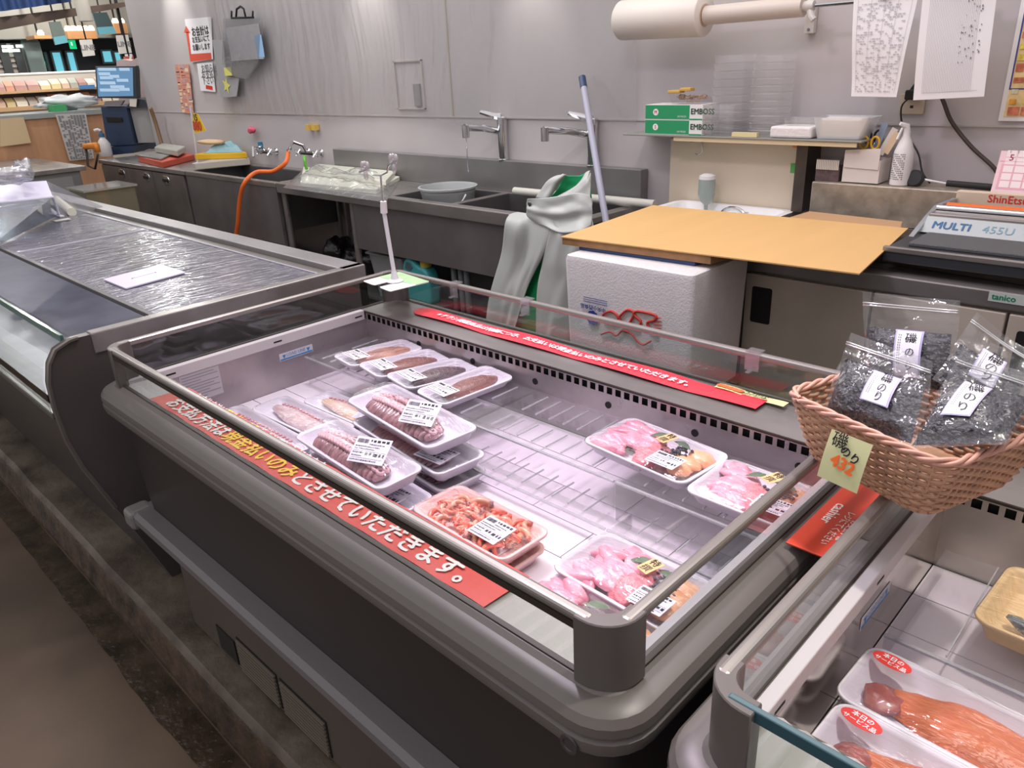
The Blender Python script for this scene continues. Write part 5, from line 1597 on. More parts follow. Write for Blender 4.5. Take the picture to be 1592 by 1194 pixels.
# ------------------------------------------------------------------ foam box and cardboard
FB = thing('foam_fish_box', 'white foam fish box with blue and red print, under the yellow cardboard', 'box', (-1.46, 2.18, 0.43))
fx0, fx1 = at(876, 400, 'y', 2.0).x, at(1078, 424, 'y', 2.0).x
styro = mat('styrofoam', (218, 215, 214), 0.55, 0, var=0.03, vs=40, bump=0.25, bs=160)
ztop = 0.872
m = MB()
m.loft([rrect(fx0+0.008, fx1-0.006, 2.012, 2.345, 0.02, 0.431), rrect(fx0, fx1, 2.0, 2.36, 0.02, ztop-0.02), rrect(fx0+0.004, fx1-0.004, 2.004, 2.356, 0.02, ztop-0.004), rrect(fx0+0.014, fx1-0.014, 2.014, 2.346, 0.02, ztop)])
m.build('foam_shell', styro, FB, smooth=True, ang=50)
fr_y = 1.9985
blue = mat('print_blue', (46, 64, 150), 0.5)
redp = mat('print_red', (206, 68, 56), 0.5)
def fpnt(px, py): return at(px, py, 'y', fr_y-0.001)
b1 = MB()
c0 = fpnt(921, 494)
pl = [(c0.x+0.026*(1+0.05*math.cos(9*a))*math.cos(a), fr_y-0.001, c0.z+0.026*(1+0.05*math.cos(9*a))*math.sin(a)) for a in [2*PI*k/36 for k in range(36)]]
b1.add(pl, [tuple(range(36))])
b1.build('blue_seal', blue, FB)
text('中央小西食品', 0.0185, blue, FB, frame(fpnt(903, 474)+Vector((0, -0.0005, 0)), (1, 0, -0.0), (0, 0, 1)) @ Matrix.Rotation(PI, 4, 'Z') @ Matrix.Translation((-0.11, 0, 0)), name='upside_down_lettering', bold=0.03)
text('TEL 0000', 0.009, blue, FB, frame(fpnt(907, 466)+Vector((0.08, -0.0005, 0)), (-1, 0, 0), (0, 0, -1)), name='small_lettering') if False else None
lnm = MB()
for k in range(3):
    p = fpnt(907, 462+k*3.2)
    x = p.x
    for j in range(18):
        lnm.quad((x, fr_y-0.001, p.z), (x+0.004, fr_y-0.001, p.z), (x+0.004, fr_y-0.001, p.z+0.0035), (x, fr_y-0.001, p.z+0.0035)); x += 0.0058
lnm.build('fine_print', blue, FB)
def squig(pts, r=0.0044, name='red_drawing', m_=redp):
    P = [fpnt(*q) for q in pts]
    P = smoothpath(P, 5)
    MB().tube([(p.x, fr_y-0.0002, p.z) for p in P], r, 6).build(name, m_, FB, smooth='all')
squig([(940, 487), (950, 484), (960, 492), (958, 502), (948, 501), (940, 497), (937, 491), (940, 487)])
squig([(965, 490), (975, 482), (985, 486), (981, 498), (974, 506), (965, 500), (963, 493), (965, 490)])
squig([(978, 506), (990, 510), (996, 500), (986, 490), (990, 484), (1012, 488), (1020, 492), (1017, 498), (1006, 502), (1012, 514), (1022, 520)])
squig([(960, 492), (962, 506), (972, 508)], 0.0028)
for k in range(4):
    squig([(1016, 495+k*5), (1027, 494+k*5.5)], 0.0016, 'red_line')
squig([(934, 520), (948, 516), (958, 522), (968, 514), (982, 520), (990, 530), (1000, 536), (1012, 530)], 0.0032)
rcr = thing('support_crate', 'grey crate under the white foam fish box', 'crate', (-1.46, 2.18, 0.0))
m = MB(); open_box(m, fx0+0.01, fx1-0.01, 2.02, 2.35, 0.004, 0.405, 0.008); m.box(fx0, fx1, 2.01, 2.36, 0.405, 0.4295)
m.build('crate_wall', mat('crate_grey', (96, 98, 102), 0.5), rcr)

card_y = mat('cardboard_yellow', (214, 172, 112), 0.6, 0, var=0.03, vs=2, stretch=(6, 1, 1))
card_b = mat('cardboard_brown', (150, 112, 74), 0.7, 0, var=0.15, vs=30)
ZC = 0.915
k4 = [at(872, 368, 'z', ZC), at(1336, 427, 'z', ZC), at(1412, 356, 'z', ZC), at(1015, 319, 'z', ZC)]
bl_t = tag(MB().prism([0, 1, 2, 3], lambda i: ((at(900, 383, 'z', 0.885), at(1080, 408, 'z', 0.885), at(1180, 380, 'z', 0.885), at(1020, 350, 'z', 0.885))[i].x, (at(900, 383, 'z', 0.885), at(1080, 408, 'z', 0.885), at(1180, 380, 'z', 0.885), at(1020, 350, 'z', 0.885))[i].y, 0.873),
             lambda i: ((at(900, 383, 'z', 0.885), at(1080, 408, 'z', 0.885), at(1180, 380, 'z', 0.885), at(1020, 350, 'z', 0.885))[i].x, (at(900, 383, 'z', 0.885), at(1080, 408, 'z', 0.885), at(1180, 380, 'z', 0.885), at(1020, 350, 'z', 0.885))[i].y, 0.886)).build('blue_tray', mat('tray_blue', (40, 66, 110), 0.45), bevel=0.002), 'flat dark blue tray between the foam box and the cardboard', 'tray')
fold = [at(874, 372, 'z', 0.905), at(1105, 402, 'z', 0.905), at(1190, 380, 'z', 0.905), at(1016, 330, 'z', 0.905)]
tag(MB().prism([0, 1, 2, 3], lambda i: (fold[i].x, fold[i].y, 0.8865), lambda i: (fold[i].x, fold[i].y, 0.9105)).build('folded_cardboard', card_b), 'brown folded cardboard layer under the yellow cardboard sheet', 'cardboard')
cs_ = MB()
def cfn(u, v):
    p = k4[0].lerp(k4[1], u).lerp(k4[3].lerp(k4[2], u), v)
    return (p.x, p.y, 0.9112+0.004*(1-abs(2*u-1))*0+0.003*u)
top_g = MB().grid(cfn, 12, 8)
co = top_g.build('cardboard_sheet', card_y)
s_ = co.modifiers.new('thickness', 'SOLIDIFY'); s_.thickness = 0.004; s_.offset = 1
tag(co, 'large flat yellow cardboard sheet bridging the foam box and the fridge counter', 'cardboard')
k5 = [at(1222, 337, 'z', 0.905), at(1400, 358, 'z', 0.905), at(1404, 342, 'z', 0.905), at(1258, 326, 'z', 0.905)]
quad_slab('cardboard_piece', k5, 0.885, 0.9, mat('cardboard_back', (190, 150, 112), 0.6), None).name = 'cardboard_piece'
tag(bpy.data.objects['cardboard_piece'], 'small brown cardboard piece behind the yellow sheet', 'cardboard')

# ------------------------------------------------------------------ fridge counter
fr = thing('fridge_counter', 'long stainless fridge counter with a black recessed handle, behind the wicker basket', 'fridge', (-0.3, 2.8, 0))
FY = 2.40
fxl = at(1140, 408, 'y', FY).x
door_st = mat('fridge_steel', (200, 189, 175), 0.36, 0.2, var=0.15, vs=2.5, bump=0.03, bs=20, rvar=0.1)
MB().box(fxl, 1.45, FY+0.025, 3.27, 0.10, 0.80).build('fridge_body', mat('fridge_side', (150, 146, 140), 0.4, 0.7), fr)
MB().box(fxl-0.005, 1.45, FY-0.002, 3.29, 0.80, 0.85).build('worktop', steel, fr, bevel=0.004)
seams = [at(1160, 411, 'y', FY).x, at(1359, 440, 'y', FY).x+0.0, at(1570, 475, 'y', FY).x, 0.35, 1.4]
for i in range(len(seams)-1):
    d = MB().box(seams[i]+0.004, seams[i+1]-0.004, FY, FY+0.025, 0.14, 0.79).build('fridge_door', door_st, fr, bevel=0.003)
    if i in (0, 2):
        h0, h1 = at(1170, 447, 'y', FY), at(1201, 452, 'y', FY)
        z0, z1 = at(1170, 500, 'y', FY).z, at(1175, 445, 'y', FY).z
        off = 0 if i == 0 else seams[2]-seams[0]
        MB().loft([rrect(h0.x+off, h1.x+off, z0, z1, 0.008, 0)], cap0=False).xf(Matrix.Translation((0, FY-0.0015, 0)) @ Matrix.Rotation(PI/2, 4, 'X')).build('recessed_handle', black, d)
MB().box(fxl, seams[0]-0.002, FY, FY+0.025, 0.12, 0.795).build('side_jamb', steel_dull, fr)
MB().box(fxl+0.02, 1.4, FY+0.05, 3.2, 0.0, 0.10).build('plinth', black, fr)
lb = at(1540, 458, 'y', FY-0.003)
bd = MB().box(lb.x-0.004, lb.x+0.16, FY-0.004, FY-0.0022, lb.z-0.018, lb.z+0.010).build('name_badge', mat('badge', (196, 206, 198), 0.4), fr)
text('tanico', 0.024, mat('badge_green', (28, 132, 104), 0.4), bd, frame((lb.x+0.004, FY-0.0046, lb.z-0.004), (1, 0, 0), (0, 0, 1)), bold=0.03)
tag(MB().prism([0, 1, 2, 3], lambda i: ((at(1345, 395, 'z', 0.87), at(1640, 440, 'z', 0.87), at(1640, 400, 'z', 0.87), at(1410, 362, 'z', 0.87))[i].x, (at(1345, 395, 'z', 0.87), at(1640, 440, 'z', 0.87), at(1640, 400, 'z', 0.87), at(1410, 362, 'z', 0.87))[i].y, 0.8512),
          lambda i: ((at(1345, 395, 'z', 0.87), at(1640, 440, 'z', 0.87), at(1640, 400, 'z', 0.87), at(1410, 362, 'z', 0.87))[i].x, (at(1345, 395, 'z', 0.87), at(1640, 440, 'z', 0.87), at(1640, 400, 'z', 0.87), at(1410, 362, 'z', 0.87))[i].y, 0.883)).build('dark_board', mat('board_dark', (58, 44, 36), 0.5, var=0.4, vs=20)), 'dark worn board under the film wrapper', 'board')

# film wrapping machine
wm = thing('film_wrapper', 'grey film wrapping machine with a hot plate and an orange film roll', 'wrapper', (-0.55, 2.75, 0.885))
def zb_(px, py, z): return at(px, py, 'z', z)
f0, f1 = zb_(1372, 398, 0.90), zb_(1372, 398, 0.90)+Vector((0.75, -0.02, 0))
dirx = Vector((1, 0.0, 0)); 
wx0, wy0 = f0.x, f0.y
wy1 = wy0+0.62
gpl = mat('machine_plate', (96, 98, 102), 0.4, 0.4)
MB().box(wx0, wx0+0.9, wy0, wy1, 0.8845, 0.925).build('base_tray', mat('machine_dark', (52, 54, 58), 0.4), wm, bevel=0.004)
MB().box(wx0-0.002, wx0+0.9, wy0-0.004, wy0+0.012, 0.915, 0.932).build('front_lip', steel, wm, bevel=0.003)
MB().box(wx0+0.05, wx0+0.85, wy0+0.06, wy0+0.24, 0.925, 0.937).build('hot_plate', mat('hot_plate', (86, 86, 88), 0.6, 0, bump=0.3, bs=220), wm, bevel=0.003)
for x in (wx0+0.005, wx0+0.875):
    bkp = MB()
    bkp.prism([(wy0+0.20, 0.925), (wy1-0.0, 0.925), (wy1-0.0, 0.985), (wy0+0.42, 0.99), (wy0+0.34, 0.97)], lambda q: (x, q[0], q[1]), lambda q: (x+0.015, q[0], q[1]))
    bkp.build('side_cheek', mat('cheek_clear', (170, 176, 180), 0.25, 0.5), wm)
nb_ = MB().prism([(wy0+0.262, 0.93), (wy0+0.30, 0.93), (wy0+0.34, 0.972), (wy0+0.315, 0.972)], lambda q: (wx0+0.02, q[0], q[1]), lambda q: (wx0+0.875, q[0], q[1])).build('name_panel', mat('machine_grey', (176, 182, 184), 0.35), wm)
nn = Vector((0, -0.07, 0.073)).normalized()
Mn = frame((wx0+0.045, wy0+0.2875, 0.950), (1, 0, 0), (0, 0.053, 0.042)) @ Matrix.Translation((0, 0.0, 0.0015))
text('MULTI', 0.040, mat('machine_blue', (30, 92, 140), 0.4), wm, Mn, bold=0.03)
text('455U', 0.040, mat('machine_teal', (110, 150, 166), 0.4), wm, Mn @ Matrix.Translation((0.145, 0, 0)), name='model_lettering')
MB().box(wx0+0.02, wx0+0.875, wy0+0.32, wy0+0.38, 0.966, 0.982).build('crossbar', steel, wm, bevel=0.004)
MB().tube([(wx0+0.02, wy0+0.40, 0.985), (wx0+0.875, wy0+0.40, 0.985)], 0.012, 14).build('steel_roller', chrome, wm, smooth=True)
MB().tube([(wx0+0.03, wy0+0.475, 0.962), (wx0+0.87, wy0+0.475, 0.962)], 0.032, 20).build('film_roll', mat('roll_orange', (226, 112, 52), 0.4), wm, smooth=True)
sb = thing('white_carton', 'off-white carton with red lettering behind the orange film roll', 'box', (wx0+0.5, wy1+0.1, 1.0))
zc0 = at(1492, 297, 'y', wy1+0.04)
MB().box(zc0.x, zc0.x+0.7, wy1+0.005, wy1+0.04, 0.8515, zc0.z+0.006).build('carton', mat('carton_cream', (214, 196, 172), 0.6), sb, bevel=0.003)
text('ShinEtsu', 0.036, red_ink, sb, frame((zc0.x+0.10, wy1+0.0044, zc0.z-0.014), (1, 0, 0), (0, 0, 1)), bold=0.02)

# ------------------------------------------------------------------ ledge and its clutter
SY = 3.10
lg = thing('steel_ledge', 'worn low steel ledge along the wall behind the film wrapper', 'ledge', (-0.2, 3.2, 0.85))
lxl = at(1262, 282, 'z', 1.0).x
MB().box(lxl, 1.45, SY, 3.292, 0.8515, 1.0).build('ledge_body', worn_steel, lg, bevel=0.005)
def on_ledge(px, py, z=1.0): return at(px, py, 'z', z)
# blister box
bb = thing('toothpick_box', 'clear box of white-tipped sticks at the left end of the steel ledge', 'box', (lxl+0.06, 3.17, 1.0))
xa, xb = at(1272, 275, 'y', 3.16).x, at(1308, 278, 'y', 3.16).x
MB().box(xa, xb, 3.13, 3.22, 1.001, 1.055).build('box_base', mat('box_dark', (92, 74, 76), 0.5, var=0.3, vs=60), bb)
sk_ = MB()
for k in range(13):
    x = xa+0.004+(xb-xa-0.01)*k/12
    sk_.tube([(x, 3.128, 1.045), (x, 3.128, 1.083)], 0.003, 6)
sk_.build('sticks', mat('stick_white', (226, 220, 208), 0.5), bb)
MB().box(xa-0.002, xb+0.002, 3.124, 3.224, 1.083, 1.087).build('clear_lid', acrylic, bb)
# white box with scissors
sbx = thing('stationery_box', 'white carton holding scissors, pens and cards on the steel ledge', 'box', (0, 0, 1.0))
p = at(1308, 283, 'y', SY+0.02); q = at(1364, 288, 'y', SY+0.02)
sbx.location = (p.x, SY+0.02, 1.0); sbx['_w'] = (p.x, SY+0.02, 1.0)
X0, X1 = p.x, q.x
m = MB(); open_box(m, X0, X1, SY+0.02, SY+0.13, 1.006, 1.09, 0.002)
m.build('carton', mat('carton_white', (220, 212, 206), 0.6), sbx)
m = MB(); m.prism([(X0+0.002, 1.06), (X1-0.004, 1.056), (X1-0.004, 1.135), (X0+0.002, 1.125)], lambda q: (q[0], SY+0.016, q[1]), lambda q: (q[0], SY+0.019, q[1]))
m.build('front_flap', mat('carton_white', (220, 212, 206), 0.6), sbx)
yel = mat('scissor_yellow', (232, 178, 44), 0.35); blk = mat('scissor_black', (36, 36, 40), 0.35)
def scissors(label, px, py, m_, y, s=1.0):
    c = at(px, py, 'y', y)
    t = thing('scissors', label, 'scissors', c)
    for sg in (-1, 1):
        ring = [c+Vector((sg*0.022*s+0.016*s*math.cos(a), 0, 0.0+0.024*s*math.sin(a))) for a in [2*PI*k/16 for k in range(16)]]
        MB().tube(ring, 0.0048*s, 8, closed=True).build('finger_ring', m_, t, smooth='all')
        MB().tube([c+Vector((sg*0.012*s, 0, -0.025*s)), c+Vector((0, 0, -0.05*s)), c+Vector((-sg*0.004, 0, -0.10*s))], [0.005, 0.004, 0.002], 6).build('blade', chrome, t, smooth='all')
scissors('yellow handled scissors in the white carton', 1352, 222, yel, SY+0.06, 0.95)
scissors('black handled scissors behind the yellow ones in the white carton', 1357, 212, blk, SY+0.10, 0.95)
for i, (pa, pb, m_, lb_) in enumerate((((1376, 238), (1396, 206), mat('card_beige', (214, 190, 160), 0.6), 'beige strip of card leaning in the white carton'), ((1368, 240), (1392, 200), mat('card_pale', (222, 216, 210), 0.6), 'pale strip of card leaning in the white carton'), ((1362, 230), (1376, 192), mat('card_blue', (150, 168, 190), 0.5), 'pale blue packet standing in the white carton'))):
    a, b = at(*pa, 'y', SY+0.05+0.02*i), at(*pb, 'y', SY+0.05+0.02*i)
    d = (b-a).normalized(); n_ = Vector((d.z, 0, -d.x))*0.012
    mm = MB().add([a-n_, a+n_, b+n_, b-n_]+[v+Vector((0, 0.003, 0)) for v in (a-n_, a+n_, b+n_, b-n_)], [(0, 1, 2, 3), (7, 6, 5, 4), (0, 4, 5, 1), (1, 5, 6, 2), (2, 6, 7, 3), (3, 7, 4, 0)])
    tag(mm.build('card_strip', m_), lb_, 'card')
# spray bottle
sbt = thing('spray_bottle', 'white spray bottle with a printed label on the steel ledge', 'bottle', (0, 0, 1.0))
c = at(1398, 288, 'y', SY+0.05)
sbt.location = (c.x, SY+0.05, 1.0); sbt['_w'] = (c.x, SY+0.05, 1.0)
MB().lathe([(0.032, 0.0), (0.036, 0.004), (0.036, 0.10), (0.034, 0.125), (0.022, 0.16), (0.013, 0.18), (0.013, 0.195)], (c.x, SY+0.05, 1.0005), 24).build('bottle_body', mat('bottle_white', (224, 222, 222), 0.4), sbt, smooth=True)
MB().tube([(c.x, SY+0.05, 1.19), (c.x-0.004, SY+0.048, 1.215), (c.x-0.022, SY+0.03, 1.225)], [0.012, 0.012, 0.007], 8).build('spray_head', mat('bottle_white', (224, 222, 222), 0.4), sbt, smooth=True)
MB().tube([(c.x-0.012, SY+0.03, 1.21), (c.x-0.022, SY+0.02, 1.17)], 0.004, 6).build('trigger', white, sbt, smooth=True)
lm = MB()
for k in range(13):
    z = 1.115-k*0.0075
    for j in range(9):
        if (k*7+j*3) % 5 == 0: continue
        a = -PI/2-0.75+j*0.17-0.25
        a2 = a+0.12
        R_ = 0.0368
        lm.quad((c.x+R_*math.cos(a), SY+0.05+R_*math.sin(a), z), (c.x+R_*math.cos(a2), SY+0.05+R_*math.sin(a2), z), (c.x+R_*math.cos(a2), SY+0.05+R_*math.sin(a2), z+0.003), (c.x+R_*math.cos(a), SY+0.05+R_*math.sin(a), z+0.003))
lm.build('label_print', ink_grey, sbt)
# round black pad with a handle
rp = thing('round_pad_tool', 'round black pad on a rod with a foam grip, on the steel ledge', 'tool', (0, 0, 1.0))
c = at(1422, 278, 'y', SY+0.05); rp.location = c; rp['_w'] = tuple(c)
MB().lathe([(0.004, -0.014), (0.028, -0.012), (0.033, -0.004), (0.033, 0.004), (0.026, 0.012), (0.004, 0.014)], n=24, M=Matrix.Translation(c) @ Matrix.Rotation(1.25, 4, 'X')).build('pad', mat('pad_black', (40, 40, 42), 0.7), rp, smooth=True)
r0, r1, r2 = at(1438, 279, 'y', SY+0.06), at(1472, 285, 'y', SY+0.06), at(1542, 291, 'y', SY+0.06)
MB().tube([r0, r1], 0.005, 8).build('rod', chrome, rp, smooth=True)
MB().tube([r1, r2], 0.0115, 12).build('grip', mat('grip_black', (34, 33, 34), 0.7), rp, smooth=True)
# calendar
cal = thing('desk_calendar', 'pink desk calendar page at the right end of the steel ledge', 'calendar', (0, 0, 1.0))
a0, a1 = at(1540, 297, 'y', SY+0.03), at(1555, 233, 'y', SY+0.09)
cal.location = (a0.x+0.1, SY+0.06, 1.0); cal['_w'] = tuple(cal.location)
cx0 = a0.x; cw_ = 0.24; ch_ = a1.z-1.001
Mc = frame((cx0, SY+0.03, 1.001), (1, 0, 0), (0.0, 0.30, 1))
pg = MB().box(0, cw_, 0, ch_*1.04, -0.001, 0).xf(Mc); pgo = pg.build('page', mat('calendar_pink', (240, 208, 214), 0.6), cal)
cmk = MB()
cmk.box(0.012, cw_-0.01, 0.012, ch_*0.72, 0.0002, 0.0006)
cmk.xf(Mc).build('grid_block', mat('calendar_rose', (232, 176, 188), 0.6), pgo)
c2 = MB()
for r_ in range(5):
    for q_ in range(6):
        c2.box(0.02+q_*0.035, 0.05+q_*0.035, 0.018+r_*0.026, 0.04+r_*0.026, 0.0007, 0.001)
c2.xf(Mc).build('date_cells', mat('calendar_cell', (246, 232, 234), 0.6), pgo)
MB().box(0.004, cw_, ch_*0.78, ch_*0.785, 0.0008, 0.0012).xf(Mc).build('red_rule', red_ink, pgo)
text('5', 0.03, mat('cal_red', (160, 50, 70), 0.5), pgo, Mc @ Matrix.Translation((0.03, ch_*0.87, 0.0012)), bold=0.02)
MB().tube([tuple(Mc @ Vector((0.11+0.012*math.cos(a), 0.03+0.009*math.sin(a), 0.002))) for a in [2*PI*k/14 for k in range(14)]], 0.0014, 5, closed=True).build('red_circle', red_ink, pgo, smooth='all')
rg = MB()
for k in range(9):
    c = Mc @ Vector((0.03+k*0.024, ch_*1.03, 0))
    rg.tube([c+Vector((0, 0.004*math.cos(a), 0.006*math.sin(a))) for a in [2*PI*j/10 for j in range(10)]], 0.001, 5, closed=True)
rg.build('ring_binding', chrome, cal, smooth='all')

# ================================================================== WALL FITTINGS
# shelf
sh = thing('wall_shelf', 'thin glass-edged shelf with a pale front rail on the back wall', 'shelf', (-1.83, 3.2, 1.165))
SX0, SX1 = at(968, 199, 'y', 3.08).x, at(1342, 204, 'y', 3.08).x
MB().box(SX0, SX1, 3.08, 3.296, 1.156, 1.163).build('shelf_board', mat('shelf_board', (140, 140, 132), 0.3), sh, bevel=0.002)
MB().box(SX0+0.28, SX1-0.02, 3.085, 3.092, 1.139, 1.1555).build('front_rail', mat('rail_cream', (214, 196, 160), 0.4), sh)
for x in (SX0+0.3, SX1-0.25):
    MB().prism([(3.10, 1.155), (3.295, 1.155), (3.295, 1.08)], lambda q: (x, q[0], q[1]), lambda q: (x+0.008, q[0], q[1])).build('bracket', offwhite, sh)
ZS = 1.1635
SYF = 3.09
def shx(px, py=200): return at(px, py, 'y', SYF+0.01).x
green = mat('carton_green', (40, 148, 96), 0.5)
for i, (z0, z1, ltr, ds) in enumerate(((ZS, 0, 'S', 'lower'), (0, 0, 'M', 'upper'))):
    h = (at(1005, 163, 'y', SYF+0.01).z-ZS)/2
    z0 = ZS+i*(h+0.0006)
    t = thing('glove_carton', f'green and white glove carton marked {ltr}, {ds} of two on the wall shelf', 'box', (shx(1050), 3.18, z0), group='green glove cartons on the shelf')
    xa, xb = shx(1003), shx(1003)+0.30
    MB().box(xa, xb, SYF+0.01, SYF+0.15, z0+0.0003, z0+h).build('carton', mat('carton_w', (228, 226, 226), 0.5), t)
    gx = xa+(shx(1071)-xa)
    g = MB().box(xa+0.0005, gx, SYF+0.0092, SYF+0.0099, z0+0.003, z0+h-0.002).build('green_face', green, t)
    g2 = MB().box(gx, xb-0.001, SYF+0.0092, SYF+0.0099, z0+0.001, z0+0.006).build('green_stripe', green, t)
    cx_ = xa+(shx(1019)-xa)
    rc = MB().lathe([(0.0145, 0), (0.0145, 0.0004)], n=20, M=Matrix.Translation((cx_, SYF+0.0092, z0+h*0.5)) @ Matrix.Rotation(PI/2, 4, 'X')).build('white_disc', paper, g)
    text(ltr, 0.02, red_ink, rc, frame((cx_, SYF+0.0083, z0+h*0.5), (1, 0, 0), (0, 0, 1)), align='CENTER', bold=0.03)
    text('EMBOSS', 0.033, mat('dark_green_ink', (24, 70, 50), 0.5), t, frame((gx+0.006, SYF+0.0087, z0+h*0.55), (1, 0, 0), (0, 0, 1)), bold=0.03)
    text('200 PIECES', 0.010, paper, g, frame((gx-0.062, SYF+0.0087, z0+h*0.22), (1, 0, 0), (0, 0, 1)), name='small_lettering')
hct = ZS+2*(at(1005, 163, 'y', SYF+0.01).z-ZS)/2+0.001
# tray of rubber bands
rbx = thing('rubber_band_tub', 'clear tub of rubber bands and tan packets on the green glove cartons', 'tub', (shx(1065), 3.15, hct))
xa, xb = shx(1036), shx(1088)
tb_ = MB(); tb_.loft([rrect(xa+0.015, xb-0.01, 3.11, 3.2, 0.01, hct+0.0008), rrect(xa, xb, 3.095, 3.215, 0.01, hct+0.05)], cap1=False)
tb_.build('tub_wall', acrylic, rbx)
bdm = MB(); rnd = random.Random(3)
for k in range(30):
    c = Vector((rnd.uniform(xa+0.02, xb-0.02), rnd.uniform(3.12, 3.19), hct+0.012+rnd.uniform(0, 0.025)))
    a0_ = rnd.uniform(0, 6)
    bdm.tube([c+Vector((0.014*math.cos(a), 0.012*math.sin(a), 0.004*math.sin(a*2+a0_))) for a in [2*PI*j/10 for j in range(10)]], 0.0014, 4, closed=True)
bdm.build('rubber_bands', mat('band_tan', (170, 140, 110), 0.6), rbx, smooth='all', kind='stuff')
for k, (dx, w) in enumerate(((0.0, 0.06), (0.055, 0.055))):
    MB().box(xa+dx, xa+dx+w, 3.10+0.01*k, 3.15, hct+0.047+0.008*k, hct+0.060+0.009*k).build('tan_packet', mat('packet_tan', (206, 164, 84), 0.5), rbx, bevel=0.003)
# stacks of clear trays
def stack(label, px0, px1, py_top, n, y0=3.11, m_=acrylic, d=0.14):
    xa, xb = shx(px0), shx(px1)
    zt = at(px0, py_top, 'y', y0).z
    t = thing('clear_tray_stack', label, 'stack of trays', ((xa+xb)/2, y0+0.07, ZS), group='stacks of clear trays on the shelf')
    dz = (zt-ZS-0.01)/n
    for k in range(n):
        z = ZS+0.001+k*dz
        m2 = MB()
        m2.loft([rrect(xa+0.008, xb-0.008, y0+0.008, y0+d-0.01, 0.012, z), rrect(xa+0.004, xb-0.004, y0+0.004, y0+d-0.004, 0.012, z+dz*0.8), rrect(xa, xb, y0, y0+d, 0.012, z+dz*0.82), rrect(xa+0.002, xb-0.002, y0+0.002, y0+d-0.002, 0.012, z+dz*0.9)], cap1=False)
        m2.build('clear_tray', m_, t)
stk_m = clear('stack_clear', (255, 255, 255), 0.6, 0.15, 0.03, milk=0.10, milkcol=(250, 250, 250))
stack('tall stack of clear food trays behind the end of the green cartons', 1091, 1141, 83, 10, 3.155, stk_m, 0.13)
stack('tall stack of clear food trays right of the first stack', 1156, 1206, 83, 11, 3.12, stk_m)
stack('low stack of clear tray lids in front of the tall stack by the cartons', 1094, 1136, 160, 6, 3.09, stk_m, 0.06)
ft_ = thing('folded_tissue_pile', 'low pile of white folded tissues on the wall shelf', 'tissues', (shx(1228), 3.17, ZS))
MB().box(shx(1197), shx(1262), 3.10, 3.22, ZS+0.0004, ZS+0.045).build('tissue_sheets', mat('tissue', (226, 222, 222), 0.7, bump=0.3, bs=60), ft_, bevel=0.008)
tb2 = MB(); tb2.loft([rrect(shx(1216), shx(1255), 3.12, 3.19, 0.02, ZS+0.0455), rrect(shx(1212), shx(1260), 3.11, 3.2, 0.02, ZS+0.075)], cap1=False)
tag(tb2.build('clear_cup_lid', stk_m), 'clear crimped lid lying on the white tissue pile', 'lid')
cbs = thing('tissue_basket', 'frosted tub filled with folded white paper at the end of the wall shelf', 'tub', (shx(1305), 3.17, ZS))
tb3 = MB(); tb3.loft([rrect(shx(1268), shx(1338), 3.11, 3.21, 0.015, ZS+0.001), rrect(shx(1262), shx(1352), 3.10, 3.23, 0.015, ZS+0.082)], cap1=False)
tb3.build('tub_wall', clear('frosted', (240, 238, 238), 0.7, 0.2, 0.1, milk=0.5), cbs, smooth=True)
MB().box(shx(1272), shx(1336), 3.115, 3.205, ZS+0.003, ZS+0.078).build('paper_fold', mat('tissue', (226, 222, 222), 0.7, bump=0.3, bs=60), cbs, bevel=0.008)
for i, (px, h) in enumerate(((1137, 0.02), )):
    tag(MB().box(shx(1139), shx(1178), 3.095, 3.115, ZS+0.0004, ZS+0.018).build('yellow_packet', mat('packet_pale', (222, 208, 160), 0.5)), 'flat pale yellow packet on the shelf between the tray stacks', 'packet')
# wall cabinet below the shelf
wc = thing('cream_wall_cabinet', 'cream splash panel cabinet under the wall shelf, above the hand basin', 'cabinet', (-1.8, 3.25, 0.85))
WX0, WX1 = at(1043, 207, 'y', 3.2).x, at(1215+15, 207, 'y', 3.12).x
WX1 = at(1243, 210, 'y', 3.2).x
MB().box(WX0, WX1, 3.20, 3.295, 0.60, 1.137).build('cabinet_face', mat('cream_panel', (214, 200, 178), 0.45, var=0.04, vs=3), wc, bevel=0.004)
hk = MB(); h0 = at(1088, 205, 'y', 3.19)
hk.tube([h0, h0+Vector((0.02, -0.01, -0.05)), h0+Vector((0.025, -0.012, -0.085)), h0+Vector((0.005, -0.014, -0.1)), h0+Vector((-0.01, -0.012, -0.095))], 0.0028, 6)
hk.build('wire_hook', chrome, wc, smooth='all')
for px, py, m_ in ((1240, 222, mat('tape_orange', (230, 140, 70), 0.5)), (1245, 262, mat('tape_green', (90, 170, 90), 0.5))):
    p = at(px, py, 'y', 3.2)
    MB().box(WX1-0.025, WX1-0.005, 3.1985, 3.1998, p.z-0.02, p.z+0.02).build('tape_mark', m_, wc)
bs_ = thing('steel_side_bracket', 'dark steel upright strip between the cream cabinet and the ledge', 'bracket', (0, 0, 0))
px0 = at(1272, 210, 'y', 3.16)
bs_.location = (px0.x, 3.2, 0.9); bs_['_w'] = (px0.x, 3.2, 0.9)
MB().box(WX1+0.012, WX1+0.06, 3.16, 3.29, 0.86, 1.155).build('upright', mat('bracket_dark', (86, 78, 72), 0.4, 0.5, var=0.2, vs=10), bs_)
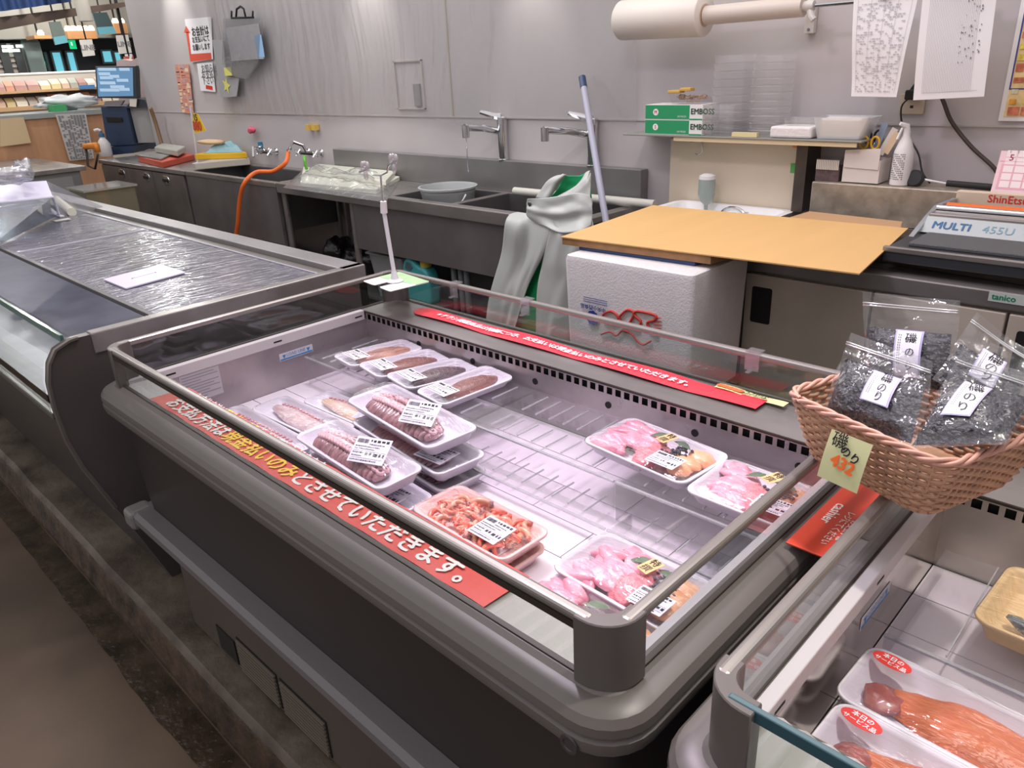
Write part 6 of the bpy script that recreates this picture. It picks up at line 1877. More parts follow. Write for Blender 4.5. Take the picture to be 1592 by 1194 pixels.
# soap dispenser and basin tap
sd_ = thing('soap_dispenser', 'frosted soap dispenser bulb with a brass neck behind the cardboard', 'dispenser', (0, 0, 0))
c = at(1097, 327, 'y', 3.12); sd_.location = (c.x, 3.12, 0.90); sd_['_w'] = (c.x, 3.12, 0.90)
ct = at(1098, 268, 'y', 3.12)
MB().lathe([(0.008, 0), (0.010, 0.025), (0.030, 0.045), (0.038, 0.07), (0.038, 0.12), (0.036, 0.14)], (c.x, 3.12, c.z), 22).build('soap_bulb', mat('soap_grey', (146, 158, 152), 0.25, coat=0.5), sd_, smooth=True)
MB().lathe([(0.037, 0.14), (0.035, 0.155), (0.02, 0.163)], (c.x, 3.12, c.z), 22).build('white_cap', mat('cap_w', (214, 214, 212), 0.35), sd_, smooth=True)
MB().tube([(c.x, 3.12, c.z+0.01), (c.x, 3.13, c.z-0.02), (c.x+0.0, 3.2, c.z-0.03)], 0.009, 8).build('brass_neck', mat('brass', (190, 160, 110), 0.3, 0.9), sd_, smooth=True)
bt2 = thing('basin_tap', 'curved chrome basin tap just above the cardboard sheet', 'tap', (0, 0, 0))
c = at(1140, 330, 'y', 3.05); bt2.location = (c.x, 3.05, 0.85); bt2['_w'] = (c.x, 3.05, 0.85)
arc = [Vector((c.x+0.062*math.cos(a), 3.05, c.z-0.035+0.052*math.sin(a))) for a in [PI*k/14 for k in range(15)]]
MB().tube([Vector((c.x+0.062, 3.05, 0.86))]+arc, 0.010, 10).build('tap_spout', chrome, bt2, smooth=True)
hb = thing('hand_basin', 'small white hand basin under the cream cabinet, behind the cardboard', 'basin', (-1.75, 3.05, 0.6))
m = MB(); m.loft([rrect(-1.95, -1.50, 2.85, 3.19, 0.05, 0.70), rrect(-2.0, -1.42, 2.80, 3.195, 0.06, 0.86), rrect(-1.97, -1.45, 2.83, 3.17, 0.05, 0.86), rrect(-1.9, -1.52, 2.9, 3.12, 0.05, 0.74)])
m.build('basin_bowl', white, hb, smooth=True)
MB().lathe([(0.09, 0), (0.07, 0.7)], (-1.72, 3.05, 0.0), 20).build('pedestal', white, hb, smooth=True)

# outlet and cables
ol = thing('wall_outlet', 'beige wall outlet plate with a dark plug behind the hanging papers', 'outlet', (0, 0, 0))
c = at(1418, 163, 'y', 3.29); ol.location = c; ol['_w'] = tuple(c)
MB().box(c.x-0.045, c.x+0.045, 3.288, 3.2985, c.z-0.035, c.z+0.04).build('plate', mat('outlet_beige', (192, 178, 160), 0.5), ol, bevel=0.003)
MB().box(c.x-0.02, c.x+0.03, 3.25, 3.288, c.z+0.02, c.z+0.055).build('plug', black, ol, bevel=0.005)
MB().box(c.x-0.006, c.x+0.006, 3.2875, 3.2882, c.z-0.012, c.z-0.002).build('socket_slot', ink, ol)
tr_ = tag(MB().prism([(0, 0), (0.05, 0), (0.045, 0.07), (0.03, 0.05)], lambda q: (c.x-0.01+q[0], 3.27, c.z+0.056+q[1]), lambda q: (c.x-0.01+q[0], 3.285, c.z+0.056+q[1])).build('dark_green_adapter', mat('adapter_green', (26, 50, 44), 0.5)), 'dark green plug adapter above the beige outlet', 'adapter')
def cable(label, pts, r, name='power_cable', m_=None):
    tag(MB().tube(smoothpath(pts), r, 6).build(name, m_ or black_gloss, smooth='all'), label, 'cable')
cable('thin black cable running from the outlet down behind the spray bottle', [c+Vector((0, -0.03, 0.03)), at(1402, 165, 'y', 3.25), at(1402, 190, 'y', 3.25), at(1412, 212, 'y', 3.25), at(1428, 240, 'y', 3.22), at(1434, 268, 'y', 3.2), Vector((at(1446, 285, 'y', 3.2).x, 3.2, 1.006))], 0.0035)
cable('thick dark cable sagging from behind the papers to the calendar', [at(1450, 120, 'y', 3.27), at(1466, 156, 'y', 3.27), at(1480, 190, 'y', 3.27), at(1510, 228, 'y', 3.26), at(1546, 262, 'y', 3.25), Vector((at(1560, 275, 'y', 3.25).x, 3.25, 1.008))], 0.0075, m_=mat('cable_brown', (66, 54, 48), 0.5))

# hanging roll and rod
rd = thing('roll_holder_rod', 'white and chrome rod on the wall holding the thick paper roll', 'rod', (-1.9, 3.1, 1.6))
YR = 3.12
r0_, r1_ = at(1098, 24, 'y', YR), at(1250, 10, 'y', YR)
zR = (r0_.z+r1_.z)/2
ra_ = at(960, 36, 'y', YR)
MB().tube([r0_, r1_], 0.037, 20).build('white_sleeve', mat('sleeve', (206, 194, 184), 0.5), rd, smooth=True)
r2_ = r1_+(r1_-r0_).normalized()*2.0
MB().tube([r1_, r2_], 0.008, 10).build('chrome_rod', chrome, rd, smooth=True)
wg = MB(); wp = r1_+Vector((0.02, 0, 0))
wg.lathe([(0.018, -0.02), (0.022, 0), (0.018, 0.02)], n=16, M=Matrix.Translation(wp) @ Matrix.Rotation(PI/2, 4, 'Y'))
wg.tube([wp, wp+Vector((0.015, -0.01, -0.035)), wp+Vector((0.028, -0.01, -0.05))], [0.012, 0.013, 0.012], 10)
wg.build('wing_nut', offwhite, rd, smooth=True)
bkx = at(1262, 30, 'y', 3.29)
bkm = MB().box(bkx.x-0.02, bkx.x+0.02, 3.27, 3.297, at(1262, 52, 'y', 3.29).z, zR+0.02)
bkm.box(bkx.x-0.012, bkx.x+0.012, YR-0.0, 3.27, zR-0.012, zR+0.012)
bkm.build('bracket', offwhite, rd, bevel=0.003)
MB().lathe([(0.006, 0), (0.006, 0.002)], n=10, M=Matrix.Translation((bkx.x, 3.2695, at(1262, 46, 'y', 3.29).z)) @ Matrix.Rotation(PI/2, 4, 'X')).build('screw', ink_grey, rd)
ro = thing('paper_roll', 'thick off-white roll of plastic sheet hanging high on the back wall', 'roll', ra_)
ra2 = at(968, 32, 'y', YR); rb2 = at(1094, 24, 'y', YR)
RR = 0.083
prr = MB()
d_ = (rb2-ra2).normalized()
prr.tube([ra2-d_*0.012, ra2, rb2, rb2+d_*0.006], [RR*0.86, RR, RR, RR*0.96], 36)
prr.build('roll_body', mat('roll_offwhite', (220, 212, 204), 0.5), ro, smooth=True, ang=70)
MB().tube([rb2+d_*0.0062, rb2+d_*0.0075], [0.045, 0.045], 20).build('roll_core', mat('core_tan', (206, 180, 158), 0.6), ro)

# hanging papers
def sheet(name, label, corners, m_, cat_, rows, seed=0, wave=0.008, cols=None, lined=False, par_clip=True):
    """corners: top left, top right, bottom right, bottom left"""
    P = corners
    t = thing(name, label, cat_, tuple((P[0]+P[1])/2))
    def fn(u, v, off=0.0):
        p = P[3].lerp(P[2], u).lerp(P[0].lerp(P[1], u), v)
        return Vector((p.x, p.y-off+wave*math.sin(u*3.2+v*4+seed)+wave*0.5*math.sin(v*7+seed), p.z))
    MB().grid(lambda u, v: tuple(fn(u, v)), 16, 20).build('sheet', m_, t, smooth='all')
    k = MB()
    rnd = random.Random(seed)
    def q(u0, v0, u1, v1):
        k.quad(fn(u0, v0, 0.003), fn(u1, v0, 0.003), fn(u1, v1, 0.003), fn(u0, v1, 0.003))
    if lined:
        for i in range(30):
            u = 0.12+0.68*i/29
            for j in range(10):
                q(u, 0.06+j*0.09, u+0.004, 0.06+j*0.09+0.09)
        for j in (0.06, 0.95):
            q(0.12, j, 0.9, j+0.003)
        k.build('ruled_line', mat('line_grey', (168, 166, 172), 0.6), t)
        k = MB()
        for i in range(46):
            u = rnd.uniform(0.58, 0.86); v = rnd.uniform(0.3, 0.92)
            q(u, v, u+rnd.uniform(0.008, 0.02), v+rnd.uniform(0.008, 0.02))
        k.build('handwriting', ink_grey, t)
    else:
        for i in range(rows):
            v = 0.05+0.9*i/rows
            u = 0.08
            while u < 0.9:
                w = rnd.uniform(0.015, 0.07)
                if rnd.random() < 0.45:
                    q(u, v, min(u+w, 0.93), v+0.45*0.9/rows)
                u += w+0.015
        for u in (0.08, 0.3, 0.52, 0.72, 0.93):
            for j in range(10):
                q(u, 0.04+j*0.092, u+0.005, 0.04+j*0.092+0.092)
        k.build('print', mat('print_grey', (186, 184, 190), 0.6), t)
    if par_clip:
        c = (P[0]+P[1])/2
        MB().box(c.x-0.02, c.x+0.02, c.y-0.012, c.y+0.006, c.z-0.012, c.z+0.03).build('clip', chrome, t, bevel=0.002)
    return t
YP = 3.10
top_z = at(1400, -20, 'y', YP).z
def px_at(px, py, y=YP): return at(px, py, 'y', y)
tl, trr = px_at(1329, 8), px_at(1428, -25)
sheet('hanging_form', 'printed delivery form hanging from the chrome rod, left of two', [px_at(1328, -6), px_at(1428, -16), px_at(1394, 151), px_at(1322, 150)], paper, 'paper', 40, 1, 0.006)
sheet('hanging_list', 'ruled list with handwriting hanging from the chrome rod, right of two', [px_at(1436, -18), px_at(1552, -30), px_at(1530, 150), px_at(1419, 156)], paper, 'paper', 30, 2, 0.003, lined=True)
# right poster
po = thing('food_flyer', 'colourful food flyer with a blue frame on the back wall at the right edge', 'poster', (-0.7, 3.29, 1.4))
PX0, PX1 = at(1552, 186, 'y', 3.29).x, at(1552, 186, 'y', 3.29).x+0.36
PZ0, PZ1 = at(1552, 188, 'y', 3.29).z, 1.78
MB().box(PX0, PX1, 3.290, 3.293, PZ0, PZ1).build('flyer_sheet', paper, po)
fm = MB().box(PX0+0.015, PX1-0.01, 3.2885, 3.2899, PZ0+0.015, PZ1-0.02).build('printed_area', mat('flyer_cream', (236, 206, 150), 0.6, var=0.25, vs=20), po)
MB().box(PX0+0.015, PX0+0.020, 3.2878, 3.2884, PZ0+0.11, PZ1-0.05).build('blue_border', mat('flyer_blue', (70, 76, 150), 0.6), fm)
MB().box(PX0+0.015, PX1-0.01, 3.2878, 3.2884, PZ0+0.105, PZ0+0.110).build('blue_border', mat('flyer_blue', (70, 76, 150), 0.6), fm)
rnd = random.Random(11)
cols = [(226, 96, 50), (240, 160, 60), (196, 60, 60), (236, 206, 90), (150, 90, 70), (120, 140, 190), (240, 230, 200), (206, 120, 90)]
groups = [MB() for _ in cols]
for i in range(15):
    for j in range(8):
        g = rnd.randrange(len(cols))
        x = PX0+0.024+j*0.041; z = PZ0+0.02+i*0.036
        if z > PZ1-0.06: continue
        groups[g].box(x, x+rnd.uniform(0.02, 0.038), 3.2865, 3.2877, z, z+rnd.uniform(0.014, 0.03))
for g, c_ in zip(groups, cols):
    g.build('photo_patch', mat('flyer_%d_%d_%d' % c_, c_, 0.6, var=0.3, vs=60), fm)
text('お買得品', 0.05, mat('flyer_red', (206, 60, 50), 0.5), fm, frame((PX0+0.05, 3.286, PZ1-0.16), (1, 0, 0), (0, 0, 1)), bold=0.04)

# plastic sheet on the wall
ps = MB()
X0, X1 = at(345, 150, 'y', 3.27).x, at(988, 180, 'y', 3.27).x
def psf(u, v):
    x = X0+(X1-X0)*u
    z = 1.165+0.05*abs(math.sin(u*9))*(1-v)**6+v*1.5
    xx = x+0.12*noise.noise(Vector((z*1.5, 3, x*0.7)))
    f = 0.012*noise.noise(Vector((xx*5, z*1.2, 0)))+0.006*noise.noise(Vector((xx*15, z*2.0, 4)))+0.005*(1-abs(noise.noise(Vector((xx*22, z*1.2, 9))))*4)*max(0, noise.noise(Vector((xx*1.3, z*1.5, 2)))+0.2)
    return (x, 3.268+f, z)
ps.grid(psf, 420, 70)
pso = ps.build('plastic_sheet', clear('wall_film', (250, 250, 250), 0.9, 0.16, 0.06, milk=0.16, bump=1.0, bs=7, stretch=(1.5, 1, 0.5), milkcol=(200, 196, 196)), smooth='all')
tag(pso, 'wrinkled clear plastic sheet hung over the back wall', 'plastic sheet')
sw = thing('wall_panel_switch', 'faint square wall panel with a grey slot behind the plastic sheet', 'panel', (0, 0, 0))
c = at(637, 132, 'y', 3.295); sw.location = c; sw['_w'] = tuple(c)
fA, fB = at(612, 95, 'y', 3.295), at(662, 170, 'y', 3.295)
fr_ = MB()
fr_.box(fA.x, fA.x+0.008, 3.288, 3.2995, fB.z, fA.z); fr_.box(fA.x, fB.x, 3.288, 3.2995, fA.z-0.008, fA.z); fr_.box(fB.x-0.008, fB.x, 3.288, 3.2995, fB.z, fA.z); fr_.box(fA.x, fB.x, 3.288, 3.2995, fB.z, fB.z+0.008)
fr_.build('panel_frame', mat('panel_frame', (188, 180, 174), 0.5), sw)
c1, c2_ = at(642, 130, 'y', 3.29), at(655, 165, 'y', 3.29)
MB().box(c1.x, c2_.x, 3.285, 3.2995, c2_.z, c1.z).build('slot', mat('slot_grey', (140, 138, 136), 0.5), sw, bevel=0.004)

# signs on the left of the wall
def wall_sign(name, label, quad, m_=paper):
    P = [at(px, py, 'y', 3.285) for px, py in quad]
    t = thing(name, label, 'sign', tuple(P[0]))
    vs = [(p.x, 3.285, p.z) for p in P]+[(p.x, 3.288, p.z) for p in P]
    MB().add(vs, [(3, 2, 1, 0), (4, 5, 6, 7), (0, 1, 5, 4), (1, 2, 6, 5), (2, 3, 7, 6), (3, 0, 4, 7)]).build('sign_sheet', m_, t)
    return t, P
def onw(px, py): 
    p = at(px, py, 'y', 3.284); return p
t, P = wall_sign('payment_sign', 'white sign with black lettering and a red arrow, beside the clipboard bag', [(287, 30), (328, 26), (331, 92), (297, 97)])
ar = MB()
def wq(mb, pts, y=3.2838):
    mb.add([(onw(*q).x, y, onw(*q).z) for q in pts], [tuple(range(len(pts)-1, -1, -1))])
wq(ar, [(289, 50), (293, 50), (297, 84), (328, 82), (329, 92), (296, 96)])
wq(ar, [(286, 51), (289, 40), (296, 51)])
ar.build('red_arrow', mat('arrow_red', (222, 84, 62), 0.5), t)
for k, s_ in enumerate(('お会計は', 'お支払いにて', 'お願いします')):
    a, b = onw(298+k*0.8, 51+12*k), onw(325+k, 50+11.5*k)
    w_ = (b-a).length
    text(s_, w_/len(s_)*1.0, ink, t, frame((a.x, 3.2836, a.z), (1, 0, 0), (0, 0, 1)), bold=0.03)
t, P = wall_sign('notice_sheet', 'small white notice with grey lettering below the arrow sign', [(306, 99), (330, 97), (335, 143), (312, 141)])
for k, s_ in enumerate(('お知らせ', 'お支払いは', '下さい')):
    a = onw(313+k*0.6, 108+k*9)
    text(s_, 0.075, ink_grey, t, frame((a.x, 3.2836, a.z), (1, 0, 0), (0, 0, 1)), bold=0.02)
rr_ = MB(); wq(rr_, [(320, 132), (330, 134), (331, 140), (320, 138)]); rr_.build('red_mark', red_ink, t)
# flyer (orange pink) hanging in front of the wall
t = thing('striped_flyer', 'narrow orange and pink printed flyer on the back wall near the terminal', 'poster', tuple(onw(271, 100)))
fq = [onw(271, 100), onw(293, 100), onw(301, 176), onw(283, 175)]
fl2 = MB().add([(p.x, 3.283, p.z) for p in fq]+[(p.x, 3.287, p.z) for p in fq], [(3, 2, 1, 0), (4, 5, 6, 7), (0, 1, 5, 4), (1, 2, 6, 5), (2, 3, 7, 6), (3, 0, 4, 7)])
fl2o = fl2.build('flyer_sheet', mat('flyer_orange', (226, 176, 140), 0.6, var=0.3, vs=9, col2=(206, 130, 120)), t)
gs = [MB() for _ in range(3)]
rnd = random.Random(5)
for i in range(14):
    for j in range(3):
        u, v = (j+0.15)/3, (i+0.1)/14
        a = fq[0].lerp(fq[1], u).lerp(fq[3].lerp(fq[2], u), v)
        gs[rnd.randrange(3)].box(a.x, a.x+rnd.uniform(0.03, 0.09), 3.281, 3.2826, a.z-rnd.uniform(0.015, 0.04), a.z)
for g, c_ in zip(gs, ((206, 140, 126), (232, 206, 180), (190, 156, 158))):
    g.build('print_patch', mat('fp_%d' % c_[0], c_, 0.6), fl2o)
# price pennant on a thin post
pn = thing('price_pennant', 'yellow triangular price pennant on a thin white post by the scales', 'pennant', (0, 0, 0))
YPn = 2.86
b_ = at(308, 254, 'z', 0.801)
YPn = b_.y
pn.location = b_; pn['_w'] = tuple(b_)
def pa(px, py, dy=0): 
    p = at(px, py, 'y', YPn); return Vector((p.x, YPn+dy, p.z))
MB().tube([b_, pa(296, 165)], 0.010, 8).build('post', mat('post_white', (216, 214, 214), 0.4), pn, smooth=True)
MB().lathe([(0.05, 0), (0.05, 0.004), (0.02, 0.01)], tuple(b_), 16).build('foot', mat('post_white', (216, 214, 214), 0.4), pn)
fpn = [pa(300, 176), pa(307, 177), pa(320, 203), pa(300, 208)]
po_ = MB().add([tuple(p) for p in fpn]+[(p.x, p.y+0.004, p.z) for p in fpn], [(3, 2, 1, 0), (4, 5, 6, 7), (0, 1, 5, 4), (1, 2, 6, 5), (2, 3, 7, 6), (3, 0, 4, 7)]).build('flag', mat('flag_yellow', (240, 196, 40), 0.5), pn)
a = pa(300.5, 198)
text('880', 0.11, mat('flag_red', (206, 70, 40), 0.5), po_, frame((a.x, YPn-0.003, a.z+0.01), (1, 0, 0), (0, 0, 1)), bold=0.04)
a = pa(301, 183)
text('15', 0.075, ink, po_, frame((a.x, YPn-0.003, a.z), (1, 0, 0), (0, 0, 1)), bold=0.03)
# clipboard bag with hook
cbg = thing('hanging_clear_bag', 'clear document bag with papers hanging from a black hook rack on the wall', 'bag', tuple(onw(375, 30)))
cy = 3.215
def ca_(px, py, y=cy): return at(px, py, 'y', y)
hkm = MB()
hkm.tube([ca_(360, 28), ca_(394, 27)], 0.008, 6)
hkm.tube([ca_(367, 27), ca_(368, 14), ca_(374, 10), ca_(379, 14), ca_(382, 27)], 0.008, 6)
for px in (360, 393):
    hkm.tube([ca_(px, 28), ca_(px, 17)], 0.008, 6)
hkm.build('hook_rack', black, cbg, smooth='all')
bg_ = MB()
Pq = [ca_(347, 29), ca_(405, 28), ca_(402, 96), ca_(382, 123), ca_(366, 120), ca_(345, 100)]
bg_.add([tuple(p) for p in Pq]+[(p.x, p.y+0.02, p.z) for p in Pq], [(5, 4, 3, 2, 1, 0), (6, 7, 8, 9, 10, 11)])
bg_.build('bag_film', clear('doc_bag', (232, 232, 236), 1.0, 0.12, 0.12, milk=0.16, bump=0.5, bs=6, milkcol=(216, 216, 218)), cbg)
MB().box(ca_(349, 40).x, ca_(400, 40).x, cy+0.006, cy+0.014, ca_(360, 95).z, ca_(360, 42).z).build('document', mat('doc_grey', (204, 200, 200), 0.6, var=0.06, vs=10), cbg)
MB().box(ca_(392, 40).x, ca_(403, 40).x, cy+0.003, cy+0.005, ca_(395, 90).z, ca_(395, 55).z).build('blue_slip', mat('slip_blue', (150, 190, 226), 0.5), cbg)
MB().box(ca_(347, 105).x, ca_(358, 105).x, cy+0.003, cy+0.005, ca_(350, 118).z, ca_(350, 105).z).build('yellow_note', mat('note_yellow', (226, 220, 120), 0.5), cbg)
gb = thing('grey_document_sleeve', 'grey plastic sleeve with a yellow star note hanging left of the clear bag', 'sleeve', tuple(onw(345, 100)))
gq = [ca_(330, 62, 3.245), ca_(347, 62, 3.245), ca_(352, 118, 3.245), ca_(372, 122, 3.245), ca_(368, 150, 3.245), ca_(343, 152, 3.245)]
MB().add([tuple(p) for p in gq]+[(p.x, p.y+0.004, p.z) for p in gq], [(5, 4, 3, 2, 1, 0), (6, 7, 8, 9, 10, 11)]).build('sleeve_film', mat('sleeve_grey', (168, 168, 172), 0.3), gb)
st_ = MB(); c = ca_(352, 133, 3.241)
st_.add([(c.x+(0.07 if k % 2 == 0 else 0.03)*math.cos(PI*k/5), c.y, c.z+(0.07 if k % 2 == 0 else 0.03)*math.sin(PI*k/5)) for k in range(10)], [tuple(range(9, -1, -1))])
st_.build('yellow_star', mat('note_yellow', (226, 220, 120), 0.5), gb)
# small brushes on the wall by the taps
for i, (px, py, col, lb_) in enumerate(((391, 202, (226, 90, 120), 'pink scrubber hanging on the wall above the taps'), (479, 198, (214, 176, 90), 'pair of tan clips on the wall above the chrome tap'))):
    p = at(px, py, 'y', 3.26)
    mm = MB()
    if i == 0: mm.blob(p, (0.06, 0.02, 0.028), seed=1, amp=0.2)
    else:
        for dx in (-0.03, 0.05): mm.box(p.x+dx, p.x+dx+0.045, 3.255, 3.296, p.z-0.02, p.z+0.02)
    tag(mm.build(('scrubber', 'wall_clips')[i], mat(('scrub_pink', 'clip_tan')[i], col, 0.5), smooth=(i == 0) and 'all'), lb_, ('scrubber', 'clip')[i])

# ================================================================== CABINET TOP CLUTTER
ZT = 0.801
pos = thing('weighing_terminal', 'dark blue checkout terminal with a tilted touch screen at the end of the back counter', 'terminal', (0, 0, ZT))
PY = 3.0
pos.location = (-8.3, PY, ZT); pos['_w'] = (-8.3, PY, ZT)
navy = mat('terminal_navy', (42, 58, 84), 0.4)
# the terminal stands facing the camera side; local frame turned toward -x/-y
def pp(px, py, y): return at(px, py, 'y', y)
TA = math.radians(38)
tx_ = Vector((math.cos(TA), math.sin(TA), 0)); ty_ = Vector((-math.sin(TA), math.cos(TA), 0))
bse = at(190, 240, 'z', ZT)
Mt = Matrix.Translation((bse.x, bse.y, ZT)) @ Matrix.Rotation(TA, 4, 'Z')
def unit(px0, px1, zz):
    return (at(px1, 240, 'z', zz)-at(px0, 240, 'z', zz)).length
def PT(px, py):
    """point on the terminal's front plane"""
    d = at(px, py, 'x', -1.0)-EYE
    n = Vector((math.sin(TA), -math.cos(TA), 0))
    P0_ = Vector((bse.x, bse.y, ZT))
    t_ = (P0_-EYE).dot(n)/d.dot(n)
    return EYE+d*t_
def loc(px, py):
    q = Mt.inverted() @ PT(px, py)
    return q.x, q.z
def pris(pts, y0, y1, name, m_, par=pos, **kw):
    L = [loc(*p) for p in pts]
    mb = MB().prism(L, lambda q: Mt @ Vector((q[0], y0, q[1])), lambda q: Mt @ Vector((q[0], y1, q[1])))
    return mb.build(name, m_, par, **kw)
pris([(172, 241), (212, 237), (210, 226), (168, 229)], -0.05, 0.42, 'foot', navy)
pris([(166, 228), (210, 226), (196, 165), (156, 165)], 0.0, 0.38, 'printer_housing', navy, bevel=0.01)
pris([(197, 167), (228, 167), (245, 222), (211, 223)], 0.05, 0.33, 'side_panel', mat('terminal_grey', (160, 160, 158), 0.4))
pris([(205, 153), (224, 155), (232, 167), (196, 168)], 0.0, 0.3, 'shoulder', mat('terminal_dark', (52, 60, 66), 0.4))
pris([(165, 182), (190, 183), (191, 190), (168, 190)], -0.012, 0.02, 'paper_slot', black, bevel=0.003)
pris([(204, 153), (215, 153), (214, 166), (204, 165)], -0.03, -0.02, 'note', mat('note_cream', (226, 222, 206), 0.6))
pris([(166, 157), (195, 156), (190, 164), (164, 164)], -0.03, 0.0, 'keypad', mat('keypad', (128, 124, 126), 0.4))
scb = pris([(151, 103), (215, 102), (217, 153), (154, 152)], -0.04, 0.03, 'screen_housing', mat('terminal_dark', (52, 60, 66), 0.4), bevel=0.008)
scr = mat('screen_blue', (96, 136, 172), 0.2, emit=0.55)
so = pris([(154, 106), (210, 105), (211, 149), (157, 150)], -0.044, -0.041, 'screen', scr, scb)
sgm = MB()
for k, (x0, x1, y) in enumerate(((157, 185, 110), (190, 206, 110), (158, 176, 117), (160, 180, 123), (175, 190, 121), (186, 204, 127), (160, 184, 131), (176, 198, 137), (160, 190, 142), (190, 206, 141))):
    a, b = loc(x0, y), loc(x1, y)
    sgm.add([Mt @ Vector((a[0], -0.0455, a[1])), Mt @ Vector((b[0], -0.0455, b[1])), Mt @ Vector((b[0], -0.0455, b[1]+0.028)), Mt @ Vector((a[0], -0.0455, a[1]+0.028))], [(0, 1, 2, 3)])
sgm.build('screen_rows', mat('screen_pale', (168, 196, 220), 0.2, emit=0.5), so)
pg_ = thing('paper_bag', 'crumpled pink paper bag standing behind the terminal screen', 'bag', (0, 0, ZT))
L = [(141, 95), (150, 92), (165, 95), (174, 90), (188, 95), (192, 101), (192, 235), (152, 235)]
L2 = [loc(*p) for p in L]
MB().prism(L2, lambda q: Mt @ Vector((q[0], 0.44, q[1])), lambda q: Mt @ Vector((q[0], 0.62, q[1]))).build('bag_paper', mat('bag_pink', (206, 186, 184), 0.6, bump=0.3, bs=8), pg_)
pg_.location = (0, 0, 0)
for ch in pg_.children: pass
pg_['_w'] = (0, 0, 0)
for ch in pg_.children:
    for v in ch.data.vertices: v.co.z += ZT
pg_.location = (0, 0, 0)
# soap bottle
def stand_at(px, py, z=ZT): return at(px, py, 'z', z)
c = stand_at(166, 243)
pb = thing('pump_bottle', 'white pump bottle at the foot of the terminal', 'bottle', c)
k_ = 0.0078
MB().lathe([(0.055, 0), (0.062, 0.02), (0.062, 0.12), (0.04, 0.16), (0.024, 0.18), (0.024, 0.19)], tuple(c), 20).build('bottle_body', mat('bottle_white', (224, 222, 222), 0.4), pb, smooth=True)
MB().lathe([(0.027, 0.19), (0.027, 0.22), (0.012, 0.23), (0.012, 0.25)], tuple(c), 16).build('blue_collar', mat('collar_blue', (60, 110, 150), 0.4), pb, smooth=True)
MB().tube([c+Vector((0, 0, 0.25)), c+Vector((-0.01, -0.02, 0.262)), c+Vector((-0.03, -0.05, 0.255))], 0.015, 8).build('pump_head', mat('bottle_white', (224, 222, 222), 0.4), pb, smooth=True)
# scale with red base
def slab(name, label, cat_, px4, z0, z1, m_, **kw):
    P = [at(px, py, 'z', z1) for px, py in px4]
    o = MB().prism(list(range(len(P))), lambda i: (P[i].x, P[i].y, z0), lambda i: (P[i].x, P[i].y, z1)).build(name, m_, **kw)
    if label: tag(o, label, cat_)
    return o
scl = thing('weighing_scale', 'flat steel scale with a red base on the back counter', 'scale', tuple(at(250, 245, 'z', ZT)))
def slab_p(name, par, px4, z0, z1, m_, **kw):
    P = [at(px, py, 'z', z1) for px, py in px4]
    return MB().prism(list(range(len(P))), lambda i: (P[i].x, P[i].y, z0), lambda i: (P[i].x, P[i].y, z1)).build(name, m_, par, **kw)
slab_p('base', scl, [(214, 243), (252, 252), (302, 240), (262, 232)], ZT+0.001, ZT+0.05, mat('scale_red', (196, 78, 54), 0.4), bevel=0.006)
slab_p('weighing_plate', scl, [(210, 240), (250, 247), (272, 237), (232, 231)], ZT+0.052, ZT+0.066, steel, bevel=0.003)
slab_p('sorting_dish', scl, [(240, 228), (275, 234), (288, 227), (252, 222)], ZT+0.067, ZT+0.12, mat('dish_clear', (176, 176, 168), 0.3), bevel=0.01)
def wall_slab(name, label, cat_, A, B, dxc, dxd, z0, z1, m_):
    P = [A, B, Vector((B.x-dxc, 3.285, 0)), Vector((A.x-dxd, 3.285, 0))]
    o = MB().prism([0, 1, 2, 3], lambda i: (P[i].x, P[i].y, z0), lambda i: (P[i].x, P[i].y, z1)).build(name, m_, bevel=0.006)
    return tag(o, label, cat_)
YA, YB = at(303, 243, 'z', 0.888), at(387, 236.5, 'z', 0.905)
WA, WB_ = at(303, 256, 'z', 0.845), at(392, 243, 'z', 0.868)
YB.y = min(YB.y, 3.2); WB_.y = min(WB_.y, 3.22)
wall_slab('yellow_tray', 'bright yellow tray under blue cloth on the back counter', 'tray', YA, YB, 0.25, 0.3, 0.858, 0.905, mat('tray_yellow', (226, 180, 40), 0.45))
wall_slab('white_board_tray', 'long white tray lying under the yellow tray', 'tray', WA, WB_, 0.2, 0.3, 0.8015, 0.857, mat('tray_w', (196, 188, 176), 0.5))
cl = MB()
def clf(u, v):
    p = YA.lerp(YB, 0.12+u*0.82)
    q = Vector((p.x-0.25, 3.275, 0))
    r = p.lerp(q, 0.1+0.85*v)
    e = (math.sin(PI*u)**0.5)*(math.sin(PI*min(1, max(0, v)))**0.5)
    return (r.x, r.y, 0.907+0.085*e*(0.75+0.9*noise.noise(Vector((u*5, v*4, 2)))))
cl.grid(clf, 34, 20)
tag(cl.build('blue_cloth', mat('cloth_blue', (150, 190, 198), 0.8, bump=0.3, bs=60), smooth='all'), 'pale blue cloth crumpled on the yellow tray', 'cloth')
sp0 = YA.lerp(YB, 0.2)
tag(MB().blob((sp0.x-0.06, min(3.2, sp0.y+0.10), 0.99), (0.17, 0.06, 0.022), (0, 0, 0.2), 3, 0.1).build('tan_sponge', mat('sponge_tan', (222, 190, 152), 0.8), smooth='all'), 'tan sponge lying on the blue cloth', 'sponge')
# cables behind terminal
cable('brown cable falling from the terminal to the counter', [at(234, 168, 'y', 3.2), at(240, 185, 'y', 3.22), at(246, 205, 'y', 3.22), Vector((at(252, 222, 'y', 3.2).x, 3.2, ZT+0.012))], 0.02, m_=mat('cable_tan', (130, 100, 70), 0.5))
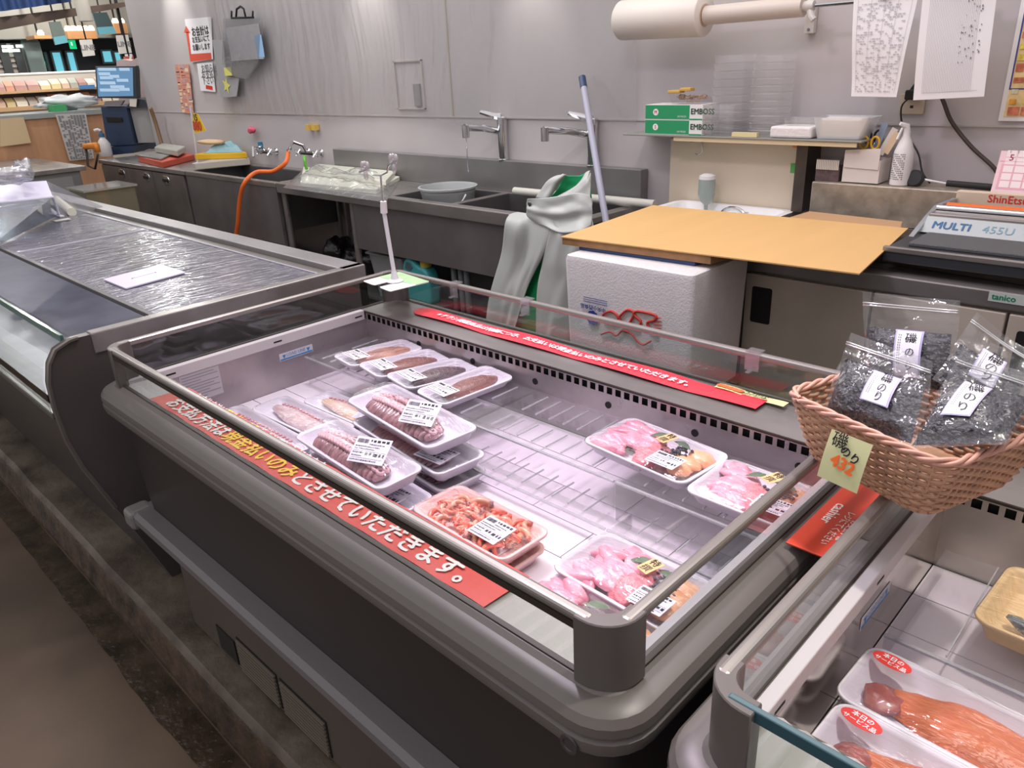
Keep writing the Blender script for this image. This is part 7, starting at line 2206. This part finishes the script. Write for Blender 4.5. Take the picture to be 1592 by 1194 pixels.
# tape dispenser, scissors etc. orange
p = stand_at(140, 243, 0.85)
cc2 = thing('hanging_tools', 'orange handled tools hanging at the counter corner beside the pump bottle', 'tools', (p.x, p.y, 0.8))
MB().tube([at(132, 228, 'y', 2.72), at(150, 226, 'y', 2.74), at(152, 236, 'y', 2.74)], 0.03, 8).build('orange_grip', mat('tool_orange', (230, 140, 50), 0.4), cc2, smooth='all')
MB().tube([at(134, 233, 'y', 2.72), at(137, 258, 'y', 2.72), at(148, 262, 'y', 2.72), at(152, 240, 'y', 2.72)], 0.012, 6).build('cord', mat('cord_dark', (70, 60, 50), 0.5), cc2, smooth='all')

# ================================================================== SHOP BEYOND
XC = -9.6
def X_(px, py, x=XC): return at(px, py, 'x', x)
wdc = thing('wooden_counter', 'pale wooden counter with a grey top across the aisle end', 'counter', (XC-0.3, 2.4, 0))
zt_ = X_(80, 178).z
MB().box(XC-0.7, XC, -0.6, X_(160, 176).y, 0, zt_-0.03).build('counter_front', mat('counter_wood', (206, 156, 118), 0.5, var=0.06, vs=3, stretch=(1, 6, 1)), wdc)
MB().box(XC-0.72, XC+0.03, -0.6, X_(162, 176).y, zt_-0.03, zt_+0.02).build('counter_top', mat('counter_top', (156, 164, 162), 0.3), wdc)
P4 = [X_(0, 185, XC+0.04), X_(36, 182, XC+0.04), X_(48, 222, XC+0.04), X_(0, 228, XC+0.04)]
tag(MB().add([tuple(q) for q in P4]+[(q.x+0.01, q.y, q.z) for q in P4], [(3, 2, 1, 0), (4, 5, 6, 7), (0, 1, 5, 4), (1, 2, 6, 5), (2, 3, 7, 6), (3, 0, 4, 7)]).build('beige_paper_sheet', mat('paper_beige', (216, 190, 150), 0.6)), 'beige paper sheet hanging on the front of the wooden counter', 'paper')
# hanging paper
ppq = [X_(86, 178, XC+0.06), X_(133, 176, XC+0.06), X_(146, 246, XC+0.06), X_(108, 250, XC+0.06)]
nw = thing('newspaper_sheet', 'long newspaper sheet hanging over the front of the wooden counter', 'newspaper', tuple(ppq[0]))
MB().add([tuple(q) for q in ppq]+[(q.x+0.006, q.y, q.z) for q in ppq], [(3, 2, 1, 0), (4, 5, 6, 7), (0, 1, 5, 4), (1, 2, 6, 5), (2, 3, 7, 6), (3, 0, 4, 7)]).build('sheet', mat('newsprint', (206, 202, 198), 0.7), nw)
pm = MB(); rnd = random.Random(2)
for i in range(34):
    for j in range(9):
        if rnd.random() < 0.3: continue
        u, v = 0.06+j*0.1, 0.03+i*0.028
        a = ppq[0].lerp(ppq[1], u).lerp(ppq[3].lerp(ppq[2], u), v); b = ppq[0].lerp(ppq[1], u+0.08).lerp(ppq[3].lerp(ppq[2], u+0.08), v)
        pm.quad((a.x+0.008, a.y, a.z), (b.x+0.008, b.y, b.z), (b.x+0.008, b.y, b.z-0.012), (a.x+0.008, a.y, a.z-0.012))
pm.build('print', mat('news_grey', (140, 138, 140), 0.7), nw)
# items on the counter
p = X_(110, 172, XC-0.3)
tag(MB().blob((XC-0.38, p.y, zt_+0.11), (0.16, 0.3, 0.075), seed=2, amp=0.3, nu=20, nv=14).build('bag_heap', mat('bag_pale', (206, 210, 212), 0.4, bump=0.4, bs=10), smooth='all'), 'pale crumpled plastic bag on the wooden counter', 'bag')
ya, yb_ = X_(84, 172, XC-0.1).y, X_(104, 172, XC-0.1).y
tag(MB().box(XC-0.3, XC-0.08, ya, yb_, zt_+0.0205, zt_+0.09).build('green_carton', mat('green_box', (70, 160, 100), 0.5)), 'small green carton at the counter edge', 'box')
# lower steel tables left
tb0 = thing('aisle_steel_bench', 'low stainless bench in front of the wooden counter', 'bench', (-8.9, 2.2, 0))
q0 = [at(-40, 270, 'z', 0.80), at(135, 262, 'z', 0.80), at(100, 232, 'z', 0.80), at(-40, 240, 'z', 0.80)]
zq = 0.8
MB().box(-9.5, -7.9, 0.9, 2.45, 0.76, 0.80).build('bench_top', steel, tb0, bevel=0.004)
MB().box(-9.4, -7.93, 0.95, 2.40, 0.12, 0.76).build('bench_body', mat('bench_body', (150, 150, 150), 0.4, 0.6, var=0.1, vs=3), tb0)
for y in (1.0, 1.7):
    MB().box(-7.93, -7.925, y, y+0.62, 0.2, 0.72).build('bench_door', mat('bench_door', (170, 172, 172), 0.35, 0.5), tb0)
for x in (-9.35, -8.0):
    for y in (1.0, 2.35):
        MB().lathe([(0.025, 0), (0.025, 0.12)], (x, y, 0), 10).build('foot', black, tb0)
# clear box
cbq = thing('clear_storage_tub', 'clear plastic tub between the low bench and the steel cabinet', 'tub', (0, 0, 0))
a0, a1 = at(148, 318, 'x', -6.9), at(186, 292, 'x', -6.9)
cbq.location = (-6.9, 2.0, 0.0); cbq['_w'] = (-6.9, 2.0, 0.0)
y0_, y1_ = min(a0.y, a1.y), max(a0.y, a1.y)
m = MB(); open_box(m, -7.3, -6.9, y0_-0.05, y1_+0.12, 0.008, a1.z, 0.006)
m.build('tub_wall', clear('tub_clear', (226, 222, 200), 0.9, 0.1, 0.08, milk=0.25, milkcol=(200, 196, 176)), cbq)
MB().box(-7.32, -6.88, y0_-0.07, y1_+0.14, a1.z, a1.z+0.015).build('lid', clear('lid_clear', (236, 232, 214), 1.0, 0.1, 0.12, milk=0.3), cbq)

# product racks
XK = -12.0
def K_(px, py, x=XK): return at(px, py, 'x', x)
rk = thing('product_rack', 'long two tier rack of packaged goods in the shop hall', 'rack', (XK-0.3, 3.0, 0))
yl, yr = -1.0, 5.2
z_top, z_mid, z_bot = K_(75, 118).z, K_(75, 139).z, K_(75, 163).z
MB().box(XK-0.8, XK-0.02, yl, yr, 0.0, z_bot-0.02).build('rack_base', mat('rack_base', (176, 170, 160), 0.5), rk)
MB().box(XK-0.85, XK, yl, yr, z_bot-0.05, z_bot).build('lower_shelf', mat('rack_wood', (206, 170, 130), 0.5), rk)
MB().box(XK-0.85, XK-0.12, yl, yr, z_mid-0.03, z_mid).build('upper_shelf', mat('rack_wood', (206, 170, 130), 0.5), rk)
MB().box(XK-0.88, XK-0.84, yl, yr, 0.0, z_top+0.02).build('back_panel', mat('rack_back', (190, 190, 186), 0.5), rk)
MB().tube([(XK-0.12, yl, z_top+0.03), (XK-0.12, yr, z_top+0.03)], 0.02, 8).build('top_bar', mat('bar_w', (214, 214, 210), 0.4), rk)
rnd = random.Random(21)
pk_cols = [(216, 210, 202), (206, 182, 166), (186, 186, 182), (200, 150, 130), (226, 226, 216), (206, 194, 150), (176, 140, 134), (168, 172, 162)]
n_pk = 0
for row, (z0, z1, x) in enumerate(((z_mid, z_top-0.03, XK-0.3), (z_bot, z_mid-0.06, XK-0.2))):
    y = 2.55
    while y < 4.75:
        w = rnd.uniform(0.10, 0.15)
        h = (z1-z0)*rnd.uniform(0.78, 1.0)
        ci = rnd.randrange(len(pk_cols))
        c_ = pk_cols[ci]
        mm = MB()
        mm.loft([[(x-0.03, y, z0+0.001), (x+0.03, y, z0+0.001), (x+0.03, y+w*0.9, z0+0.001), (x-0.03, y+w*0.9, z0+0.001)],
                 [(x-0.05, y-0.0, z0+h*0.5), (x+0.02, y-0.0, z0+h*0.5), (x+0.02, y+w*0.92, z0+h*0.5), (x-0.05, y+w*0.92, z0+h*0.5)],
                 [(x-0.08, y, z0+h), (x-0.07, y, z0+h), (x-0.07, y+w*0.9, z0+h), (x-0.08, y+w*0.9, z0+h)]])
        o = mm.build('goods_packet', mat('pack_%d' % ci, c_, 0.35))
        tag(o, ['packet of goods standing on the upper tier of the far shop rack', 'packet of goods standing on the lower tier of the far shop rack'][row], 'packet', ['packets on the upper tier of the shop rack', 'packets on the lower tier of the shop rack'][row])
        MB().box(x+0.0, x+0.012, y+w*0.2, y+w*0.7, z0+h*0.3, z0+h*0.5).build('packet_label', mat('pl_%d' % (ci % 3), ((240, 240, 236), (206, 70, 60), (90, 90, 96))[ci % 3], 0.5), o, world=False) if False else None
        y += w+0.006
        n_pk += 1
tag(MB().box(XK-0.12, XK-0.08, K_(128, 139).y, K_(152, 139).y, z_mid-0.02, z_mid+0.03).build('blue_shelf_strip', mat('strip_blue', (80, 140, 200), 0.5)), 'short blue strip on the upper shelf edge of the rack', 'strip')

# hall back wall with windows
XW = -15.0
def H_(px, py, x=XW): return at(px, py, 'x', x)
struct('wall_left', MB().box(XW-0.2, XW, -3, 9, 0, 4.6), mat('hall_wall', (52, 56, 60), 0.6))
def pane(px0, px1, py0, py1, n, m_, x=XW+0.02, kind='structure'):
    a, b = H_(px0, py0, x), H_(px1, py1, x)
    f = MB().box(x, x+0.03, a.y-0.03, b.y+0.03, b.z-0.03, a.z+0.03)
    o = f.build('window_%d' % n, mat('win_frame', (120, 140, 144), 0.5)); o['kind'] = 'structure'
    MB().box(x+0.03, x+0.035, a.y, b.y, b.z, a.z).build('window_pane', m_, o)
    return o
day = mat('daylight_pane', (110, 196, 214), 0.3, emit=0.9)
pane(80, 101, 82, 118, 1, day); pane(103, 121, 82, 118, 2, day); pane(158, 174, 80, 96, 3, day); pane(177, 187, 82, 94, 4, day)
pane(70, 78, 84, 118, 5, mat('dim_pane', (84, 120, 132), 0.3, emit=0.3))
lv = thing('louvred_partition', 'grey louvred partition with dark mullions at the far left of the hall', 'partition', (XW+0.5, 2.4, 0))
a, b = H_(-30, 68, XW+0.6), H_(54, 120, XW+0.6)
MB().box(XW+0.55, XW+0.6, a.y-0.8, b.y, 0, a.z).build('partition_panel', mat('partition_grey', (150, 150, 146), 0.5), lv)
slv = MB()
z = b.z-0.3
while z < a.z-0.1:
    slv.box(XW+0.6, XW+0.64, a.y-0.8, b.y-0.1, z, z+0.035); z += 0.075
slv.build('louver', mat('louvre_tan', (176, 164, 156), 0.5), lv)
for px in (4, 26):
    q = H_(px, 100, XW+0.66)
    MB().box(XW+0.62, XW+0.68, q.y, q.y+0.12, 0, a.z).build('mullion', mat('mullion', (60, 64, 64), 0.5), lv)
q = H_(50, 100, XW+0.7)
MB().box(XW+0.6, XW+0.72, q.y-0.05, q.y+0.18, 0, H_(50, 52).z).build('corner_post', mat('post_green', (126, 140, 138), 0.5), lv)
for i, (px0, px1, py) in enumerate(((2, 20, 73), (24, 34, 72), (3, 30, 79))):
    a, b = H_(px0, py, XW+0.66), H_(px1, py, XW+0.66)
    tag(MB().box(XW+0.6, XW+0.69, a.y, b.y, a.z-0.02, a.z+0.02).build('tube_light', mat('tube_glow', (236, 250, 240), 0.4, emit=2.0)), ['long white tube light at the far left of the hall', 'short white tube light beside the long one in the hall', 'faint lower tube light at the far left of the hall'][i], 'lamp')
# exit sign
a, b = H_(106, 61, XW+1.0), H_(120, 76, XW+1.0)
exs = thing('exit_sign', 'glowing green exit sign hanging in the hall', 'sign', (XW+1.0, a.y, b.z))
MB().box(XW+0.98, XW+1.0, a.y, b.y, b.z, a.z).build('sign_face', mat('exit_green', (20, 190, 120), 0.4, emit=1.0), exs)
MB().box(XW+1.0, XW+1.005, a.y+(b.y-a.y)*0.25, a.y+(b.y-a.y)*0.45, b.z+0.05, a.z-0.04).build('running_figure', mat('exit_white', (220, 250, 236), 0.4, emit=1.0), exs)
MB().tube([(XW+0.99, (a.y+b.y)/2, a.z), (XW+0.99, (a.y+b.y)/2, 4.4)], 0.01, 6).build('hanger', black, exs)
a, b = H_(65, 95, XW+0.06), H_(71, 101, XW+0.06)
tag(MB().box(XW+0.001, XW+0.06, a.y, b.y, b.z, a.z).build('green_lamp', mat('exit_green', (20, 190, 120), 0.4, emit=1.0)), 'small green lamp beside the hall windows', 'lamp')
# hanging signs
def hang(name, label, q4, m_, x=XK-1.0, stripe=None, body=None, cat_='sign'):
    P = [at(px, py, 'x', x) for px, py in q4]
    t = thing(name, label, cat_, tuple(P[0]))
    MB().add([tuple(p) for p in P]+[(p.x-0.03, p.y, p.z) for p in P], [(3, 2, 1, 0), (4, 5, 6, 7), (0, 1, 5, 4), (1, 2, 6, 5), (2, 3, 7, 6), (3, 0, 4, 7)]).build('sign_board', m_, t)
    if stripe:
        S = [P[0].lerp(P[3], 0.66), P[1].lerp(P[2], 0.66), P[2], P[3]]
        MB().add([(p.x+0.004, p.y, p.z) for p in S], [(3, 2, 1, 0)]).build('pale_stripe', stripe, t)
    mid = (P[0]+P[1])/2
    MB().tube([mid, Vector((mid.x, mid.y, 4.4))], 0.012, 6).build('hanging_wire', black, t)
    if body:
        s_, sz, m2 = body
        c = (P[0]+P[1]+P[2]+P[3])/4
        text(s_, sz, m2, t, frame((c.x+0.006, c.y, c.z), (0, 1, 0), (0, 0, 1)), align='CENTER', bold=0.03)
    return t
hang('hanging_banner', 'tilted dark teal hanging banner with a pale blue foot, nearer the wall', [(144, 20), (166, 19), (181, 52), (154, 54)], mat('banner_teal', (58, 74, 78), 0.5), stripe=mat('banner_aqua', (96, 160, 176), 0.5), cat_='banner')
hang('hanging_banner', 'tilted grey and blue hanging banner beside the exit sign', [(76, 34), (94, 33), (106, 66), (86, 70)], mat('banner_grey', (96, 108, 104), 0.5), stripe=mat('banner_aqua', (96, 160, 176), 0.5), cat_='banner')
hang('hanging_notice', 'grey and white hanging notice left of the terminal screen', [(124, 62), (143, 61), (148, 86), (130, 88)], mat('notice_w', (196, 196, 194), 0.5), body=('LINE', 0.1, ink_grey))
hang('hanging_notice', 'grey and white hanging notice right above the terminal screen', [(181, 55), (199, 54), (205, 82), (186, 84)], mat('notice_w', (196, 196, 194), 0.5), body=('LINE', 0.1, ink_grey))
hang('register_number_sign', 'orange square sign with a white number seven above the terminal', [(193, 88), (207, 86), (209, 101), (196, 103)], mat('seven_orange', (214, 104, 78), 0.5), x=-10.5, body=('7', 0.19, paper))
# copper ceiling lights trough
lt_m = mat('trough_copper', (206, 150, 100), 0.4)
glow = mat('bulb_glow', (255, 226, 180), 0.4, emit=3.0)
for i, (pxa, pxb, pya, pyb) in enumerate(((102, 152, 41, 60), (175, 200, 27, 52), (52, 80, 52, 60))):
    a, b = at(pxa, pya, 'x', XK-1.6), at(pxb, pyb, 'x', XK-1.6)
    t = thing('ceiling_light_trough', ['long copper light trough between the two hanging banners', 'copper light trough at the wall edge beside the tilted banner', 'short copper light trough left of the grey banner'][i], 'lamp', (XK-1.6, a.y, b.z), group=None)
    MB().box(XK-2.0, XK-1.6, a.y, b.y, b.z, a.z-(a.z-b.z)*0.35).build('trough_side', lt_m, t)
    MB().tube([(XK-1.8, (a.y+b.y)/2, a.z-0.1), (XK-1.8, (a.y+b.y)/2, 4.5)], 0.015, 6).build('hanger', black, t)
    n = (5, 2, 1)[i]
    for k in range(n):
        y = a.y+(b.y-a.y)*(k+0.5)/n
        MB().lathe([(0.045, 0), (0.05, 0.03), (0.03, 0.07)], (XK-1.66, y, a.z-(a.z-b.z)*0.35+0.001), 12).build('bulb', glow, t, smooth=True)
# ceiling edge beam, awning, duct
struct('beam_hall', MB().box(XK-2.4, XK-2.1, -3, 9, at(60, 60, 'x', XK-2.1).z, 4.5), mat('hall_beam', (150, 148, 140), 0.5))
cl_ = MB()
for k in range(16):
    cl_.box(XK-3, XK+3.5, -3+k*0.75, -3+k*0.75+0.08, 3.28, 3.36)
a, b = at(-10, 42, 'x', -10.4), at(200, 6, 'x', -10.4)
aw = thing('shop_awning_beam', 'dark brown beam with a navy awning valance at the top left', 'beam', (-10.4, 2.5, 2.3))
bm = MB()
A0, A1 = at(-30, 30, 'x', -10.4), at(196, 3, 'x', -10.4)
B0, B1 = at(-30, 52, 'x', -10.4), at(196, 10, 'x', -10.4)
bm.add([A0, A1, B1, B0]+[v+Vector((-0.3, 0, 0)) for v in (A0, A1, B1, B0)], [(3, 2, 1, 0), (4, 5, 6, 7), (0, 1, 5, 4), (1, 2, 6, 5), (2, 3, 7, 6), (3, 0, 4, 7)])
bm.build('beam_board', mat('beam_brown', (92, 76, 66), 0.6, var=0.3, vs=3), aw)
va, vb = at(-30, 22, 'x', -10.3), at(110, 3, 'x', -10.3)
vv = MB()
vv.grid(lambda u, v: (-10.3+0.03*math.sin(u*40), va.y+(vb.y-va.y)*u, (va.z+(vb.z-va.z)*u)+v*0.9), 60, 2)
vv.build('valance', mat('awning_navy', (38, 66, 116), 0.6), aw, smooth='all')
dq = thing('support_column', 'off-white round column hanging down into view at the top left', 'column', (-9.9, 3.1, 2.0))
c0_, c1_ = at(128, -20, 'x', -9.9), at(134, 33, 'x', -9.9)
MB().tube([Vector((-9.9, c1_.y, c1_.z)), Vector((-9.9, c1_.y, 3.6))], 0.075, 16).build('column_tube', mat('column_w', (186, 180, 170), 0.5), dq, smooth=True)
struct('ceiling', MB().box(-20, -8.35, -3, 9, 4.5, 4.6), mat('hall_ceiling', (120, 118, 112), 0.6))

# remove helper property
for o in bpy.data.objects:
    if '_w' in o:
        del o['_w']
